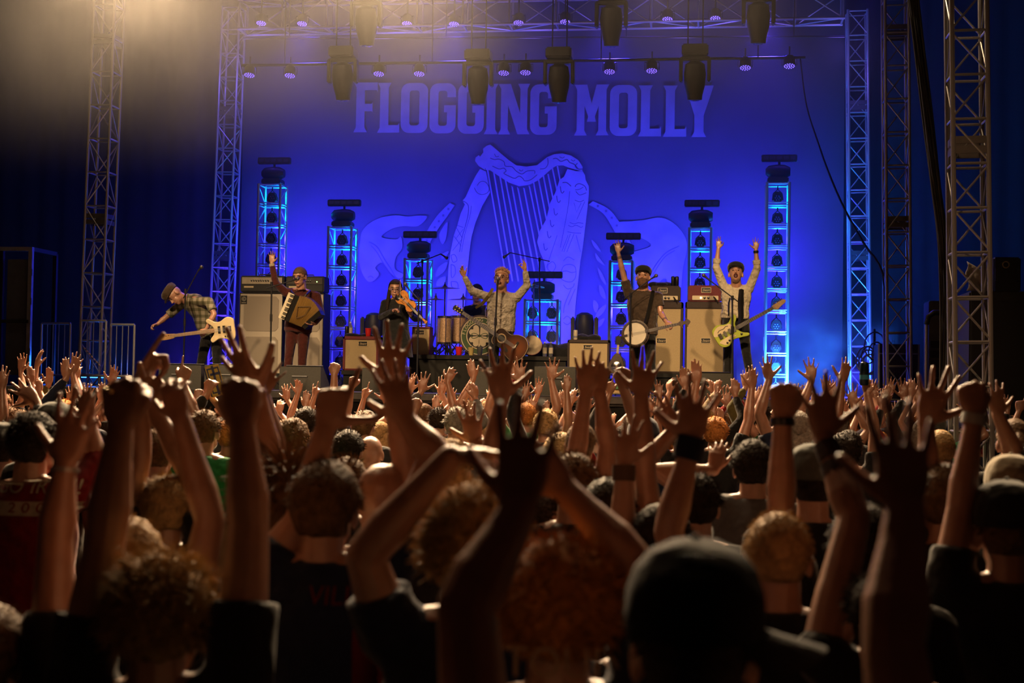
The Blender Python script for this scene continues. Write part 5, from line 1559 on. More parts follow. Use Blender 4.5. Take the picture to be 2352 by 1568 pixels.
def frame_from(px_a, px_b, Y, yb=None):
    """an instrument's frame: origin at pixel a, u towards pixel b, v upwards across it, w to the audience"""
    a = at_y(*px_a, Y); b = at_y(*px_b, Y if yb is None else yb)
    u = (b - a).normalized(); w = Vector((0, -1, 0)); w = (w - u * w.dot(u)).normalized(); v = w.cross(u)
    if v.z < 0 and abs(u.x) > 0.2: v = -v
    return a, u, v, w, (b - a).length
def strings(root, p0, p1, v, w, n, gap, r, off):
    mb = MB()
    for k in range(n):
        o = v * ((k - (n - 1) / 2) * gap) + w * off
        mb.tube([p0 + o, p1 + o * 0.8 if False else p1 + o], r, 4)
    ob('strings', mb, STEEL, root)
def neck(root, o, u, v, w, l0, l1, w0, w1, m, frets=14, dep=0.02):
    V = []
    n = ob('neck', MB().prism([(l0, -w0 / 2), (l1, -w1 / 2), (l1, w1 / 2), (l0, w0 / 2)], o, u, v, w, -dep, 0.006), m, root, False)
    mb = MB()
    for k in range(frets):
        t = 1 - (1 - 0.5 ** (k / 12)) * 1.25
        x = l1 - (l1 - l0) * (1 - 0.5 ** (k / 10.0)) * 1.25
        if x < l0: break
        ww = w0 + (w1 - w0) * (x - l0) / (l1 - l0)
        mb.add([o + u * (x - 0.002) - v * ww / 2 + w * 0.0072, o + u * (x + 0.002) - v * ww / 2 + w * 0.0072, o + u * (x + 0.002) + v * ww / 2 + w * 0.0072, o + u * (x - 0.002) + v * ww / 2 + w * 0.0072], [(0, 1, 2, 3)])
    ob('frets', mb, STEEL, n, False)
    return n
ROSE = mat('rosewood', (0.045, 0.022, 0.014), 0.5, 0, 0.3, 40)
MAPLE = mat('maple_neck', (0.42, 0.24, 0.10), 0.4, 0, 0.15, 40)

# --- accordion player
MAROON = fabric('maroon_suit', (0.060, 0.012, 0.010))
r1, J = musician('bespectacled accordion player in maroon suit waving one hand', 19.6,
    dict(head=(689, 634, -0.05), neck=(693, 668), sl=(727, 680), sr=(657, 672), el=(738, 722, -0.05), wl=(722, 743, -0.22), er=(633, 650, -0.10), wr=(624, 604, -0.15), pel=(684, 762), hl=(698, 768), hr=(670, 768), al=(692, 888), ar=(658, 888)),
    MAROON, MAROON, SKINS[0], 1.88, [('wr', (626, 569, -0.18), (0, -1, 0), 1, 'open', 1.0), ('wl', (700, 748, -0.34), (0.2, 0.3, 1), -1, 'relaxed', 0.95)], (-0.22, -1, -0.22), jacket=True, belly=1.08, tw=1.2)
hair_obj(r1, hair_cap(J['head'], J['face'], J['hup'], HS, 0.004, -0.25, 0.5), mat('hair_buzz_brown', (0.11, 0.055, 0.03), 0.7, 0, 0.2, 80))
def glasses(root, c, f, u, s=1.0, m=BLACKMET, rr=0.024):
    c, f, u = Vector(c), Vector(f).normalized(), Vector(u)
    u = (u - f * u.dot(f)).normalized(); r = f.cross(u)
    mb = MB()
    for q in (-1, 1):
        o = c + f * 0.100 * s + r * q * 0.032 * s + u * 0.004 * s
        P = [o + r * rr * 1.15 * math.cos(a) + u * rr * 0.85 * math.sin(a) for a in [2 * PI * k / 16 for k in range(17)]]
        mb.tube(P, 0.0019, 5, False)
        mb.tube([o + r * q * rr * 1.1, c + r * q * 0.080 * s + f * 0.06 * s + u * 0.008, c + r * q * 0.080 * s - f * 0.01 * s], 0.003, 5)
    mb.tube([c + f * 0.103 * s - r * 0.008, c + f * 0.103 * s + r * 0.008], 0.003, 5)
    ob('glasses', mb, m, root)
glasses(r1, J['head'], J['face'], J['hup'], HS)
mb = MB(); mb.tube([J['wr'].lerp(J['er'], 0.02), J['wr'].lerp(J['er'], 0.14)], [0.040, 0.043], 12)
ob('shirt_cuff', mb, mat('plaid_cuff', (0.35, 0.30, 0.22), 0.9, 0, 0.5, 60), r1)
nk = J['neck']
mb = MB()
for q in (-1, 1):
    mb.add([nk + Vector((0, -0.085, -0.10)), nk + Vector((q * 0.06, -0.07, 0.02)), nk + Vector((q * 0.045, -0.09, -0.02)), nk + Vector((q * 0.012, -0.105, -0.09))], [(0, 1, 2, 3)])
ob('shirt_collar', mb, mat('cloth_pale_check', (0.45, 0.40, 0.33), 0.9, 0, 0.4, 50), r1)
# accordion
Ya = 19.30
acc = thing('accordion', 'piano accordion with cream keys and golden fanned bellows', 'accordion', at_y(685, 745, Ya))
def qd(p, y=0.0):
    return at_y(p[0], p[1], Ya + y)
tl, tr_, bl, br = qd((664, 671)), qd((678, 677)), qd((640, 729)), qd((654, 736))
nrm = Vector((0, -1, 0))
kd = (bl - tl)                         # along the keyboard
ku = (tr_ - tl)
ob('treble_box', MB().add([tl + ku * 0.75, tl + ku * 1.75, bl + ku * 1.75, bl + ku * 0.75] + [p + Vector((0, 0.20, 0)) for p in (tl + ku * 0.75, tl + ku * 1.75, bl + ku * 1.75, bl + ku * 0.75)], [(0, 1, 2, 3), (7, 6, 5, 4), (0, 4, 5, 1), (1, 5, 6, 2), (2, 6, 7, 3), (3, 7, 4, 0)]), mat('accordion_black', (0.012, 0.011, 0.011), 0.2), acc, False)
KEYW = mat('key_cream', (0.75, 0.66, 0.48), 0.3, 0, 0.03)
nk_ = 20
for k in range(nk_):
    a, b = tl + kd * (k / nk_ + 0.003), tl + kd * ((k + 1) / nk_ - 0.003)
    V = [a, a + ku * 0.95, b + ku * 0.95, b]
    V = [p + Vector((0, -0.02, 0)) for p in V] + [p + Vector((0, 0.03, 0)) for p in V]
    ob('white_key', MB().add(V, [(0, 1, 2, 3), (7, 6, 5, 4), (0, 4, 5, 1), (1, 5, 6, 2), (2, 6, 7, 3), (3, 7, 4, 0)]), KEYW, acc, False)
for k in range(nk_ - 1):
    if k % 7 in (2, 6): continue
    a, b = tl + kd * ((k + 0.72) / nk_), tl + kd * ((k + 1.28) / nk_)
    V = [a + ku * 0.42, a + ku * 0.95, b + ku * 0.95, b + ku * 0.42]
    V = [p + Vector((0, -0.035, 0)) for p in V] + [p + Vector((0, 0.0, 0)) for p in V]
    ob('black_key', MB().add(V, [(0, 1, 2, 3), (7, 6, 5, 4), (0, 4, 5, 1), (1, 5, 6, 2), (2, 6, 7, 3), (3, 7, 4, 0)]), BADGE, acc, False)
b0, b1 = qd((688, 680)), qd((664, 738))           # edge of the treble box
e0, e1 = qd((733, 712)), qd((693, 749))           # edge of the bass box
mb = MB(); V = []; F = []
nf = 34
for i in range(nf + 1):
    s = i / nf
    bul = math.sin(PI * s) * 0.05
    off = 0.012 if i % 2 else -0.004
    t0 = b0.lerp(e0, s) + Vector((0.25, 0, 0.6)).normalized() * (bul + off)
    t1 = b1.lerp(e1, s) - Vector((0.25, 0, 0.6)).normalized() * (off)
    V += [t0 + Vector((0, -off, 0)), t1 + Vector((0, -off, 0)), t1 + Vector((0, 0.19 + off, 0)), t0 + Vector((0, 0.19 + off, 0))]
for i in range(nf):
    for k in range(4):
        F.append((i * 4 + k, i * 4 + (k + 1) % 4, (i + 1) * 4 + (k + 1) % 4, (i + 1) * 4 + k))
F += [(0, 1, 2, 3), tuple(nf * 4 + k for k in (3, 2, 1, 0))]
bel = ob('bellows', MB().add(V, F), mat('bellows_gold', (0.42, 0.27, 0.09), 0.45, 0.2, 0.1), acc, False)
dm = [qd(p, -0.025) for p in ((684, 704), (713, 704), (700, 724), (680, 731))]
mbd = MB()
for k in range(4):
    mbd.tube([dm[k], dm[(k + 1) % 4]], 0.006, 5)
ob('bellows_emblem', mbd, mat('bellows_stitch', (0.10, 0.055, 0.02), 0.6), bel)
V = [e0, qd((738, 722)), qd((700, 756)), e1]
V = V + [p + Vector((0, 0.20, 0)) for p in V]
ob('bass_box', MB().add(V, [(0, 1, 2, 3), (7, 6, 5, 4), (0, 4, 5, 1), (1, 5, 6, 2), (2, 6, 7, 3), (3, 7, 4, 0)]), mat('accordion_black', (0, 0, 0)), acc, False)
for pa, pb in (((668, 668), (684, 690)), ((712, 668), (694, 690))):
    ob('shoulder_strap', MB().tube([qd(pa, 0.20), qd(((pa[0] + pb[0]) / 2, (pa[1] + pb[1]) / 2 - 2), 0.05), qd(pb, 0.04)], 0.017, 8), SHOE, acc)

# --- bass player, bent forward
PLAID = bpy.data.materials.new('cloth_plaid')
PLAID.use_nodes = True
_n = PLAID.node_tree
_b = _n.nodes['Principled BSDF']; _b.inputs['Roughness'].default_value = 0.9
_tc = _n.nodes.new('ShaderNodeTexCoord')
_mx = None
_cols = ((0.30, 0.27, 0.21), (0.05, 0.055, 0.05), (0.30, 0.32, 0.06))
_prev = None
for ax, sc_k, wd_ in (('X', 11.0, 0.45), ('Z', 11.0, 0.45)):
    sep = _n.nodes.new('ShaderNodeSeparateXYZ'); _n.links.new(_tc.outputs['Object'], sep.inputs[0])
    m1 = _n.nodes.new('ShaderNodeMath'); m1.operation = 'MULTIPLY'; m1.inputs[1].default_value = sc_k; _n.links.new(sep.outputs[ax], m1.inputs[0])
    m2 = _n.nodes.new('ShaderNodeMath'); m2.operation = 'FRACT'; _n.links.new(m1.outputs[0], m2.inputs[0])
    m3 = _n.nodes.new('ShaderNodeMath'); m3.operation = 'LESS_THAN'; m3.inputs[1].default_value = wd_; _n.links.new(m2.outputs[0], m3.inputs[0])
    mx = _n.nodes.new('ShaderNodeMixRGB'); mx.blend_type = 'MULTIPLY'
    mf = _n.nodes.new('ShaderNodeMath'); mf.operation = 'MULTIPLY'; mf.inputs[1].default_value = 0.72; _n.links.new(m3.outputs[0], mf.inputs[0])
    _n.links.new(mf.outputs[0], mx.inputs['Fac'])
    if _prev is None: mx.inputs[1].default_value = (*_cols[0], 1)
    else: _n.links.new(_prev, mx.inputs[1])
    mx.inputs[2].default_value = (0.30, 0.32, 0.20, 1)
    _prev = mx.outputs[0]
_n.links.new(_prev, _b.inputs['Base Color'])
r2, J = musician('bass player in plaid shirt and brown flat cap bending forward', 19.5,
    dict(head=(402, 676, -0.18), neck=(428, 686, -0.10), sl=(480, 692, -0.22), sr=(410, 704, 0.05), chest=(452, 700), el=(492, 722, -0.28), wl=(474, 756, -0.30), er=(378, 731, 0.0), wr=(362, 744, -0.05), pel=(486, 768, 0.05), hl=(498, 776), hr=(476, 776, 0.1), al=(500, 886), ar=(452, 886, 0.1)),
    PLAID, BLK, SKINS[0], 0.72, [('wl', (462, 770, -0.34), (-0.5, 0.4, -0.6), -1, 'grip', 1.0), ('wr', (350, 749, -0.08), (0, -0.4, -1), 1, 'grip', 0.95)], (-0.30, -0.55, -0.75), (-0.75, -0.1, 0.55))
flat_cap(r2, J['head'], J['face'], J['hup'], 1.24, fabric('brown_wool', (0.060, 0.038, 0.024)))
mb = MB(); ellip(mb, J['head'] + Vector(J['face']).normalized() * 0.045 - Vector(J['hup']).normalized() * 0.055, X_ * 0.05, Y_ * 0.05, Z_ * 0.05, 12, 7)
hair_obj(r2, mb, HAIRS['grey'], 0, 'beard')
def solid(root, outline, o, u, v, w, t0, t1, m, name='body', sub=5, bev=0.008):
    pts = catmull(outline, sub, True) if sub else outline
    x = ob(name, MB().prism(pts, o, u, v, w, t0, t1), m, root, True, 35)
    if bev:
        b_ = x.modifiers.new('b', 'BEVEL'); b_.width = bev; b_.segments = 2; b_.limit_method = 'ANGLE'; b_.angle_limit = math.radians(50)
    return x
o, u, v, w, L = frame_from((508, 757), (398, 771), 19.12)
bass = thing('bass_guitar', 'cream bass guitar with maple neck held low', 'bass guitar', o)
CREAM = mat('guitar_cream', (0.62, 0.50, 0.30), 0.3, 0, 0.12, 6)
solid(bass, [(-0.20, 0.02), (-0.19, 0.13), (-0.10, 0.165), (0.0, 0.115), (0.08, 0.12), (0.17, 0.17), (0.20, 0.13), (0.11, 0.05), (0.10, -0.04), (0.16, -0.12), (0.13, -0.165), (0.04, -0.125), (-0.05, -0.13), (-0.14, -0.175), (-0.20, -0.11)], o, u, v, w, -0.02, 0.02, CREAM, 'guitar_body')
neck(bass, o + w * 0.016, u, v, w, 0.09, L - 0.02, 0.06, 0.042, MAPLE, 18)
solid(bass, [(L - 0.03, -0.022), (L + 0.02, -0.04), (L + 0.17, -0.045), (L + 0.20, -0.01), (L + 0.15, 0.035), (L + 0.02, 0.03), (L - 0.03, 0.022)], o, u, v, w, -0.004, 0.012, MAPLE, 'headstock', 3, 0.003)
for k in range(4):
    ob('tuning_peg', MB().lathe([(0.006, 0), (0.006, 0.02), (0.015, 0.022), (0.015, 0.028), (0, 0.03)], 8, o + u * (L + 0.03 + k * 0.035) + v * 0.035, u.to_track_quat('Z', 'Y').to_matrix() @ Matrix.Rotation(PI / 2, 3, 'X')), CHROME, bass)
for x_, ww in ((0.02, 0.10), (-0.05, 0.10)):
    ob('pickup', MB().box(o + u * x_ + w * 0.024, (0.035, 0.012, ww), Matrix((u, w, v)).transposed()), BADGE, bass, False)
ob('bridge', MB().box(o - u * 0.13 + w * 0.024, (0.05, 0.014, 0.07), Matrix((u, w, v)).transposed()), CHROME, bass, False)
for k in range(3):
    ob('knob', MB().lathe([(0.012, 0), (0.011, 0.014), (0, 0.015)], 10, o - u * (0.06 + 0.035 * k) - v * 0.10 + w * 0.02, w.to_track_quat('Z', 'Y').to_matrix()), CHROME, bass)
strings(bass, o - u * 0.13, o + u * (L + 0.04), v, w, 4, 0.013, 0.0016, 0.030)
ob('cable', MB().tube([o - u * 0.19 - v * 0.05, o - u * 0.10 - v * 0.30, o + u * 0.1 - v * 0.5, Vector((o.x - 0.1, 19.3, STAGE_Z + 0.01))], 0.005, 5), BLACK, bass)

# --- violin player
r3, J = musician('violin player with long black hair in a loose black cardigan', 20.0,
    dict(head=(908, 662, -0.06), neck=(912, 688), sl=(944, 697), sr=(884, 697), el=(954, 732, -0.12), wl=(944, 724, -0.38), er=(876, 728, -0.08), wr=(904, 713, -0.30), pel=(912, 768), hl=(923, 774), hr=(901, 774), al=(922, 890), ar=(902, 890)),
    BLK, BLK, SKINS[0], 1.9, [('wr', (922, 706, -0.38), (0.1, -0.2, -1), 1, 'grip', 0.85), ('wl', (938, 708, -0.42), (-0.6, 0.5, 0.4), -1, 'grip', 0.85)], (0.15, -1, -0.12), sc=0.93, tw=1.1)
hd_, f_ = J['head'], Vector(J['face']).normalized()
hair_obj(r3, hair_cap(hd_, f_, Z_, 1.12, 0.012, -0.75, 0.35, line=0.42), HAIRS['black'])
mb = MB()
for q in (-1, 1):
    rr_ = f_.cross(Z_)
    cap(mb, hd_ + rr_ * q * 0.075 + Z_ * 0.03 - f_ * 0.02, hd_ + rr_ * q * 0.105 - Z_ * 0.20 + f_ * 0.02, 0.028, 0.03)
    cap(mb, hd_ + rr_ * q * 0.105 - Z_ * 0.20 + f_ * 0.02, hd_ + rr_ * q * 0.11 - Z_ * 0.33 + f_ * 0.05, 0.03, 0.012)
cap(mb, hd_ - f_ * 0.085 + Z_ * 0.02, hd_ - f_ * 0.10 - Z_ * 0.3, 0.06, 0.05)
put('long_hair', remesh(mb, 0.010, 2, 0.6, HAIRS['black'], 'long_hair'), r3)
glasses(r3, hd_, f_, Z_, 1.10, mat('wire_rims', (0.4, 0.35, 0.3), 0.3, 0.6), 0.022)
mb = MB()
loft(mb, [(J['pel'] + Z_ * 0.10, X_ * 0.16, Y_ * 0.13), (J['pel'] - Z_ * 0.05, X_ * 0.20, Y_ * 0.16), (J['pel'] - Z_ * 0.32, X_ * 0.24, Y_ * 0.20)], 18)
ob('cardigan_skirt', mb, BLK, r3)
o, u, v, w, L = frame_from((921, 680), (946, 706), 19.58, 19.50)
vio = thing('violin', 'honey-coloured violin held out under the chin', 'violin', o)
VW = mat('violin_varnish', (0.50, 0.20, 0.045), 0.25, 0, 0.2, 30)
solid(vio, [(-0.05, 0.0), (-0.03, 0.085), (0.05, 0.10), (0.12, 0.06), (0.17, 0.055), (0.22, 0.082), (0.285, 0.06), (0.30, 0), (0.285, -0.06), (0.22, -0.082), (0.17, -0.055), (0.12, -0.06), (0.05, -0.10), (-0.03, -0.085)], o, u, v, w, -0.02, 0.018, VW, 'violin_body', 4, 0.005)
ob('fingerboard', MB().prism([(0.17, -0.02), (0.50, -0.012), (0.50, 0.012), (0.17, 0.02)], o, u, v, w, 0.026, 0.034), BADGE, vio, False)
ob('neck', MB().tube([o + u * 0.28 + w * 0.014, o + u * 0.50 + w * 0.012], [0.018, 0.013], 8), VW, vio)
ob('scroll', MB().box(o + u * 0.535 + w * 0.008, (0.075, 0.03, 0.026), Matrix((u, w, v)).transposed(), 0.006).tube([o + u * 0.575 - v * 0.02, o + u * 0.575 + v * 0.02], 0.018, 10), VW, vio)
for k in range(4):
    ob('tuning_peg', MB().tube([o + u * (0.515 + 0.013 * k) - v * 0.03, o + u * (0.515 + 0.013 * k) + v * 0.03], 0.005, 6), BADGE, vio)
ob('tailpiece', MB().prism([(-0.03, -0.018), (0.06, -0.012), (0.06, 0.012), (-0.03, 0.018)], o, u, v, w, 0.022, 0.03), BADGE, vio, False)
ob('bridge', MB().box(o + u * 0.085 + w * 0.03, (0.006, 0.03, 0.045), Matrix((u, w, v)).transposed()), MAPLE, vio, False)
mb = MB(); ellip(mb, o - u * 0.01 - v * 0.05 + w * 0.028, u * 0.045, v * 0.035, w * 0.010, 12, 6)
ob('chin_rest', mb, BADGE, vio)
for q in (-1, 1):
    L_, R_ = strip(catmull([(0.06, q * 0.055), (0.085, q * 0.042), (0.11, q * 0.046), (0.13, q * 0.034)], 4), 0.006)
    ob('sound_hole', MB().add([o + u * a + v * b + w * 0.0192 for a, b in L_] + [o + u * a + v * b + w * 0.0192 for a, b in R_], [(i, i + 1, len(L_) + i + 1, len(L_) + i) for i in range(len(L_) - 1)]), BADGE, vio, False)
strings(vio, o + u * 0.05, o + u * 0.51, v, w, 4, 0.007, 0.0012, 0.040)
p0, p1 = at_y(915, 712, 19.58), at_y(918, 640, 19.50)
bow = thing('violin_bow', 'violin bow held upright across the strings', 'violin bow', p0)
stick('bow_stick', p0, p1, 0.005, ROSE, bow, 6)
stick('bow_hair', p0 + Vector((0.018, 0, 0.02)), p1 + Vector((0.012, 0, -0.01)), 0.003, mat('bow_hair', (0.6, 0.55, 0.45), 0.6), bow, 5)
ob('frog', MB().box(p0 + Vector((0.009, 0, 0.02)), (0.026, 0.012, 0.05)), BADGE, bow, False)

# --- singer
GREYSH = fabric('pale_grey_shirt', (0.36, 0.32, 0.27), bump=0.9, bscale=14)
r4, J = musician('singer in pale grey shirt and glasses with both arms thrown wide', 19.4,
    dict(head=(1152, 640, -0.06), neck=(1153, 674), sl=(1186, 684), sr=(1121, 682), el=(1211, 655, -0.08), wl=(1206, 622, -0.15), er=(1083, 667, -0.06), wr=(1066, 634, -0.16), pel=(1151, 762), hl=(1165, 770), hr=(1136, 770), al=(1170, 892), ar=(1132, 892)),
    GREYSH, BLK, SKINS[0], 1.86, [('wl', (1203, 588, -0.20), (-0.5, -0.5, 0.1), -1, 'ok', 1.0), ('wr', (1052, 603, -0.24), (0.45, -0.9, 0.3), 1, 'relaxed', 1.0)], (-0.10, -1, 0.22), belly=1.1, mouth=0.020, tw=1.14)
rng = random.Random(5)
hair_obj(r4, hair_cap(J['head'], J['face'], J['hup'], HS, 0.008, -0.25, 0.5), mat('hair_strawberry', (0.50, 0.27, 0.17), 0.6, 0, 0.2, 60))
hair_obj(r4, rand_strands(J['head'], J['face'], J['hup'], HS, 420, 0.042, 0.004, rng, 0.55, 0.25, wave=0.15), MATS['hair_strawberry'], 0, 'hair_tufts')
glasses(r4, J['head'], J['face'], J['hup'], HS)
mb = MB(); fv = Vector(J['face']).normalized(); ellip(mb, J['head'] + fv * 0.078 - Z_ * 0.100, X_ * 0.042, Y_ * 0.032, Z_ * 0.040, 12, 7)
hair_obj(r4, mb, mat('beard_grey_blond', (0.42, 0.33, 0.24), 0.8, 0, 0.2, 60), 0, 'goatee')
mb = MB()
for q in (-1, 1):
    mb.add([J['neck'] + Vector((0.004 * q, -0.085, -0.075)), J['neck'] + Vector((q * 0.075, -0.055, 0.0)), J['neck'] + Vector((q * 0.06, -0.03, 0.035)), J['neck'] + Vector((q * 0.02, -0.088, -0.02))], [(0, 1, 2, 3)])
ob('shirt_collar', mb, GREYSH, r4)
o, u, v, w, L = frame_from((1166, 786), (1072, 724), 19.08)
ac = thing('acoustic_guitar', 'dark sunburst acoustic guitar hanging from a strap', 'acoustic guitar', o)
BURST = mat('sunburst_top', (0.10, 0.04, 0.02), 0.25, 0, 0.2, 8)
_nt = BURST.node_tree
_g = _nt.nodes.new('ShaderNodeTexGradient'); _g.gradient_type = 'SPHERICAL'
_m = _nt.nodes.new('ShaderNodeMapping'); _m.inputs['Location'].default_value = (-0.14 * u.x * -4.5, 0, -0.14 * u.z * -4.5); _m.inputs['Scale'].default_value = (4.5, 0.1, 4.5)
_t = _nt.nodes.new('ShaderNodeTexCoord'); _r = _nt.nodes.new('ShaderNodeValToRGB')
_r.color_ramp.elements[0].color = (0.022, 0.010, 0.007, 1); _r.color_ramp.elements[1].color = (0.14, 0.040, 0.012, 1); _r.color_ramp.elements[0].position = 0.15; _r.color_ramp.elements[1].position = 0.85
_nt.links.new(_t.outputs['Object'], _m.inputs['Vector']); _nt.links.new(_m.outputs[0], _g.inputs[0]); _nt.links.new(_g.outputs['Fac'], _r.inputs['Fac']); _nt.links.new(_r.outputs['Color'], _nt.nodes['Principled BSDF'].inputs['Base Color'])
OUT = [(a * 0.86, b * 0.86) for a, b in [(-0.33, 0.0), (-0.30, 0.13), (-0.20, 0.205), (-0.08, 0.19), (0.02, 0.13), (0.10, 0.135), (0.18, 0.145), (0.235, 0.10), (0.245, 0.0), (0.235, -0.10), (0.18, -0.145), (0.10, -0.135), (0.02, -0.13), (-0.08, -0.19), (-0.20, -0.205), (-0.30, -0.13)]]
solid(ac, OUT, o, u, v, w, -0.10, 0.0, ROSE, 'guitar_back', 5, 0.006)
solid(ac, [(a * 0.985, b * 0.98) for a, b in OUT], o, u, v, w, 0.0, 0.004, BURST, 'guitar_top', 5, 0)
solid(ac, OUT, o, u, v, w, -0.004, 0.001, mat('binding_cream', (0.45, 0.36, 0.24), 0.4), 'binding', 5, 0).scale = (1.004, 1, 1.004)
ob('rosette', MB().ring(circ(0.065, 28), circ(0.050, 28), o + u * 0.10, u, v, w, 0.004, 0.006), mat('rosette_inlay', (0.30, 0.20, 0.10), 0.4, 0, 0.3, 150), ac, False)
ob('sound_hole', MB().prism(circ(0.050, 28), o + u * 0.10, u, v, w, 0.004, 0.0055), BADGE, ac, False)
ob('bridge', MB().box(o - u * 0.12 + w * 0.010, (0.032, 0.014, 0.17), Matrix((u, w, v)).transposed(), 0.005), BADGE, ac)
ob('saddle', MB().box(o - u * 0.118 + w * 0.019, (0.008, 0.006, 0.08), Matrix((u, w, v)).transposed()), KEYW, ac, False)
ob('pickguard', MB().prism(catmull([(0.04, -0.06), (0.10, -0.075), (0.14, -0.11), (0.05, -0.12), (-0.06, -0.12), (-0.05, -0.08)], 4, True), o, u, v, w, 0.004, 0.006), BADGE, ac, False)
neck(ac, o + w * 0.004, u, v, w, 0.16, L + 0.06, 0.056, 0.044, ROSE, 20)
solid(ac, [(L + 0.05, -0.024), (L + 0.08, -0.034), (L + 0.21, -0.038), (L + 0.22, 0.0), (L + 0.21, 0.038), (L + 0.08, 0.034), (L + 0.05, 0.024)], o, u, v, w, -0.012, 0.006, BADGE, 'headstock', 0, 0.003)
for k in range(3):
    for q in (-1, 1):
        ob('tuning_peg', MB().lathe([(0.007, 0), (0.008, 0.012), (0, 0.014)], 8, o + u * (L + 0.095 + k * 0.04) + v * q * 0.022 + w * 0.006, w.to_track_quat('Z', 'Y').to_matrix()).tube([o + u * (L + 0.095 + k * 0.04) + v * q * 0.04, o + u * (L + 0.095 + k * 0.04) + v * q * 0.06], 0.009, 6), mat('peg_gold', (0.6, 0.45, 0.2), 0.3, 0.8), ac)
strings(ac, o - u * 0.118, o + u * (L + 0.06), v, w, 6, 0.0085, 0.0013, 0.014)
sp = [at_y(1131, 664, 19.28), at_y(1122, 680, 19.20), at_y(1108, 697, 19.28), at_y(1094, 706, 19.40)]
ob('strap', MB().tube(sp, [0.028, 0.028, 0.027, 0.022], 4), mat('strap_olive', (0.12, 0.085, 0.02), 0.8), ac)

# --- banjo player
BROWNSH = fabric('dark_brown_shirt', (0.055, 0.036, 0.026), bump=0.8, bscale=12)
r5, J = musician('bearded banjo player in black cap and dark shirt raising one arm', 19.6,
    dict(head=(1477, 636, -0.05), neck=(1478, 670), sl=(1512, 680), sr=(1444, 676), el=(1517, 718, -0.04), wl=(1531, 740, -0.18), er=(1430, 624, -0.06), wr=(1420, 580, -0.10), pel=(1476, 768), hl=(1491, 774), hr=(1460, 774), al=(1500, 892), ar=(1454, 892)),
    BROWNSH, BLK, SKINS[0], 0.62, [('wr', (1417, 548, -0.12), (0, -1, 0), 1, 'open', 1.0), ('wl', (1541, 748, -0.26), (0.3, 0.5, -0.6), -1, 'grip', 1.0)], (-0.05, -1, 0.30), tw=1.24)
flat_cap(r5, J['head'], J['face'], J['hup'], HS, fabric('black_wool', (0.012, 0.012, 0.013)))
fv = Vector(J['face']).normalized(); uv = Z_ - fv * fv.z
mb = MB(); ellip(mb, J['head'] + fv * 0.048 - uv * 0.086, X_ * 0.078, Y_ * 0.076, Z_ * 0.072, 14, 8)
hair_obj(r5, mb, mat('beard_brown', (0.13, 0.055, 0.025), 0.85, 0, 0.3, 60, 0.8, 80), 0, 'beard')
for k, (p, q, t_) in enumerate((('e', 'r', 0.35), ('e', 'r', 0.75), ('e', 'l', 0.35), ('e', 'l', 0.7))):
    a, b = J['e' + q], J['w' + q]
    c = a.lerp(b, t_)
    band('tattoo', r5, c, b - a, 0.0385 - 0.010 * t_, 0.035, mat('tattoo_ink', (0.16, 0.10, 0.075), 0.6, 0, 0.5, 60))
o, u, v, w, L = frame_from((1459, 766), (1540, 748), 19.20)
bj = thing('banjo', 'banjo with white skin head and dark rim', 'banjo', o)
rb = 0.155
q_ = w.to_track_quat('Z', 'Y').to_matrix()
ob('rim', MB().lathe([(rb - 0.01, 0.0), (rb + 0.012, 0.0), (rb + 0.016, -0.07), (rb - 0.01, -0.075)], 36, o, q_, loop=True), ROSE, bj)
ob('resonator', MB().lathe([(0, -0.08), (rb + 0.03, -0.075), (rb + 0.032, -0.05), (rb + 0.01, -0.045)], 36, o, q_), ROSE, bj)
ob('banjo_head', MB().lathe([(0, 0.004), (rb - 0.008, 0.004), (rb - 0.008, -0.004), (0, -0.004)], 36, o, q_), mat('banjo_skin', (0.66, 0.60, 0.50), 0.7, 0, 0.1, 8), bj)
ob('tension_hoop', MB().lathe([(rb - 0.008, -0.006), (rb - 0.008, 0.010), (rb + 0.006, 0.010), (rb + 0.006, -0.006)], 36, o, q_, loop=True), CHROME, bj)
for k in range(20):
    a = 2 * PI * k / 20
    d = u * math.cos(a) * (rb + 0.014) + v * math.sin(a) * (rb + 0.014)
    stick('tension_hook', o + d + w * 0.008, o + d - w * 0.06, 0.004, CHROME, bj, 6)
ob('bridge', MB().box(o - u * 0.04 + w * 0.012, (0.005, 0.016, 0.06), Matrix((u, w, v)).transposed()), MAPLE, bj, False)
ob('tailpiece', MB().box(o - u * (rb - 0.02) + w * 0.012, (0.06, 0.006, 0.03), Matrix((u, w, v)).transposed()), CHROME, bj, False)
neck(bj, o, u, v, w, rb - 0.02, L + 0.12, 0.046, 0.034, ROSE, 18, 0.025)
solid(bj, [(L + 0.11, -0.018), (L + 0.15, -0.035), (L + 0.19, -0.02), (L + 0.23, -0.04), (L + 0.27, 0.0), (L + 0.23, 0.04), (L + 0.19, 0.02), (L + 0.15, 0.035), (L + 0.11, 0.018)], o, u, v, w, -0.01, 0.008, ROSE, 'headstock', 3, 0.003)
for k in range(4):
    ob('tuning_peg', MB().tube([o + u * (L + 0.15 + 0.07 * (k // 2)) + v * (0.03 if k % 2 else -0.03), o + u * (L + 0.15 + 0.07 * (k // 2)) + v * (0.06 if k % 2 else -0.06)], 0.009, 8), CHROME, bj)
strings(bj, o - u * 0.10, o + u * (L + 0.13), v, w, 4, 0.009, 0.0012, 0.019)
sp = [at_y(1500, 668, 19.45), at_y(1494, 695, 19.40), at_y(1487, 725, 19.40), at_y(1480, 748, 19.30)]
ob('strap', MB().tube(sp, [0.024, 0.024, 0.024, 0.018], 4), SHOE, bj)

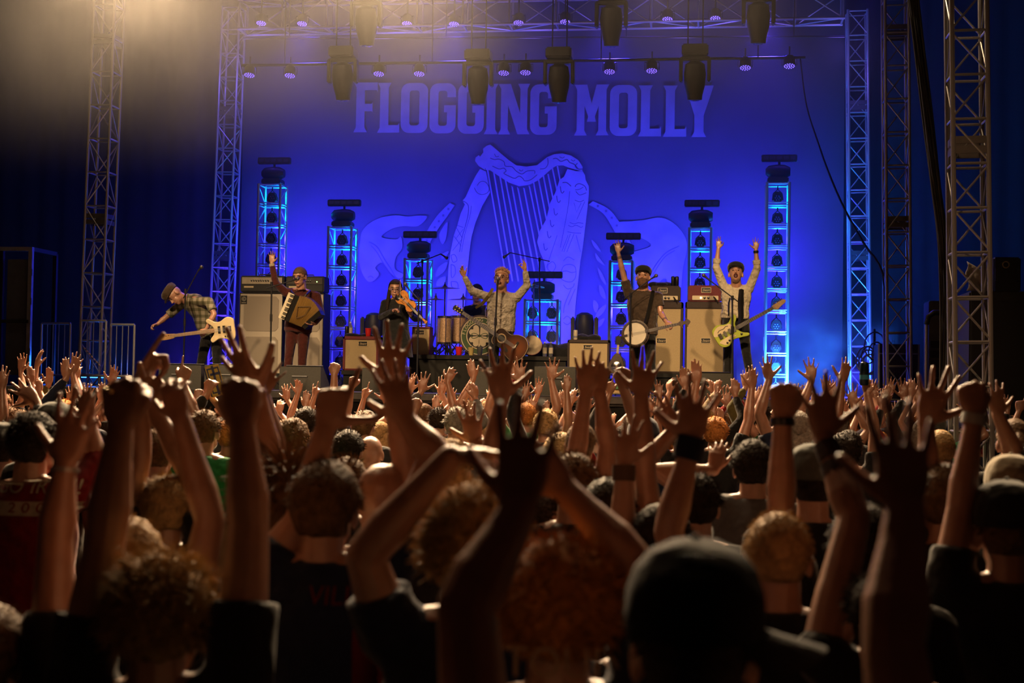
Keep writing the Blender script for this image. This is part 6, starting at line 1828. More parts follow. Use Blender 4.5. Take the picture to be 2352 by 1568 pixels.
# --- guitarist with both arms up
WHITESH = fabric('cream_striped_shirt', (0.50, 0.43, 0.33), bump=0.8, bscale=14)
r6, J = musician('guitarist in cream shirt and braces with both arms straight up', 19.7,
    dict(head=(1690, 628, -0.08), neck=(1692, 660), sl=(1720, 664), sr=(1664, 662), el=(1739, 616, -0.04), wl=(1736, 574, -0.06), er=(1645, 614, -0.04), wr=(1650, 570, -0.06), pel=(1688, 732), hl=(1706, 742), hr=(1674, 742), kl=(1714, 810, -0.05), kr=(1672, 815, -0.05), al=(1730, 890), ar=(1670, 892)),
    WHITESH, BLK, SKINS[0], 1.38, [('wr', (1653, 540, -0.08), (0, -1, 0), 1, 'ok', 0.95), ('wl', (1738, 541, -0.08), (0, -1, 0), -1, 'wide', 0.95)], (-0.02, -1, 0.50), mouth=0.030, tw=1.14)
flat_cap(r6, J['head'], J['face'], J['hup'], HS, MATS['cloth_black_wool'])
for q in 'lr':
    a, b = J['e' + q], J['w' + q]
    band('rolled_cuff', r6, a.lerp(b, 0.34), b - a, 0.053, 0.06, WHITESH)
band('watch_strap', r6, J['wl'].lerp(J['el'], 0.10), J['wl'] - J['el'], 0.036, 0.035, BADGE)
for x_ in (-1, 1):
    c = J['neck'] + Vector((0.075 * x_, 0, -0.02)); e = J['pel'] + Vector((0.085 * x_, -0.125, 0.04))
    ob('brace_strap', MB().tube([c + Vector((0, -0.02, 0.02)), c + Vector((0.01 * x_, -0.11, -0.12)), c.lerp(e, 0.55) + Vector((0.015 * x_, -0.115, 0)), e], 0.011, 6), BADGE, r6)
ob('trouser_belt', MB().lathe([(0.165, 0.0), (0.168, 0.0), (0.168, 0.045), (0.165, 0.045)], 20, J['pel'] + Z_ * 0.0, None, 1, 0.72), BADGE, r6)
o, u, v, w, L = frame_from((1675, 762), (1776, 707), 19.32)
eg = thing('electric_guitar', 'lime green and cream electric guitar with dark neck', 'electric guitar', o)
LIME = mat('guitar_lime', (0.36, 0.42, 0.05), 0.25, 0, 0.1, 6)
solid(eg, [(-0.21, 0.0), (-0.20, 0.11), (-0.11, 0.155), (-0.02, 0.12), (0.05, 0.115), (0.12, 0.165), (0.175, 0.165), (0.165, 0.11), (0.115, 0.05), (0.115, -0.03), (0.155, -0.09), (0.22, -0.135), (0.20, -0.165), (0.10, -0.14), (0.0, -0.12), (-0.10, -0.165), (-0.19, -0.12)], o, u, v, w, -0.022, 0.020, LIME, 'guitar_body')
ob('top_panel', MB().prism(catmull([(-0.19, 0.02), (-0.18, 0.09), (-0.10, 0.13), (-0.01, 0.10), (0.05, 0.095), (0.06, 0.02)], 4, True), o, u, v, w, 0.020, 0.024), CREAM, eg, False)
ob('lower_panel', MB().prism(catmull([(-0.17, -0.06), (-0.16, -0.10), (-0.10, -0.14), (0.0, -0.095), (0.05, -0.09), (0.02, -0.05)], 4, True), o, u, v, w, 0.020, 0.024), CREAM, eg, False)
L_, R_ = strip(catmull([(-0.14, 0.055), (-0.11, 0.075), (-0.05, 0.07), (-0.01, 0.085), (0.02, 0.075)], 4), [0.012] + [0.008] * 15 + [0.012])
ob('f_hole', MB().add([o + u * a + v * b + w * 0.0255 for a, b in L_] + [o + u * a + v * b + w * 0.0255 for a, b in R_], [(i, i + 1, len(L_) + i + 1, len(L_) + i) for i in range(len(L_) - 1)]), BADGE, eg, False)
for x_ in (-0.06, 0.01, 0.07):
    ob('pickup', MB().box(o + u * x_ + w * 0.026, (0.035, 0.012, 0.08), Matrix((u, w, v)).transposed(), 0.004), mat('pickup_cover', (0.10, 0.09, 0.07), 0.4, 0.4), eg)
ob('bridge', MB().box(o - u * 0.13 + w * 0.026, (0.045, 0.014, 0.075), Matrix((u, w, v)).transposed()), CHROME, eg, False)
for a, b in ((-0.09, -0.115), (-0.05, -0.10), (0.13, -0.10)):
    ob('knob', MB().lathe([(0.016, 0), (0.013, 0.018), (0, 0.02)], 10, o + u * a + v * b + w * 0.02, w.to_track_quat('Z', 'Y').to_matrix()), BADGE, eg)
neck(eg, o + w * 0.018, u, v, w, 0.10, L, 0.056, 0.042, ROSE, 20)
solid(eg, [(L - 0.01, -0.022), (L + 0.05, -0.045), (L + 0.09, -0.03), (L + 0.17, -0.012), (L + 0.19, 0.015), (L + 0.16, 0.04), (L + 0.02, 0.034), (L - 0.01, 0.022)], o, u, v, w, -0.004, 0.014, MAPLE, 'headstock', 3, 0.003)
for k in range(6):
    ob('tuning_peg', MB().tube([o + u * (L + 0.03 + 0.024 * k) + v * 0.036, o + u * (L + 0.03 + 0.024 * k) + v * 0.062], 0.007, 6), CHROME, eg)
strings(eg, o - u * 0.13, o + u * (L + 0.03), v, w, 6, 0.0085, 0.0012, 0.032)
sp = [at_y(1703, 665, 19.52), at_y(1701, 690, 19.48), at_y(1702, 725, 19.50), at_y(1700, 745, 19.40)]
ob('strap', MB().tube(sp, [0.034, 0.036, 0.036, 0.03], 4), SHOE, eg)

# --- drummer seated behind the singer
r7, J = musician('drummer in black shirt seated behind the bass drum', 22.5,
    dict(head=(1095, 672, -0.05), neck=(1097, 702), sl=(1124, 712), sr=(1070, 712), el=(1134, 745, -0.1), wl=(1120, 740, -0.35), er=(1060, 745, -0.1), wr=(1080, 738, -0.35), pel=(1097, 775), hl=(1108, 778), hr=(1086, 778), kl=(1118, 778, -0.42), kr=(1076, 778, -0.42), al=(1118, 820, -0.40), ar=(1076, 820, -0.40)),
    BLK, BLK, SKINS[1], 0.6, [('wr', (1082, 725, -0.42), (0, -0.6, -0.5), 1, 'grip', 1.0), ('wl', (1118, 726, -0.42), (0, -0.6, -0.5), -1, 'grip', 1.0)], (0.1, -1, -0.1), zf=ZR, seat=True)
hair_obj(r7, hair_cap(J['head'], J['face'], J['hup'], HS, 0.012, -0.3, 0.45), HAIRS['black'])
t = thing('drum_throne', 'round black drum stool under the drummer', 'stool', Vector((J['pel'].x, 22.55, ZR)))
ob('seat', MB().lathe([(0.0, 0.0), (0.16, 0.0), (0.175, 0.03), (0.17, 0.07), (0.0, 0.075)], 20, Vector((J['pel'].x, 22.55, J['pel'].z - 0.17))), SHOE, t)
stick('post', Vector((J['pel'].x, 22.55, ZR + 0.1)), Vector((J['pel'].x, 22.55, J['pel'].z - 0.17)), 0.016, CHROME, t)
for k in range(3):
    a = 2 * PI * k / 3
    stick('leg', Vector((J['pel'].x, 22.55, ZR + 0.14)), Vector((J['pel'].x + 0.22 * math.cos(a), 22.55 + 0.22 * math.sin(a), ZR + 0.008)), 0.011, CHROME, t, 6)

# --- resonator mandolin on a stand beside the banjo player
o, u, v, w, L = frame_from((1416, 838), (1420, 790), 20.3)
mn = thing('mandolin', 'metal-topped mandolin standing upright in a rack', 'mandolin', o)
solid(mn, [(-0.13, 0), (-0.11, 0.08), (-0.03, 0.115), (0.06, 0.09), (0.12, 0.06), (0.16, 0.025), (0.16, -0.025), (0.12, -0.06), (0.06, -0.09), (-0.03, -0.115), (-0.11, -0.08)], o, u, v, w, -0.04, 0.01, ROSE, 'mandolin_body', 4, 0.005)
ob('cover_plate', MB().lathe([(0.0, 0.02), (0.06, 0.016), (0.075, 0.010), (0.075, 0.008)], 20, o - u * 0.02, w.to_track_quat('Z', 'Y').to_matrix()), CHROME, mn)
neck(mn, o, u, v, w, 0.14, L, 0.036, 0.03, MAPLE, 14)
solid(mn, [(L - 0.01, -0.018), (L + 0.02, -0.032), (L + 0.11, -0.036), (L + 0.11, 0.036), (L + 0.02, 0.032), (L - 0.01, 0.018)], o, u, v, w, -0.01, 0.008, BADGE, 'headstock', 0, 0.002)
for k in range(4):
    for q in (-1, 1):
        ob('tuning_peg', MB().tube([o + u * (L + 0.03 + 0.022 * k) + v * q * 0.034, o + u * (L + 0.03 + 0.022 * k) + v * q * 0.055], 0.006, 6), CHROME, mn)
gs = thing('instrument_stand', 'black floor stand holding the mandolin', 'instrument stand', Vector((o.x, 20.38, STAGE_Z)))
stick('post', Vector((o.x, 20.40, STAGE_Z + 0.10)), o + u * 0.2 - w * 0.06, 0.012, BLACKMET, gs)
for k in range(3):
    a = 2 * PI * k / 3 + 0.5
    stick('leg', Vector((o.x, 20.40, STAGE_Z + 0.16)), Vector((o.x + 0.2 * math.cos(a), 20.40 + 0.2 * math.sin(a), STAGE_Z + 0.01)), 0.011, BLACKMET, gs, 6)
ob('cradle', MB().tube([o - u * 0.14 - v * 0.09 + w * 0.04, o - u * 0.145 - v * 0.07 - w * 0.06, o - u * 0.145 + v * 0.07 - w * 0.06, o - u * 0.14 + v * 0.09 + w * 0.04], 0.009, 6), BLACKMET, gs)
# pedal board
a = at_y(1372, 893, 18.75)
pb = thing('pedal_board', 'wooden pedal board on the deck before the banjo player', 'pedal board', (a.x, 18.8, STAGE_Z))
for k in range(4):
    ob('slat', MB().box((a.x, 18.66 + 0.10 * k, STAGE_Z + 0.05 + 0.02 * k), (0.72, 0.08, 0.02)), mat('board_wood', (0.42, 0.29, 0.13), 0.6, 0, 0.2, 20), pb, False)
for q in (-0.33, 0.33):
    ob('side_rail', MB().box((a.x + q, 18.81, STAGE_Z + 0.035), (0.03, 0.42, 0.07)), BLACK, pb, False)
for k in range(5):
    e = ob('effect_pedal', MB().box((a.x - 0.26 + 0.13 * k, 18.78, STAGE_Z + 0.12), (0.075, 0.12, 0.05), None, 0.006), mat('pedal_%d' % k, [(0.4, 0.3, 0.05), (0.05, 0.1, 0.3), (0.3, 0.05, 0.05), (0.25, 0.25, 0.25), (0.05, 0.2, 0.1)][k], 0.4), pb)
    ob('pedal_knob', MB().lathe([(0.009, 0), (0.008, 0.012), (0, 0.013)], 8, (a.x - 0.26 + 0.13 * k, 18.81, STAGE_Z + 0.145)), BADGE, e)
# ------------------------------------------------------------------ the crowd
SHIRTS = {'black': BLK, 'navy': fabric('navy', (0.012, 0.020, 0.050)), 'red': fabric('red', (0.22, 0.010, 0.010)), 'green': fabric('green', (0.02, 0.20, 0.06)), 'grey': fabric('grey', (0.12, 0.12, 0.125)), 'beige': fabric('beige', (0.32, 0.26, 0.18)), 'cream': fabric('cream', (0.42, 0.36, 0.26)),
          'charcoal': fabric('charcoal', (0.03, 0.03, 0.033)), 'olive': fabric('olive', (0.10, 0.09, 0.03)), 'white': fabric('white', (0.45, 0.43, 0.40))}
RNG = random.Random(77)
STATS = []
SPOTS = []
def fan(label, D, head, arms=(), shirt='black', skin=0, hair='brown', style='short', group=None, yaw=0.0, lean=(0, 0), voxel=0.0065, ratio=0.21, sc=1.0, belly=1.0, sleeves=0.55, low=True, seed=None, hat=None, hatdir=None, kind_far=False, armk=1.0, face=None):
    """someone in the crowd: head = pixel of the crown at depth D; arms = (side, tip, wrist, elbow or None, pose, palm, depth offset)"""
    rng = random.Random(seed if seed is not None else int(head[0] * 7 + head[1]))
    top = at_d(head[0], head[1], D)
    top = top - Z_ * (0.048 * sc if hat is not None else {'curly': 0.055, 'short': 0.022, 'long': 0.02}.get(style, 0.006))
    h = top.z
    cth, sth = math.cos(yaw), math.sin(yaw)
    fw = Vector((-sth, cth, 0)); lt = Vector((cth, sth, 0))
    hc = top - Z_ * 0.120 * sc
    SPOTS.append((hc.x, hc.y))
    J = {'head': hc, 'face': Vector(face) if face else fw, 'hup': Z_}
    J['neck'] = hc - Z_ * 0.145 * sc - fw * 0.03
    J['ground'] = Vector((hc.x + lean[0], hc.y + lean[1], 0.0))
    J['pel'] = Vector((hc.x + lean[0], hc.y + lean[1] - 0.02, h * 0.53))
    up = {a[0] for a in arms}
    for q, sg in (('l', -1), ('r', 1)):
        raise_ = q in up
        J['s' + q] = J['neck'] + lt * sg * (0.165 if raise_ else 0.185) * sc - Z_ * (0.02 if raise_ else 0.055)
        J['h' + q] = J['pel'] + lt * sg * 0.085 - Z_ * 0.03
        J['a' + q] = Vector((J['h' + q].x + lt.x * sg * 0.03, J['h' + q].y, 0.09))
        J['k' + q] = J['h' + q].lerp(J['a' + q], 0.5) + fw * 0.03
        if not raise_:
            J['e' + q] = J['s' + q] + lt * sg * 0.05 - Z_ * 0.29 * sc - fw * 0.02
            J['w' + q] = J['e' + q] - Z_ * 0.22 * sc + fw * 0.10
    hands = []
    for a in arms:
        q, tip, wr, elb, pose, palm = a[:6]
        dD = a[6] if len(a) > 6 else 0.05
        sg = 1 if q == 'r' else -1
        w_ = at_d(wr[0], wr[1], D + dD)
        t_ = at_d(tip[0], tip[1], D + dD + 0.02)
        if pose in ('fist',):
            hs = 1.0 * sc
        elif pose in ('point', 'horns', 'gun'):
            hs = min(max((t_ - w_).length / 0.172, 0.85), 1.2)
        else:
            hs = min(max((t_ - w_).length / 0.180, 0.82), 1.22)
        if elb is not None:
            e_ = at_d(elb[0], elb[1], D + dD * 0.5)
            v = e_ - J['s' + q]
            if v.length > 0.36:                     # lift the shoulder towards a far elbow
                J['s' + q] = J['s' + q] + v.normalized() * min(v.length - 0.34, 0.10)
        else:
            e_ = ik(J['s' + q], w_, 0.29 * sc, 0.255 * sc, lt * sg * 0.8 - fw * 0.3 - Z_ * 0.2)
        J['e' + q], J['w' + q] = e_, w_
        d_ = {'away': fw, 'cam': -fw, 'in': -lt * sg, 'out': lt * sg, 'mix': fw * 0.8 - lt * sg * 0.6, 'mixc': -fw * 0.8 - lt * sg * 0.6, 'down': -Z_}[palm]
        hands.append((w_, t_, d_, sg, pose, hs))
        STATS.append((label[:20], round(h, 2), round((e_ - J['s' + q]).length, 2), round((w_ - e_).length, 2), round(hs, 2)))
    for q, sg in (('l', -1), ('r', 1)):
        if q not in up:
            hands.append((J['w' + q], J['w' + q] - Z_ * 0.16 + fw * 0.05, -lt * sg, sg, 'relaxed', 1.0 * sc))
    root = person(label, J, SHIRTS[shirt] if isinstance(shirt, str) else shirt, DARKJ, SKINS[skin], sleeves, group, voxel, ratio, hands, False, belly, sc, 1.04, 0.016 if not kind_far else 0.02, low, foot=not kind_far, nose=not kind_far or rng.random() < 0.4, armk=armk)
    hm = HAIRS[hair] if isinstance(hair, str) else hair
    if style == 'short':
        hair_obj(root, hair_cap(hc, J['face'], Z_, sc, 0.012, -0.3, 0.45, 0.004, rng), hm)
        hair_obj(root, rand_strands(hc, J['face'], Z_, sc, 480 if not kind_far else 110, 0.030, 0.0020 if not kind_far else 0.0048, rng, -0.1, 0.2, wave=0.1), hm, 0, 'hair_tufts')
    elif style == 'buzz':
        hair_obj(root, hair_cap(hc, J['face'], Z_, sc, 0.005, -0.3, 0.45, 0.0), hm)
        if not kind_far:
            hair_obj(root, rand_strands(hc, J['face'], Z_, sc, 700, 0.014, 0.0016, rng, -0.2, 0.1), hm, 0, 'hair_tufts')
    elif style == 'curly':
        hair_obj(root, hair_cap(hc, J['face'], Z_, sc, 0.020, -0.5, 0.45, 0.007, rng), hm)
        hair_obj(root, rand_strands(hc, J['face'], Z_, sc * 1.06, 2200 if not kind_far else 180, 0.055 if not kind_far else 0.035, 0.0024 if not kind_far else 0.006, rng, -0.45, 0.5, wave=0.8), hm, 0, 'curls')
    elif style == 'long':
        hair_obj(root, hair_cap(hc, J['face'], Z_, sc, 0.014, -0.9, 0.4, 0.004, rng), hm)
        mb = MB()
        for sg in (-1, -0.3, 0.3, 1):
            cap(mb, hc + lt * sg * 0.062 - fw * 0.055, hc + lt * sg * 0.085 - fw * 0.085 - Z_ * 0.20, 0.040, 0.044)
            cap(mb, hc + lt * sg * 0.085 - fw * 0.085 - Z_ * 0.20, hc + lt * sg * 0.08 - fw * 0.11 - Z_ * 0.36, 0.044, 0.022)
        put('long_hair', remesh(mb, 0.012, 2, 0.5, hm, 'long_hair'), root)
        if not kind_far:
            hair_obj(root, rand_strands(hc, J['face'], Z_, sc * 1.06, 500, 0.12, 0.003, rng, -0.3, 0.12, wave=0.1), hm, 0, 'hair_locks')
    elif style == 'tail':
        hair_obj(root, hair_cap(hc, J['face'], Z_, sc, 0.010, -0.4, 0.4, 0.002, rng), hm)
        mb = MB(); p = hc - fw * 0.11 + Z_ * 0.05
        mb.tube([p, p - fw * 0.05 - Z_ * 0.03, p - fw * 0.07 - Z_ * 0.14, p - fw * 0.05 - Z_ * 0.28], [0.022, 0.03, 0.028, 0.008], 8)
        hair_obj(root, mb, hm, 0, 'ponytail')
    if hat is not None:
        baseball_cap(root, hc, J['face'], Z_, sc * 1.04, hat, hatdir)
    return root, J
CAPS = {'black': fabric('cap_black', (0.005, 0.005, 0.006), sheen=0.0), 'tan': fabric('cap_tan', (0.30, 0.25, 0.17)), 'dark': fabric('cap_dark', (0.02, 0.022, 0.02)), 'grey': fabric('cap_grey', (0.10, 0.11, 0.10)), 'navy': fabric('cap_navy', (0.015, 0.018, 0.05))}
NG = 'people in the near rows of the crowd'
# ---- nearest rows
r, J = fan('curly-haired person in black tee punching both fists into the air', 2.9, (378, 1232), [('l', (280, 888), (275, 985), (243, 1235), 'fist', 'away'), ('r', (550, 856), (556, 985), (572, 1205), 'fist', 'away')], 'black', 0, 'blond', 'curly', NG, voxel=0.0055, ratio=0.28, sc=1.03, armk=1.05)
band('finger_ring', r, at_d(252, 897, 2.95), (0.3, 0, 1), 0.011, 0.008, mat('ring_gold', (0.8, 0.6, 0.3), 0.2, 1.0, 0))
r, J = fan('person in black with a thin bracelet raising an open hand beside the clenched fist', 3.1, (-30, 1375), [('r', (188, 892), (148, 1072), (128, 1235), 'wide', 'away')], 'black', 0, 'brown', 'short', NG)
band('bracelet', r, J['wr'] + (J['er'] - J['wr']) * 0.04, J['er'] - J['wr'], 0.032, 0.008, mat('bracelet_steel', (0.5, 0.5, 0.5), 0.3, 0.5, 0))
r, J = fan('blond person with an arm up behind the curly head', 3.6, (293, 1180), [('r', (388, 868), (415, 962), (482, 1195), 'claw', 'away')], 'black', 0, 'blond', 'short', NG)
r, J = fan('short-haired man in black making a pistol sign with one hand', 4.9, (388, 1082), [('l', (384, 762), (318, 885), (322, 1055), 'gun', 'in'), ('r', (354, 820), (352, 935), (428, 1075), 'point', 'away')], 'black', 0, 'blond', 'short', NG)
r, J = fan('man in red tee printed with a pale band across the back', 5.4, (80, 937), [('r', (196, 890), (203, 965), (222, 1065), 'open', 'away')], 'red', 0, 'black', 'short', NG, sleeves=1.3, sc=1.05, belly=1.15)
# print on the red shirt: two lines of pale lettering on the back
by = J['pel'].lerp(J['neck'], 0.70); lat = X_
bk = at_d(55, 1172, 5.4 - 0.215)
pb_ = MB(); text_on(pb_, 'GO IRISH!', bk + Vector((0, -0.006, 0.055)), X_, Z_, 0.078, 0, 0.95)
PALE = mat('shirt_print_pale', (0.45, 0.40, 0.30), 0.9, 0, 0.2, 40)
sh_ = child(r, 'shirt')
ob('shirt_print', print_on(sh_, fine(pb_), Y_, 0.004), PALE, r, False)
bb = MB().add([bk + Vector((x, 0, z)) for x, z in ((-0.17, -0.026), (0.17, -0.026), (0.17, 0.026), (-0.17, 0.026))], [(0, 1, 2, 3)])
ob('shirt_print_band', print_on(sh_, fine(bb, 5), Y_, 0.003), PALE, r, False)
pb_ = MB(); text_on(pb_, '2 0 0 9', bk + Vector((0, -0.007, -0.013)), X_, Z_, 0.05, 0, 1.3)
ob('shirt_print', print_on(sh_, fine(pb_), Y_, 0.005), SHIRTS['red'], r, False)
r, J = fan('long-haired person in beige top spreading one hand wide above the fist', 4.1, (668, 1062), [('l', (508, 762), (592, 905), (618, 1060), 'wide', 'mix')], 'beige', 0, 'brown', 'long', NG)
fan('person behind the beige top with fingers spread', 5.4, (600, 1045), [('r', (636, 826), (604, 905), (640, 1040), 'wide', 'away')], 'charcoal', 1, 'brown', 'short', NG)
r, J = fan('brown-haired man in navy tee with both arms up, thumb and finger out', 3.75, (752, 1052), [('l', (792, 828), (747, 985), (690, 1195), 'gun', 'away'), ('r', (884, 822), (932, 965), (1000, 1045), 'open', 'away')], 'navy', 0, 'brown', 'short', NG, armk=1.08)
pc_ = at_d(770, 1392, 3.75 - 0.17)
pb_ = MB(); text_on(pb_, 'VILLE', pc_, X_, Z_, 0.065, 0, 1.0)
REDP = mat('shirt_print_red', (0.13, 0.008, 0.008), 0.9, 0, 0.1)
sh_ = child(r, 'shirt')
ob('shirt_print', print_on(sh_, fine(pb_), Y_), REDP, r, False)
bb = MB().add([pc_ + Vector((0.09 + x, 0, -0.16 + z)) for x, z in ((-0.05, -0.10), (0.05, -0.10), (0.05, 0.10), (-0.05, 0.10))], [(0, 1, 2, 3)])
ob('shirt_print_block', print_on(sh_, fine(bb, 5), Y_), REDP, r, False)
fan('bald man raising a spread hand straight above his head', 4.3, (880, 1057), [('r', (902, 736), (902, 882), (932, 1062), 'wide', 'away')], 'charcoal', 0, 'brown', 'bald', NG, sc=1.04)
r, J = fan('curly-topped man in navy tee reaching one bent arm across', 2.95, (1092, 1077), [('l', (1160, 1030), (1035, 1052), (838, 1275), 'relaxed', 'down', -0.1)], 'navy', 0, 'blond', 'curly', NG, voxel=0.0055, ratio=0.28, armk=1.05)
r, J = fan('person in cream tee lifting a huge dark hand, thumb apart', 2.05, (885, 1600), [('r', (1215, 905), (1192, 1172), (1070, 1392), 'open', 'away', 0.10)], 'cream', 1, 'brown', 'short', NG, voxel=0.005, ratio=0.28, armk=1.12)
r, J = fan('ginger curly-haired person in navy tee with lettered back', 2.62, (1290, 1200), [('r', (1228, 1035), (1302, 1128), (1452, 1288), 'open', 'away', 0.1)], 'navy', 0, 'ginger', 'curly', NG, voxel=0.0055, ratio=0.28)
pb_ = MB(); text_on(pb_, 'TOUR', at_d(1285, 1556, 2.62 - 0.16), X_, Z_, 0.075, 0, 0.95)
ob('shirt_print', print_on(child(r, 'shirt'), fine(pb_), Y_), mat('shirt_print_tan', (0.30, 0.20, 0.13), 0.9, 0, 0.1), r, False)
fan('dark-haired man between the raised hands with bare ears', 5.2, (1320, 1032), [], 'black', 0, 'brown', 'short', NG)
fan('person hidden behind bare ears holding both hands up', 5.9, (1292, 1060), [('l', (1350, 796), (1345, 900), (1322, 1060), 'open', 'away'), ('r', (1380, 838), (1378, 905), (1395, 1020), 'flat', 'away')], 'charcoal', 0, 'black', 'short', NG)
r, J = fan('person with a red-lit open hand and broad cuff bracelet', 4.5, (1522, 1150), [('l', (1448, 950), (1433, 1066), (1430, 1232), 'open', 'away')], 'black', 0, 'black', 'short', NG)
band('cuff_bracelet', r, J['wl'] + (J['el'] - J['wl']) * 0.12, J['el'] - J['wl'], 0.036, 0.05, mat('cuff_leather', (0.10, 0.05, 0.025), 0.6))
fan('person behind the cuffed hand with thumb and little finger spread', 4.9, (1398, 1092), [('r', (1488, 796), (1472, 910), (1482, 1090), 'wide', 'away')], 'black', 0, 'black', 'short', NG)
r, J = fan('person with a dark blue sweatband under a spread hand', 3.7, (1490, 1275), [('r', (1600, 860), (1588, 1018), (1535, 1222), 'wide', 'away')], 'black', 0, 'brown', 'short', NG)
band('sweatband', r, J['wr'] + (J['er'] - J['wr']) * 0.06, J['er'] - J['wr'], 0.040, 0.06, fabric('sweatband_navy', (0.012, 0.02, 0.05)))
r, J = fan('person in black baseball cap with the bill turned sideways', 2.2, (1598, 1222), [], 'black', 1, 'black', 'buzz', NG, hat=CAPS['black'], hatdir=(0.95, 0.25, 0), voxel=0.006, sc=1.12)
fan('man with close-cropped fair hair behind the black cap', 3.7, (1788, 1172), [], 'black', 0, 'blond', 'buzz', NG, sc=1.02)
r, J = fan('person with a black wristband raising a clenched fist near the blue smoke', 3.95, (1985, 1150), [('l', (1803, 868), (1797, 962), (1795, 1178), 'fist', 'away')], 'black', 1, 'black', 'short', NG)
band('wristband', r, J['wl'] + (J['el'] - J['wl']) * 0.03, J['el'] - J['wl'], 0.034, 0.022, BADGE)
r, J = fan('person in tank top with a tattooed arm and open hand', 3.25, (2035, 1290), [('l', (1882, 852), (1892, 1005), (1962, 1190), 'wide', 'away', 0.3)], 'black', 1, 'black', 'short', NG, sleeves=0.05)
for t_ in (0.25, 0.55, 0.8):
    band('tattoo', r, J['el'].lerp(J['wl'], t_), J['wl'] - J['el'], 0.0415 - 0.012 * t_, 0.05, mat('tattoo_ink_dark', (0.06, 0.035, 0.028), 0.6, 0, 0.5, 60))
r, J = fan('person in dark tee lifting a very large dark hand, fingers apart', 1.95, (1868, 1690), [('r', (2062, 905), (2080, 1172), (2052, 1480), 'open', 'away', 0.15)], 'charcoal', 1, 'brown', 'short', NG, voxel=0.005, ratio=0.28, armk=1.15)
fan('person with fingers fanned beside the silver truss tower', 4.7, (2170, 1060), [('l', (2166, 838), (2128, 972), (2135, 1130), 'wide', 'away')], 'charcoal', 0, 'brown', 'short', NG)
r, J = fan('person in dark cap with a pale wristband raising a fist', 4.05, (2312, 1094), [('l', (2228, 865), (2238, 958), (2205, 1168), 'fist', 'away')], 'black', 0, 'brown', 'buzz', NG, hat=CAPS['dark'])
band('wristband', r, J['wl'] + (J['el'] - J['wl']) * 0.02, J['el'] - J['wl'], 0.035, 0.03, mat('wristband_white', (0.5, 0.5, 0.48), 0.7))
r, J = fan('person in pale tan baseball cap near the loudspeakers', 5.4, (2322, 1037), [], 'beige', 0, 'brown', 'buzz', NG, hat=CAPS['tan'])
fan('person in dark baseball cap with bare neck behind the tattooed arm', 5.2, (1868, 1012), [], 'black', 0, 'black', 'buzz', NG, hat=CAPS['grey'])
r, J = fan('person with finger rings on a spread hand before the singer', 5.3, (1215, 1110), [('l', (1140, 790), (1152, 918), (1130, 1040), 'wide', 'away')], 'black', 0, 'black', 'short', NG)
for px, py in ((1108, 850), (1121, 845)):
    band('finger_ring', r, at_d(px, py, 5.33), (0.2, 0, 1), 0.012, 0.008, CHROME)
fan('fair-haired person with a red-lit spread hand before the drum riser', 6.0, (1036, 1004), [('r', (1075, 920), (1092, 1018), None, 'wide', 'away')], 'grey', 0, 'blond', 'short', NG)
fan('person with a hand cocked sideways behind the sweatband', 5.4, (1602, 1080), [('l', (1497, 905), (1552, 985), None, 'open', 'away')], 'black', 1, 'black', 'short', NG)
fan('dark-haired person in grey tee with one red-lit hand', 6.3, (1730, 1005), [('l', (1655, 1000), (1640, 1080), None, 'relaxed', 'away')], 'grey', 0, 'black', 'short', NG)
fan('person with a bent arm and open hand next to the loudspeakers', 6.0, (2385, 1010), [('l', (2284, 882), (2292, 952), (2335, 1050), 'open', 'away')], 'black', 1, 'black', 'short', NG)
# ---- heads of the middle rows
MG = 'people in the middle rows of the crowd'
for lab, D, hd, sh, sk, hr, st, hat in (
        ('man with thick brown hair and a bright green collar', 8.0, (472, 936), 'green', 0, 'brown', 'short', None),
        ('man with brown hair and one ear lit red', 7.4, (366, 982), 'black', 0, 'brown', 'short', None),
        ('person in a dark cap with pale rim behind the red tee', 7.0, (128, 918), 'black', 1, 'brown', 'buzz', CAPS['grey']),
        ('neat dark-haired man before the accordion player', 8.6, (802, 984), 'charcoal', 0, 'black', 'short', None),
        ('man with shaved pale scalp beside the neat dark head', 9.0, (852, 998), 'beige', 0, 'blond', 'bald', None),
        ('person with long smooth brown hair', 7.2, (640, 1016), 'green', 0, 'brown', 'long', None),
        ('person with pale blond hair before the frame drum', 8.5, (1288, 981), 'white', 0, 'blond', 'curly', None),
        ('dark-haired person just below the wedge monitor', 11.0, (836, 940), 'charcoal', 0, 'brown', 'short', None),
        ('man with tousled brown hair and green tee', 9.0, (676, 946), 'green', 0, 'brown', 'curly', None),
        ('person in a navy cap between raised hands', 8.5, (1478, 952), 'navy', 0, 'black', 'buzz', CAPS['navy']),
        ('close-cropped man before the silver truss tower', 8.0, (2160, 985), 'black', 0, 'blond', 'buzz', None),
        ('woman with a brown ponytail near the loudspeakers', 7.0, (2330, 962), 'black', 0, 'brown', 'tail', None),
        ('dark-haired person behind the black wristband', 8.5, (1936, 980), 'black', 0, 'black', 'curly', None),
        ('person with short grey hair in the middle rows', 10.0, (1050, 930), 'grey', 0, 'grey', 'short', None),
        ('dark-haired person behind the bald man', 6.0, (800, 1042), 'black', 0, 'brown', 'short', None),
        ('person in a dark cap at the edge of the crowd', 7.5, (8, 965), 'black', 0, 'black', 'buzz', CAPS['dark'])):
    fan(lab, D, hd, [], sh, sk, hr, st, MG, hat=hat, voxel=0.0085, ratio=0.17, kind_far=True)
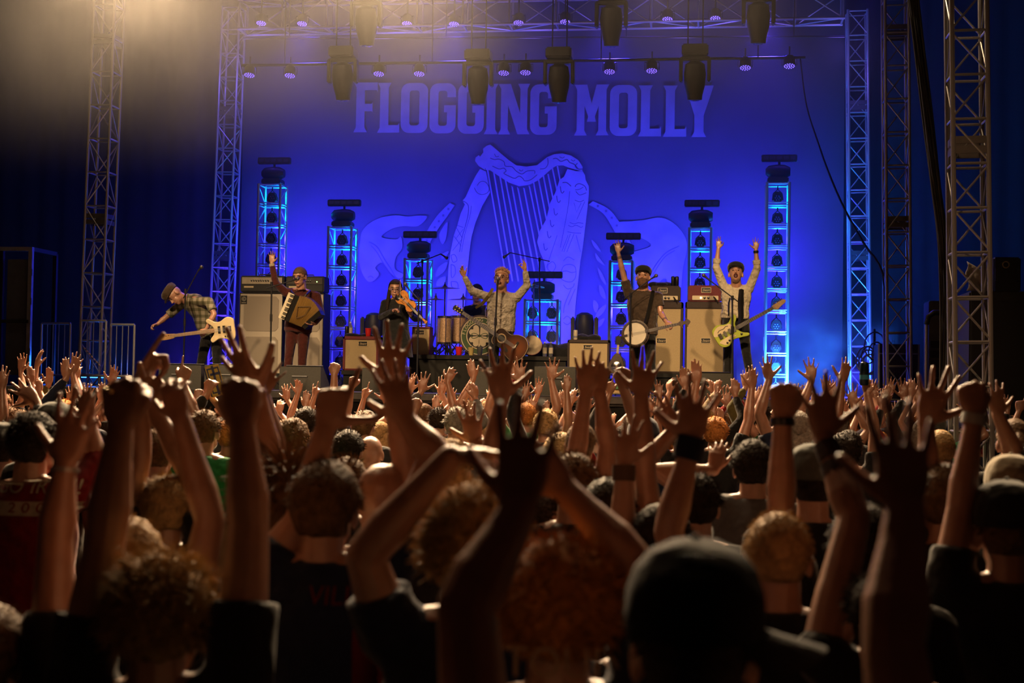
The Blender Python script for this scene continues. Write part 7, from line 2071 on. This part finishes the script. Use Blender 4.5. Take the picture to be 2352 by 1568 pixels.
# ---- far rows: one raised hand each is placed, the other arm follows
FAR = [(53, 810, 48, 852, 'open'), (93, 801, 84, 843, 'flat'), (116, 843, 112, 884, 'flat'), (145, 820, 153, 868, 'flat'), (182, 809, 166, 856, 'open'), (268, 838, 256, 880, 'open'), (434, 818, 420, 878, 'point'), (459, 890, 452, 918, 'fist'),
       (31, 872, 84, 922, 'wide'), (8, 838, 6, 890, 'open'), (204, 880, 200, 925, 'open'), (228, 878, 236, 925, 'flat'), (88, 862, 92, 900, 'relaxed'), (163, 884, 160, 925, 'open'), (690, 864, 684, 904, 'claw'), (724, 874, 722, 910, 'horns'), (818, 846, 808, 890, 'point'), (771, 827, 768, 862, 'fist'),
       (842, 875, 836, 915, 'point'), (947, 855, 944, 898, 'open'), (974, 852, 968, 900, 'wide'), (1047, 834, 1028, 876, 'claw'), (1077, 824, 1088, 868, 'flat'), (1082, 878, 1084, 915, 'wide'), (1038, 890, 1034, 930, 'open'), (646, 908, 642, 948, 'claw'), (628, 962, 624, 1010, 'flat'), (952, 910, 955, 945, 'fist'), (1172, 828, 1180, 866, 'open'),
       (1192, 820, 1194, 876, 'wide'), (1270, 820, 1266, 872, 'wide'), (1242, 866, 1236, 905, 'open'), (1400, 857, 1400, 905, 'point'), (1434, 834, 1430, 888, 'fist'), (1535, 860, 1538, 900, 'claw'), (1652, 862, 1645, 900, 'claw'), (1571, 842, 1574, 890, 'flat'), (1600, 824, 1600, 880, 'flat'), (1708, 846, 1713, 890, 'open'), (1756, 814, 1766, 872, 'wide'),
       (1673, 888, 1668, 930, 'wide'), (1708, 916, 1706, 950, 'horns'), (1407, 947, 1402, 990, 'flat'), (1290, 893, 1286, 925, 'open'), (1318, 886, 1312, 925, 'relaxed'), (1738, 886, 1734, 928, 'open'), (1862, 820, 1864, 874, 'wide'), (1896, 858, 1897, 900, 'open'), (1926, 888, 1932, 935, 'open'), (1953, 880, 1960, 930, 'wide'), (2010, 868, 2002, 905, 'open'), (2050, 866, 2046, 905, 'open'), (2040, 882, 2030, 925, 'flat'), (2072, 866, 2078, 915, 'open'), (2086, 866, 2092, 912, 'relaxed'),
       (2272, 876, 2276, 915, 'flat'), (2283, 884, 2290, 922, 'open'), (2218, 928, 2212, 965, 'flat'), (2346, 902, 2340, 945, 'point'), (560, 905, 556, 945, 'open'), (500, 925, 505, 960, 'relaxed'), (880, 880, 884, 920, 'open'), (1130, 880, 1128, 915, 'flat'), (1225, 905, 1222, 945, 'wide'), (1352, 905, 1350, 940, 'claw'), (1490, 900, 1492, 945, 'open'), (1610, 905, 1606, 945, 'open'), (1780, 900, 1784, 935, 'flat'), (1830, 905, 1832, 945, 'open'), (320, 905, 322, 945, 'open'), (720, 930, 718, 965, 'open'), (1000, 905, 1002, 945, 'flat'), (2000, 925, 1995, 960, 'open'), (2130, 925, 2132, 965, 'open'),
       (20, 905, 24, 945, 'open'), (70, 838, 72, 880, 'flat'), (125, 890, 122, 930, 'relaxed'), (245, 905, 240, 945, 'flat'), (395, 905, 398, 945, 'open'), (480, 868, 476, 905, 'fist'), (585, 890, 582, 930, 'flat'), (655, 880, 660, 918, 'open'), (705, 895, 702, 935, 'flat'), (750, 905, 752, 945, 'open'), (905, 905, 908, 945, 'relaxed'), (925, 878, 930, 918, 'flat'), (1018, 862, 1014, 902, 'open'), (1062, 905, 1066, 945, 'open'),
       (1108, 905, 1106, 942, 'claw'), (1150, 900, 1154, 940, 'flat'), (1210, 872, 1206, 912, 'open'), (1255, 918, 1252, 958, 'flat'), (1305, 858, 1302, 900, 'flat'), (1335, 930, 1332, 968, 'open'), (1385, 888, 1380, 928, 'open'), (1448, 905, 1452, 942, 'flat'), (1512, 872, 1515, 912, 'open'), (1556, 905, 1552, 945, 'flat'), (1588, 870, 1585, 912, 'open'), (1640, 925, 1636, 962, 'open'), (1690, 870, 1694, 910, 'flat'), (1722, 925, 1718, 962, 'relaxed'),
       (1752, 880, 1748, 920, 'flat'), (1808, 925, 1810, 962, 'open'), (1846, 878, 1850, 918, 'open'), (1880, 915, 1876, 955, 'flat'), (1910, 872, 1914, 912, 'flat'), (1975, 910, 1972, 948, 'flat'), (2020, 895, 2024, 935, 'open'), (2060, 918, 2056, 955, 'open'), (2110, 885, 2106, 925, 'flat'), (2190, 905, 2194, 945, 'open'), (2250, 920, 2246, 958, 'relaxed'), (2310, 905, 2314, 945, 'open')]
COL = ['black', 'black', 'charcoal', 'navy', 'grey', 'black', 'green', 'beige', 'red', 'white', 'olive', 'black']
HC = ['brown', 'brown', 'black', 'blond', 'black', 'grey', 'ginger']
LOOK = {'open': 'an open hand', 'flat': 'a flat hand', 'wide': 'a wide-spread hand', 'fist': 'a fist', 'point': 'a pointing finger', 'horns': 'a two-finger horns sign', 'claw': 'a hooked hand', 'relaxed': 'a loose hand'}
FG = 'people in the far rows of the crowd'
for i, (tx, ty, wx, wy, pose) in enumerate(FAR):
    rng = random.Random(500 + i)
    L = math.hypot(tx - wx, ty - wy)
    D = 0.185 * FPX / L if pose not in ('fist',) else 0.115 * FPX / L
    D = min(max(D, 7.5), 14.6) + rng.uniform(-0.3, 0.3)
    drop_ = rng.uniform(0.40, 0.50)
    best = None
    for dD in (0, 0.25, -0.25, 0.5, -0.5, 0.75, -0.75, 1.0, -1.0, 1.3, -1.3, 1.6, -1.6):      # find this hand a body that stands clear of its neighbours
        for side in (rng.choice(('lr', 'rl'))):
            p = at_d(wx, wy, min(D + dD, 15.2))
            bx, by = p.x - (0.18 if side == 'r' else -0.18), p.y - 0.05
            gap = min([math.hypot(bx - a, (by - b) * 1.25) for a, b in SPOTS] + [9])
            if best is None or gap > best[0]:
                best = (gap, min(D + dD, 15.2), side)
        if best[0] > 0.48: break
    D, side = best[1], best[2]
    sg = 1 if side == 'r' else -1
    w_ = at_d(wx, wy, D)
    sx = w_.x - sg * (0.165 + rng.uniform(-0.02, 0.05)); sz = min(max(w_.z - drop_, 1.33), 1.55)
    # crown of the head above that shoulder
    topz = sz + 0.12 + 0.145 + 0.02
    p = Vector((sx, w_.y - 0.05, topz))
    q = p - CAM; dd = q.dot(_F)
    hx = CX + FPX * q.dot(_R) / dd; hy = CY - FPX * q.dot(_U) / dd
    arms = [(side, (tx, ty), (wx, wy), None, pose, rng.choice(('away', 'away', 'mix', 'cam')), D - dd)]
    both = rng.random() < 0.45
    if both:
        o2 = 'l' if side == 'r' else 'r'
        s = FPX / D
        x2 = hx - sg * (0.20 + rng.uniform(0, 0.14)) * s; y2 = wy + rng.uniform(-0.02, 0.16) * s
        tx2 = x2 - sg * rng.uniform(-0.03, 0.06) * s
        arms.append((o2, (tx2, y2 - 0.175 * s), (x2, y2), None, rng.choice(('open', 'wide', 'flat', 'relaxed', 'claw')), rng.choice(('away', 'mix')), D - dd))
    colr = COL[(i * 5) % len(COL)]; hcol = HC[(i * 3) % len(HC)]
    st = rng.choice(('short', 'short', 'buzz', 'curly', 'long', 'short'))
    hat = rng.choice((None, None, None, None, CAPS['dark'], CAPS['grey'])) if st == 'buzz' else None
    tail_ = 'holding both hands up' if both else 'with one arm up'
    fan('%s-haired person in %s raising %s, %s' % (hcol, colr, LOOK[pose], tail_), dd, (hx, hy), arms, colr, rng.choice((0, 0, 0, 1, 1, 2)), hcol, st, FG, voxel=0.0085, ratio=0.17, kind_far=True, hat=hat, sleeves=rng.choice((0.5, 0.55, 0.6, 1.8)), seed=i, sc=rng.uniform(0.95, 1.03))
# ------------------------------------------------------------------ wings, barriers, cables, things held up
DKBOX = mat('pa_black', (0.010, 0.010, 0.011), 0.7, 0, 0.2, 30, 0.2, 120)
BLUEST = mat('barrier_zinc', (0.45, 0.46, 0.48), 0.35, 0.7, 0.15, 10)
def barrier(label, x0, x1, ytop, Y, z0=STAGE_Z):
    a, b = at_y(x0, ytop, Y), at_y(x1, ytop + 4, Y)
    b.z = a.z
    t = thing('crowd_barrier', label, 'barrier', ((a.x + b.x) / 2, Y, z0))
    zl = z0 + 0.16
    stick('top_rail', a, b, 0.019, BLUEST, t)
    stick('bottom_rail', Vector((a.x, Y, zl)), Vector((b.x, Y, zl)), 0.017, BLUEST, t)
    for p in (a, b):
        stick('end_post', Vector((p.x, Y, z0 + 0.02)), p, 0.019, BLUEST, t)
        ob('foot', MB().box((p.x, Y, z0 + 0.012), (0.06, 0.5, 0.024)), BLUEST, t, False)
    n = int((b.x - a.x) / 0.085)
    for k in range(1, n):
        x = a.x + (b.x - a.x) * k / n
        stick('bar', Vector((x, Y, zl)), Vector((x, Y, a.z)), 0.008, BLUEST, t, 6)
    return t
barrier('steel crowd barrier standing before the foot of the truss tower', 187, 244, 736, 20.1)
barrier('steel crowd barrier set between truss tower and bass player', 255, 309, 745, 20.3)
barrier('steel crowd barrier in the dark beside the tall framed cage', 96, 162, 742, 20.6)
# tall framed cage at the edge of the stage
a, b = at_y(-60, 545, 20.2), at_y(72, 575, 20.2)
cz = b.z + 0.02
t = thing('equipment_cage', 'tall dark framed equipment cage at the edge of the stage', 'cage', ((a.x + b.x) / 2, 20.4, STAGE_Z))
for x in (a.x, (a.x + b.x) / 2, b.x):
    ob('upright', MB().box((x, 20.2, (STAGE_Z + cz) / 2), (0.06, 0.06, cz - STAGE_Z)), BLUEST if x == b.x else BLACKMET, t, False)
ob('top_rail', MB().box(((a.x + b.x) / 2, 20.2, cz), (b.x - a.x + 0.06, 0.07, 0.06)), BLUEST, t, False)
ob('middle_rail', MB().box(((a.x + b.x) / 2, 20.17, STAGE_Z + 0.95), (b.x - a.x, 0.04, 0.05)), BLACKMET, t, False)
ob('side_rail', MB().box((b.x, 20.6, cz), (0.06, 0.8, 0.06)).box((b.x, 21.0, (STAGE_Z + cz) / 2), (0.06, 0.06, cz - STAGE_Z)), BLACKMET, t, False)
for k in range(2):
    xx = a.x + (b.x - a.x) * (0.27 + 0.48 * k)
    ob('panel', MB().box((xx, 20.26, (STAGE_Z + cz) / 2), ((b.x - a.x) * 0.36, 0.02, cz - STAGE_Z - 0.3)), mat('cage_panel', (0.06, 0.06, 0.08), 0.6), t, False)
for z in (cz - 0.35, STAGE_Z + 1.25, STAGE_Z + 0.5):
    ob('hinge', MB().box((b.x + 0.035, 20.17, z), (0.02, 0.03, 0.10)), STEEL, t, False)
# loudspeaker stack and racks in the dark wing
def speaker_box(label, x0, x1, y0, y1, Y, dep, z0, group=None):
    c, w, h = px_rect(x0, y0, x1, y1, Y)
    z1 = c.z + h / 2
    t = thing('loudspeaker', label, 'loudspeaker', (c.x, Y + dep / 2, z0), group)
    ob('case', MB().box((c.x, Y + dep / 2, (z0 + z1) / 2), (w, dep, z1 - z0), None, 0.02), DKBOX, t)
    ob('grille', MB().box((c.x, Y - 0.006, (z0 + z1) / 2), (w * 0.92, 0.012, (z1 - z0) * 0.92)), mat('pa_grille', (0.014, 0.014, 0.015), 0.5, 0.4, 0.2, 200), t, False)
    for q in (-1, 1):
        ob('handle', MB().box((c.x + q * w * 0.40, Y - 0.012, (z0 + z1) / 2), (0.03, 0.02, 0.14)), BLACKMET, t, False)
    return t, z1, c
t, zs, c = speaker_box('large black subwoofer standing on the ground by the silver truss tower', 2225, 2420, 668, 1100, 16.2, 0.9, 0.0)
t2, zs2, c2 = speaker_box('small black loudspeaker on top of the large subwoofer', 2282, 2345, 590, 668, 16.4, 0.5, zs)
ob('horn_ring', MB().ring(circ(0.040, 20), circ(0.028, 20), (c2.x - 0.02, 16.38, c2.z + 0.10), X_, Z_, -Y_, 0, 0.01), mat('ring_brass', (0.25, 0.2, 0.12), 0.4, 0.6), t2, False)
mb = MB()
p = at_y(2240, 640, 16.35)
n = 9
V, F = [], []
rng = random.Random(8)
for i in range(n):
    for k in range(n):
        u_, v_ = i / (n - 1), k / (n - 1)
        V.append((p.x - 0.10 + 0.22 * u_ + 0.02 * math.sin(v_ * 9), 16.30 - 0.04 * math.sin(u_ * 7 + v_ * 5), zs + 0.33 * v_ * (1 - 0.5 * u_) + 0.005))
for i in range(n - 1):
    for k in range(n - 1):
        F.append((i * n + k, (i + 1) * n + k, (i + 1) * n + k + 1, i * n + k + 1))
tp = ob('tarpaulin', MB().add(V, F), mat('grey_tarp', (0.22, 0.20, 0.18), 0.55, 0, 0.15, 8, 0.6, 14), None, True, 70)
sd = tp.modifiers.new('t', 'SOLIDIFY'); sd.thickness = 0.008
tag(tp, 'crumpled grey tarpaulin bunched on the large subwoofer', 'tarpaulin')
# flight case with stencilled lettering behind the dim tower
c, w, h = px_rect(2028, 790, 2100, 880, 21.6)
fc_ = thing('flight_case', 'dark flight case with faint stencilled lettering in the wing', 'flight case', (c.x, 21.9, STAGE_Z))
z1 = c.z + h / 2
ob('case', MB().box((c.x, 21.9, (STAGE_Z + z1) / 2), (w * 1.3, 0.6, z1 - STAGE_Z), None, 0.01), mat('case_black', (0.02, 0.012, 0.016), 0.5), fc_)
for q in (-1, 1):
    ob('edge_rail', MB().box((c.x + q * w * 0.64, 21.6, (STAGE_Z + z1) / 2), (0.025, 0.025, z1 - STAGE_Z)), STEEL, fc_, False)
ob('stencil', text_on(MB(), 'NY 2021', (c.x, 21.59, STAGE_Z + (z1 - STAGE_Z) * 0.42), X_, Z_, 0.11), mat('stencil_paint', (0.10, 0.06, 0.08), 0.7), fc_, False)
ob('lid_line', MB().box((c.x, 21.597, z1 - 0.14), (w * 1.28, 0.012, 0.02)), STEEL, fc_, False)
# blue-lit post with bent pipe, and rack
p = at_y(2128, 745, 18.6)
pt_ = thing('bent_pipe', 'bent black pipe on an upright post in the dark wing', 'pipe', (p.x, 18.6, 0))
stick('post', Vector((p.x, 18.6, 0)), p, 0.022, BLUEST, pt_)
ob('pipe_bend', MB().tube([p, p + Vector((0.02, 0, 0.10)), p + Vector((0.09, 0, 0.15)), p + Vector((0.20, 0.02, 0.15))], 0.035, 10), BLACKMET, pt_)
c, w, h = px_rect(2138, 690, 2175, 890, 20.0)
rk = thing('equipment_rack', 'narrow equipment rack with blue-lit edge in the dark wing', 'rack', (c.x, 20.3, STAGE_Z))
ob('frame', MB().box((c.x, 20.3, (STAGE_Z + c.z + h / 2) / 2), (w * 1.2, 0.5, c.z + h / 2 - STAGE_Z), None, 0.01), mat('rack_grey', (0.08, 0.08, 0.09), 0.5, 0.3), rk)
for k in range(6):
    ob('rack_unit', MB().box((c.x, 20.04, STAGE_Z + 0.12 + 0.13 * k), (w * 1.05, 0.02, 0.10)), BLACKMET, rk, False)
# cables
CAB = mat('cable_rubber', (0.03, 0.027, 0.022), 0.6)
t = thing('cable_bundle', 'thick bundle of hanging black cables beside the silver truss tower', 'cable', at_y(2172, 900, 15.6))
rng = random.Random(21)
P = [(2094, -40), (2112, 120), (2132, 280), (2150, 430), (2166, 560), (2172, 700), (2170, 840), (2168, 960)]
for k in range(9):
    pts = [at_y(x + (k - 4) * 2.6 + rng.uniform(-1.5, 1.5), y, 15.6 + rng.uniform(-0.05, 0.05)) for x, y in P]
    pts.append(Vector((pts[-1].x, pts[-1].y, 0.02)))
    ob('cable', MB().tube(catmull(pts, 3), 0.012, 6), CAB, t)
pts = [at_y(x, y, Yq) for x, y, Yq in ((1838, 133, 22.6), (1852, 240, 22.3), (1880, 330, 22.0), (1905, 400, 21.7), (1940, 480, 21.4), (1985, 560, 21.0), (2028, 630, 20.7), (2032, 760, 20.6), (2040, 890, 20.6))]
g = ob('guy_line', MB().tube(catmull(pts, 4), [0.010 + 0.012 * i / 32 for i in range(33)], 6), CAB)
tag(g, 'single black cable drooping from the rig to the dim truss tower', 'cable')
for x0, lab in ((1902, 'tangled black cable stand with coils in the blue smoke'), ):
    c = at_y(2008, 800, 22.6)
    ct = thing('cable_stand', lab, 'cable stand', (c.x, 22.6, STAGE_Z))
    stick('post', Vector((c.x, 22.6, STAGE_Z)), Vector((c.x, 22.6, c.z + 0.3)), 0.02, BLACKMET, ct)
    for k in range(7):
        a_ = rng.uniform(0, 6)
        cc = Vector((c.x + rng.uniform(-0.12, 0.1), 22.6 + rng.uniform(-0.1, 0.1), c.z + rng.uniform(-0.35, 0.2)))
        R_ = rng.uniform(0.09, 0.17)
        ob('coil', MB().tube([cc + Vector((R_ * math.cos(q / 14 * 2 * PI), 0.03 * math.sin(q), R_ * math.sin(q / 14 * 2 * PI) * 1.3)) for q in range(15)], 0.011, 6, False), mat('coil_grey', (0.12, 0.12, 0.14), 0.4, 0.3), ct)
    for k in range(3):
        a_ = 2 * PI * k / 3
        stick('leg', Vector((c.x, 22.6, STAGE_Z + 0.2)), Vector((c.x + 0.25 * math.cos(a_), 22.6 + 0.25 * math.sin(a_), STAGE_Z + 0.01)), 0.012, BLACKMET, ct, 6)
# tape-striped brace in front of the barrier tower
t = thing('taped_brace', 'thin slanted brace wound with pale striped tape by the barriers', 'brace', at_y(230, 850, 20.0))
a, b = at_y(193, 798, 20.0), at_y(232, 842, 20.0)
stick('rod', a, b, 0.010, BLACKMET, t)
for k in range(7):
    p, q = a.lerp(b, (k + 0.1) / 7), a.lerp(b, (k + 0.6) / 7)
    stick('tape', p, q, 0.013, mat('tape_pink', (0.5, 0.28, 0.22), 0.6), t)
# printed card box held up over the crowd
c = at_d(494, 874, 11.2)
bx = thing('card_box', 'yellow and navy printed card box held up in the crowd', 'box', c - Z_ * 0.16)
rot = Matrix.Rotation(-0.30, 3, 'Y') @ Matrix.Rotation(0.45, 3, 'Z')
ob('box_body', MB().box(c, (0.11, 0.06, 0.24), rot, 0.004), mat('card_yellow', (0.42, 0.30, 0.06), 0.6, 0, 0.1), bx)
ob('printed_panel', MB().box(c + rot @ Vector((-0.056, 0.0, 0)), (0.004, 0.056, 0.23), rot).box(c + rot @ Vector((0.0, -0.032, 0.0)), (0.018, 0.003, 0.23), rot).box(c + rot @ Vector((0.01, -0.032, 0.05)), (0.08, 0.003, 0.018), rot), mat('card_navy', (0.02, 0.03, 0.10), 0.6), bx, False)
ob('printed_frame', MB().ring([(-0.046, -0.10), (0.046, -0.10), (0.046, 0.10), (-0.046, 0.10)], [(-0.037, -0.09), (0.037, -0.09), (0.037, 0.09), (-0.037, 0.09)], c + rot @ Vector((0, -0.031, 0)), rot @ X_, rot @ Z_, rot @ -Y_, 0, 0.002), MATS['card_navy'], bx, False)
# drink can held up in the crowd, with the hand round it
fan('person in black holding a tall dark drink can up high', 9.6, (1950, 985), [('r', (1990, 868), (1992, 905), None, 'grip', 'cam')], 'black', 0, 'black', 'short', FG, voxel=0.0075, ratio=0.4, kind_far=True)
cp = at_d(1985, 885, 9.62)
cn = thing('drink_can', 'tall dark blue drink can held up by the crowd', 'can', cp)
ob('body', MB().lathe([(0.026, 0), (0.031, 0.008), (0.031, 0.135), (0.026, 0.15)], 18, cp), mat('can_dark_blue', (0.012, 0.03, 0.05), 0.3, 0.5), cn)
ob('rim', MB().lathe([(0.024, 0.149), (0.027, 0.152), (0.022, 0.156), (0.0, 0.154)], 18, cp), CHROME, cn)
ob('print_band', MB().lathe([(0.0314, 0.04), (0.0317, 0.045), (0.0317, 0.065), (0.0314, 0.07)], 18, cp), mat('can_teal', (0.05, 0.25, 0.35), 0.4), cn)
fan('person in charcoal gripping the yellow card box overhead', 11.25, (470, 955), [('r', (492, 885), (488, 915), None, 'grip', 'away')], 'charcoal', 0, 'brown', 'short', FG, voxel=0.0085, ratio=0.35, kind_far=True)
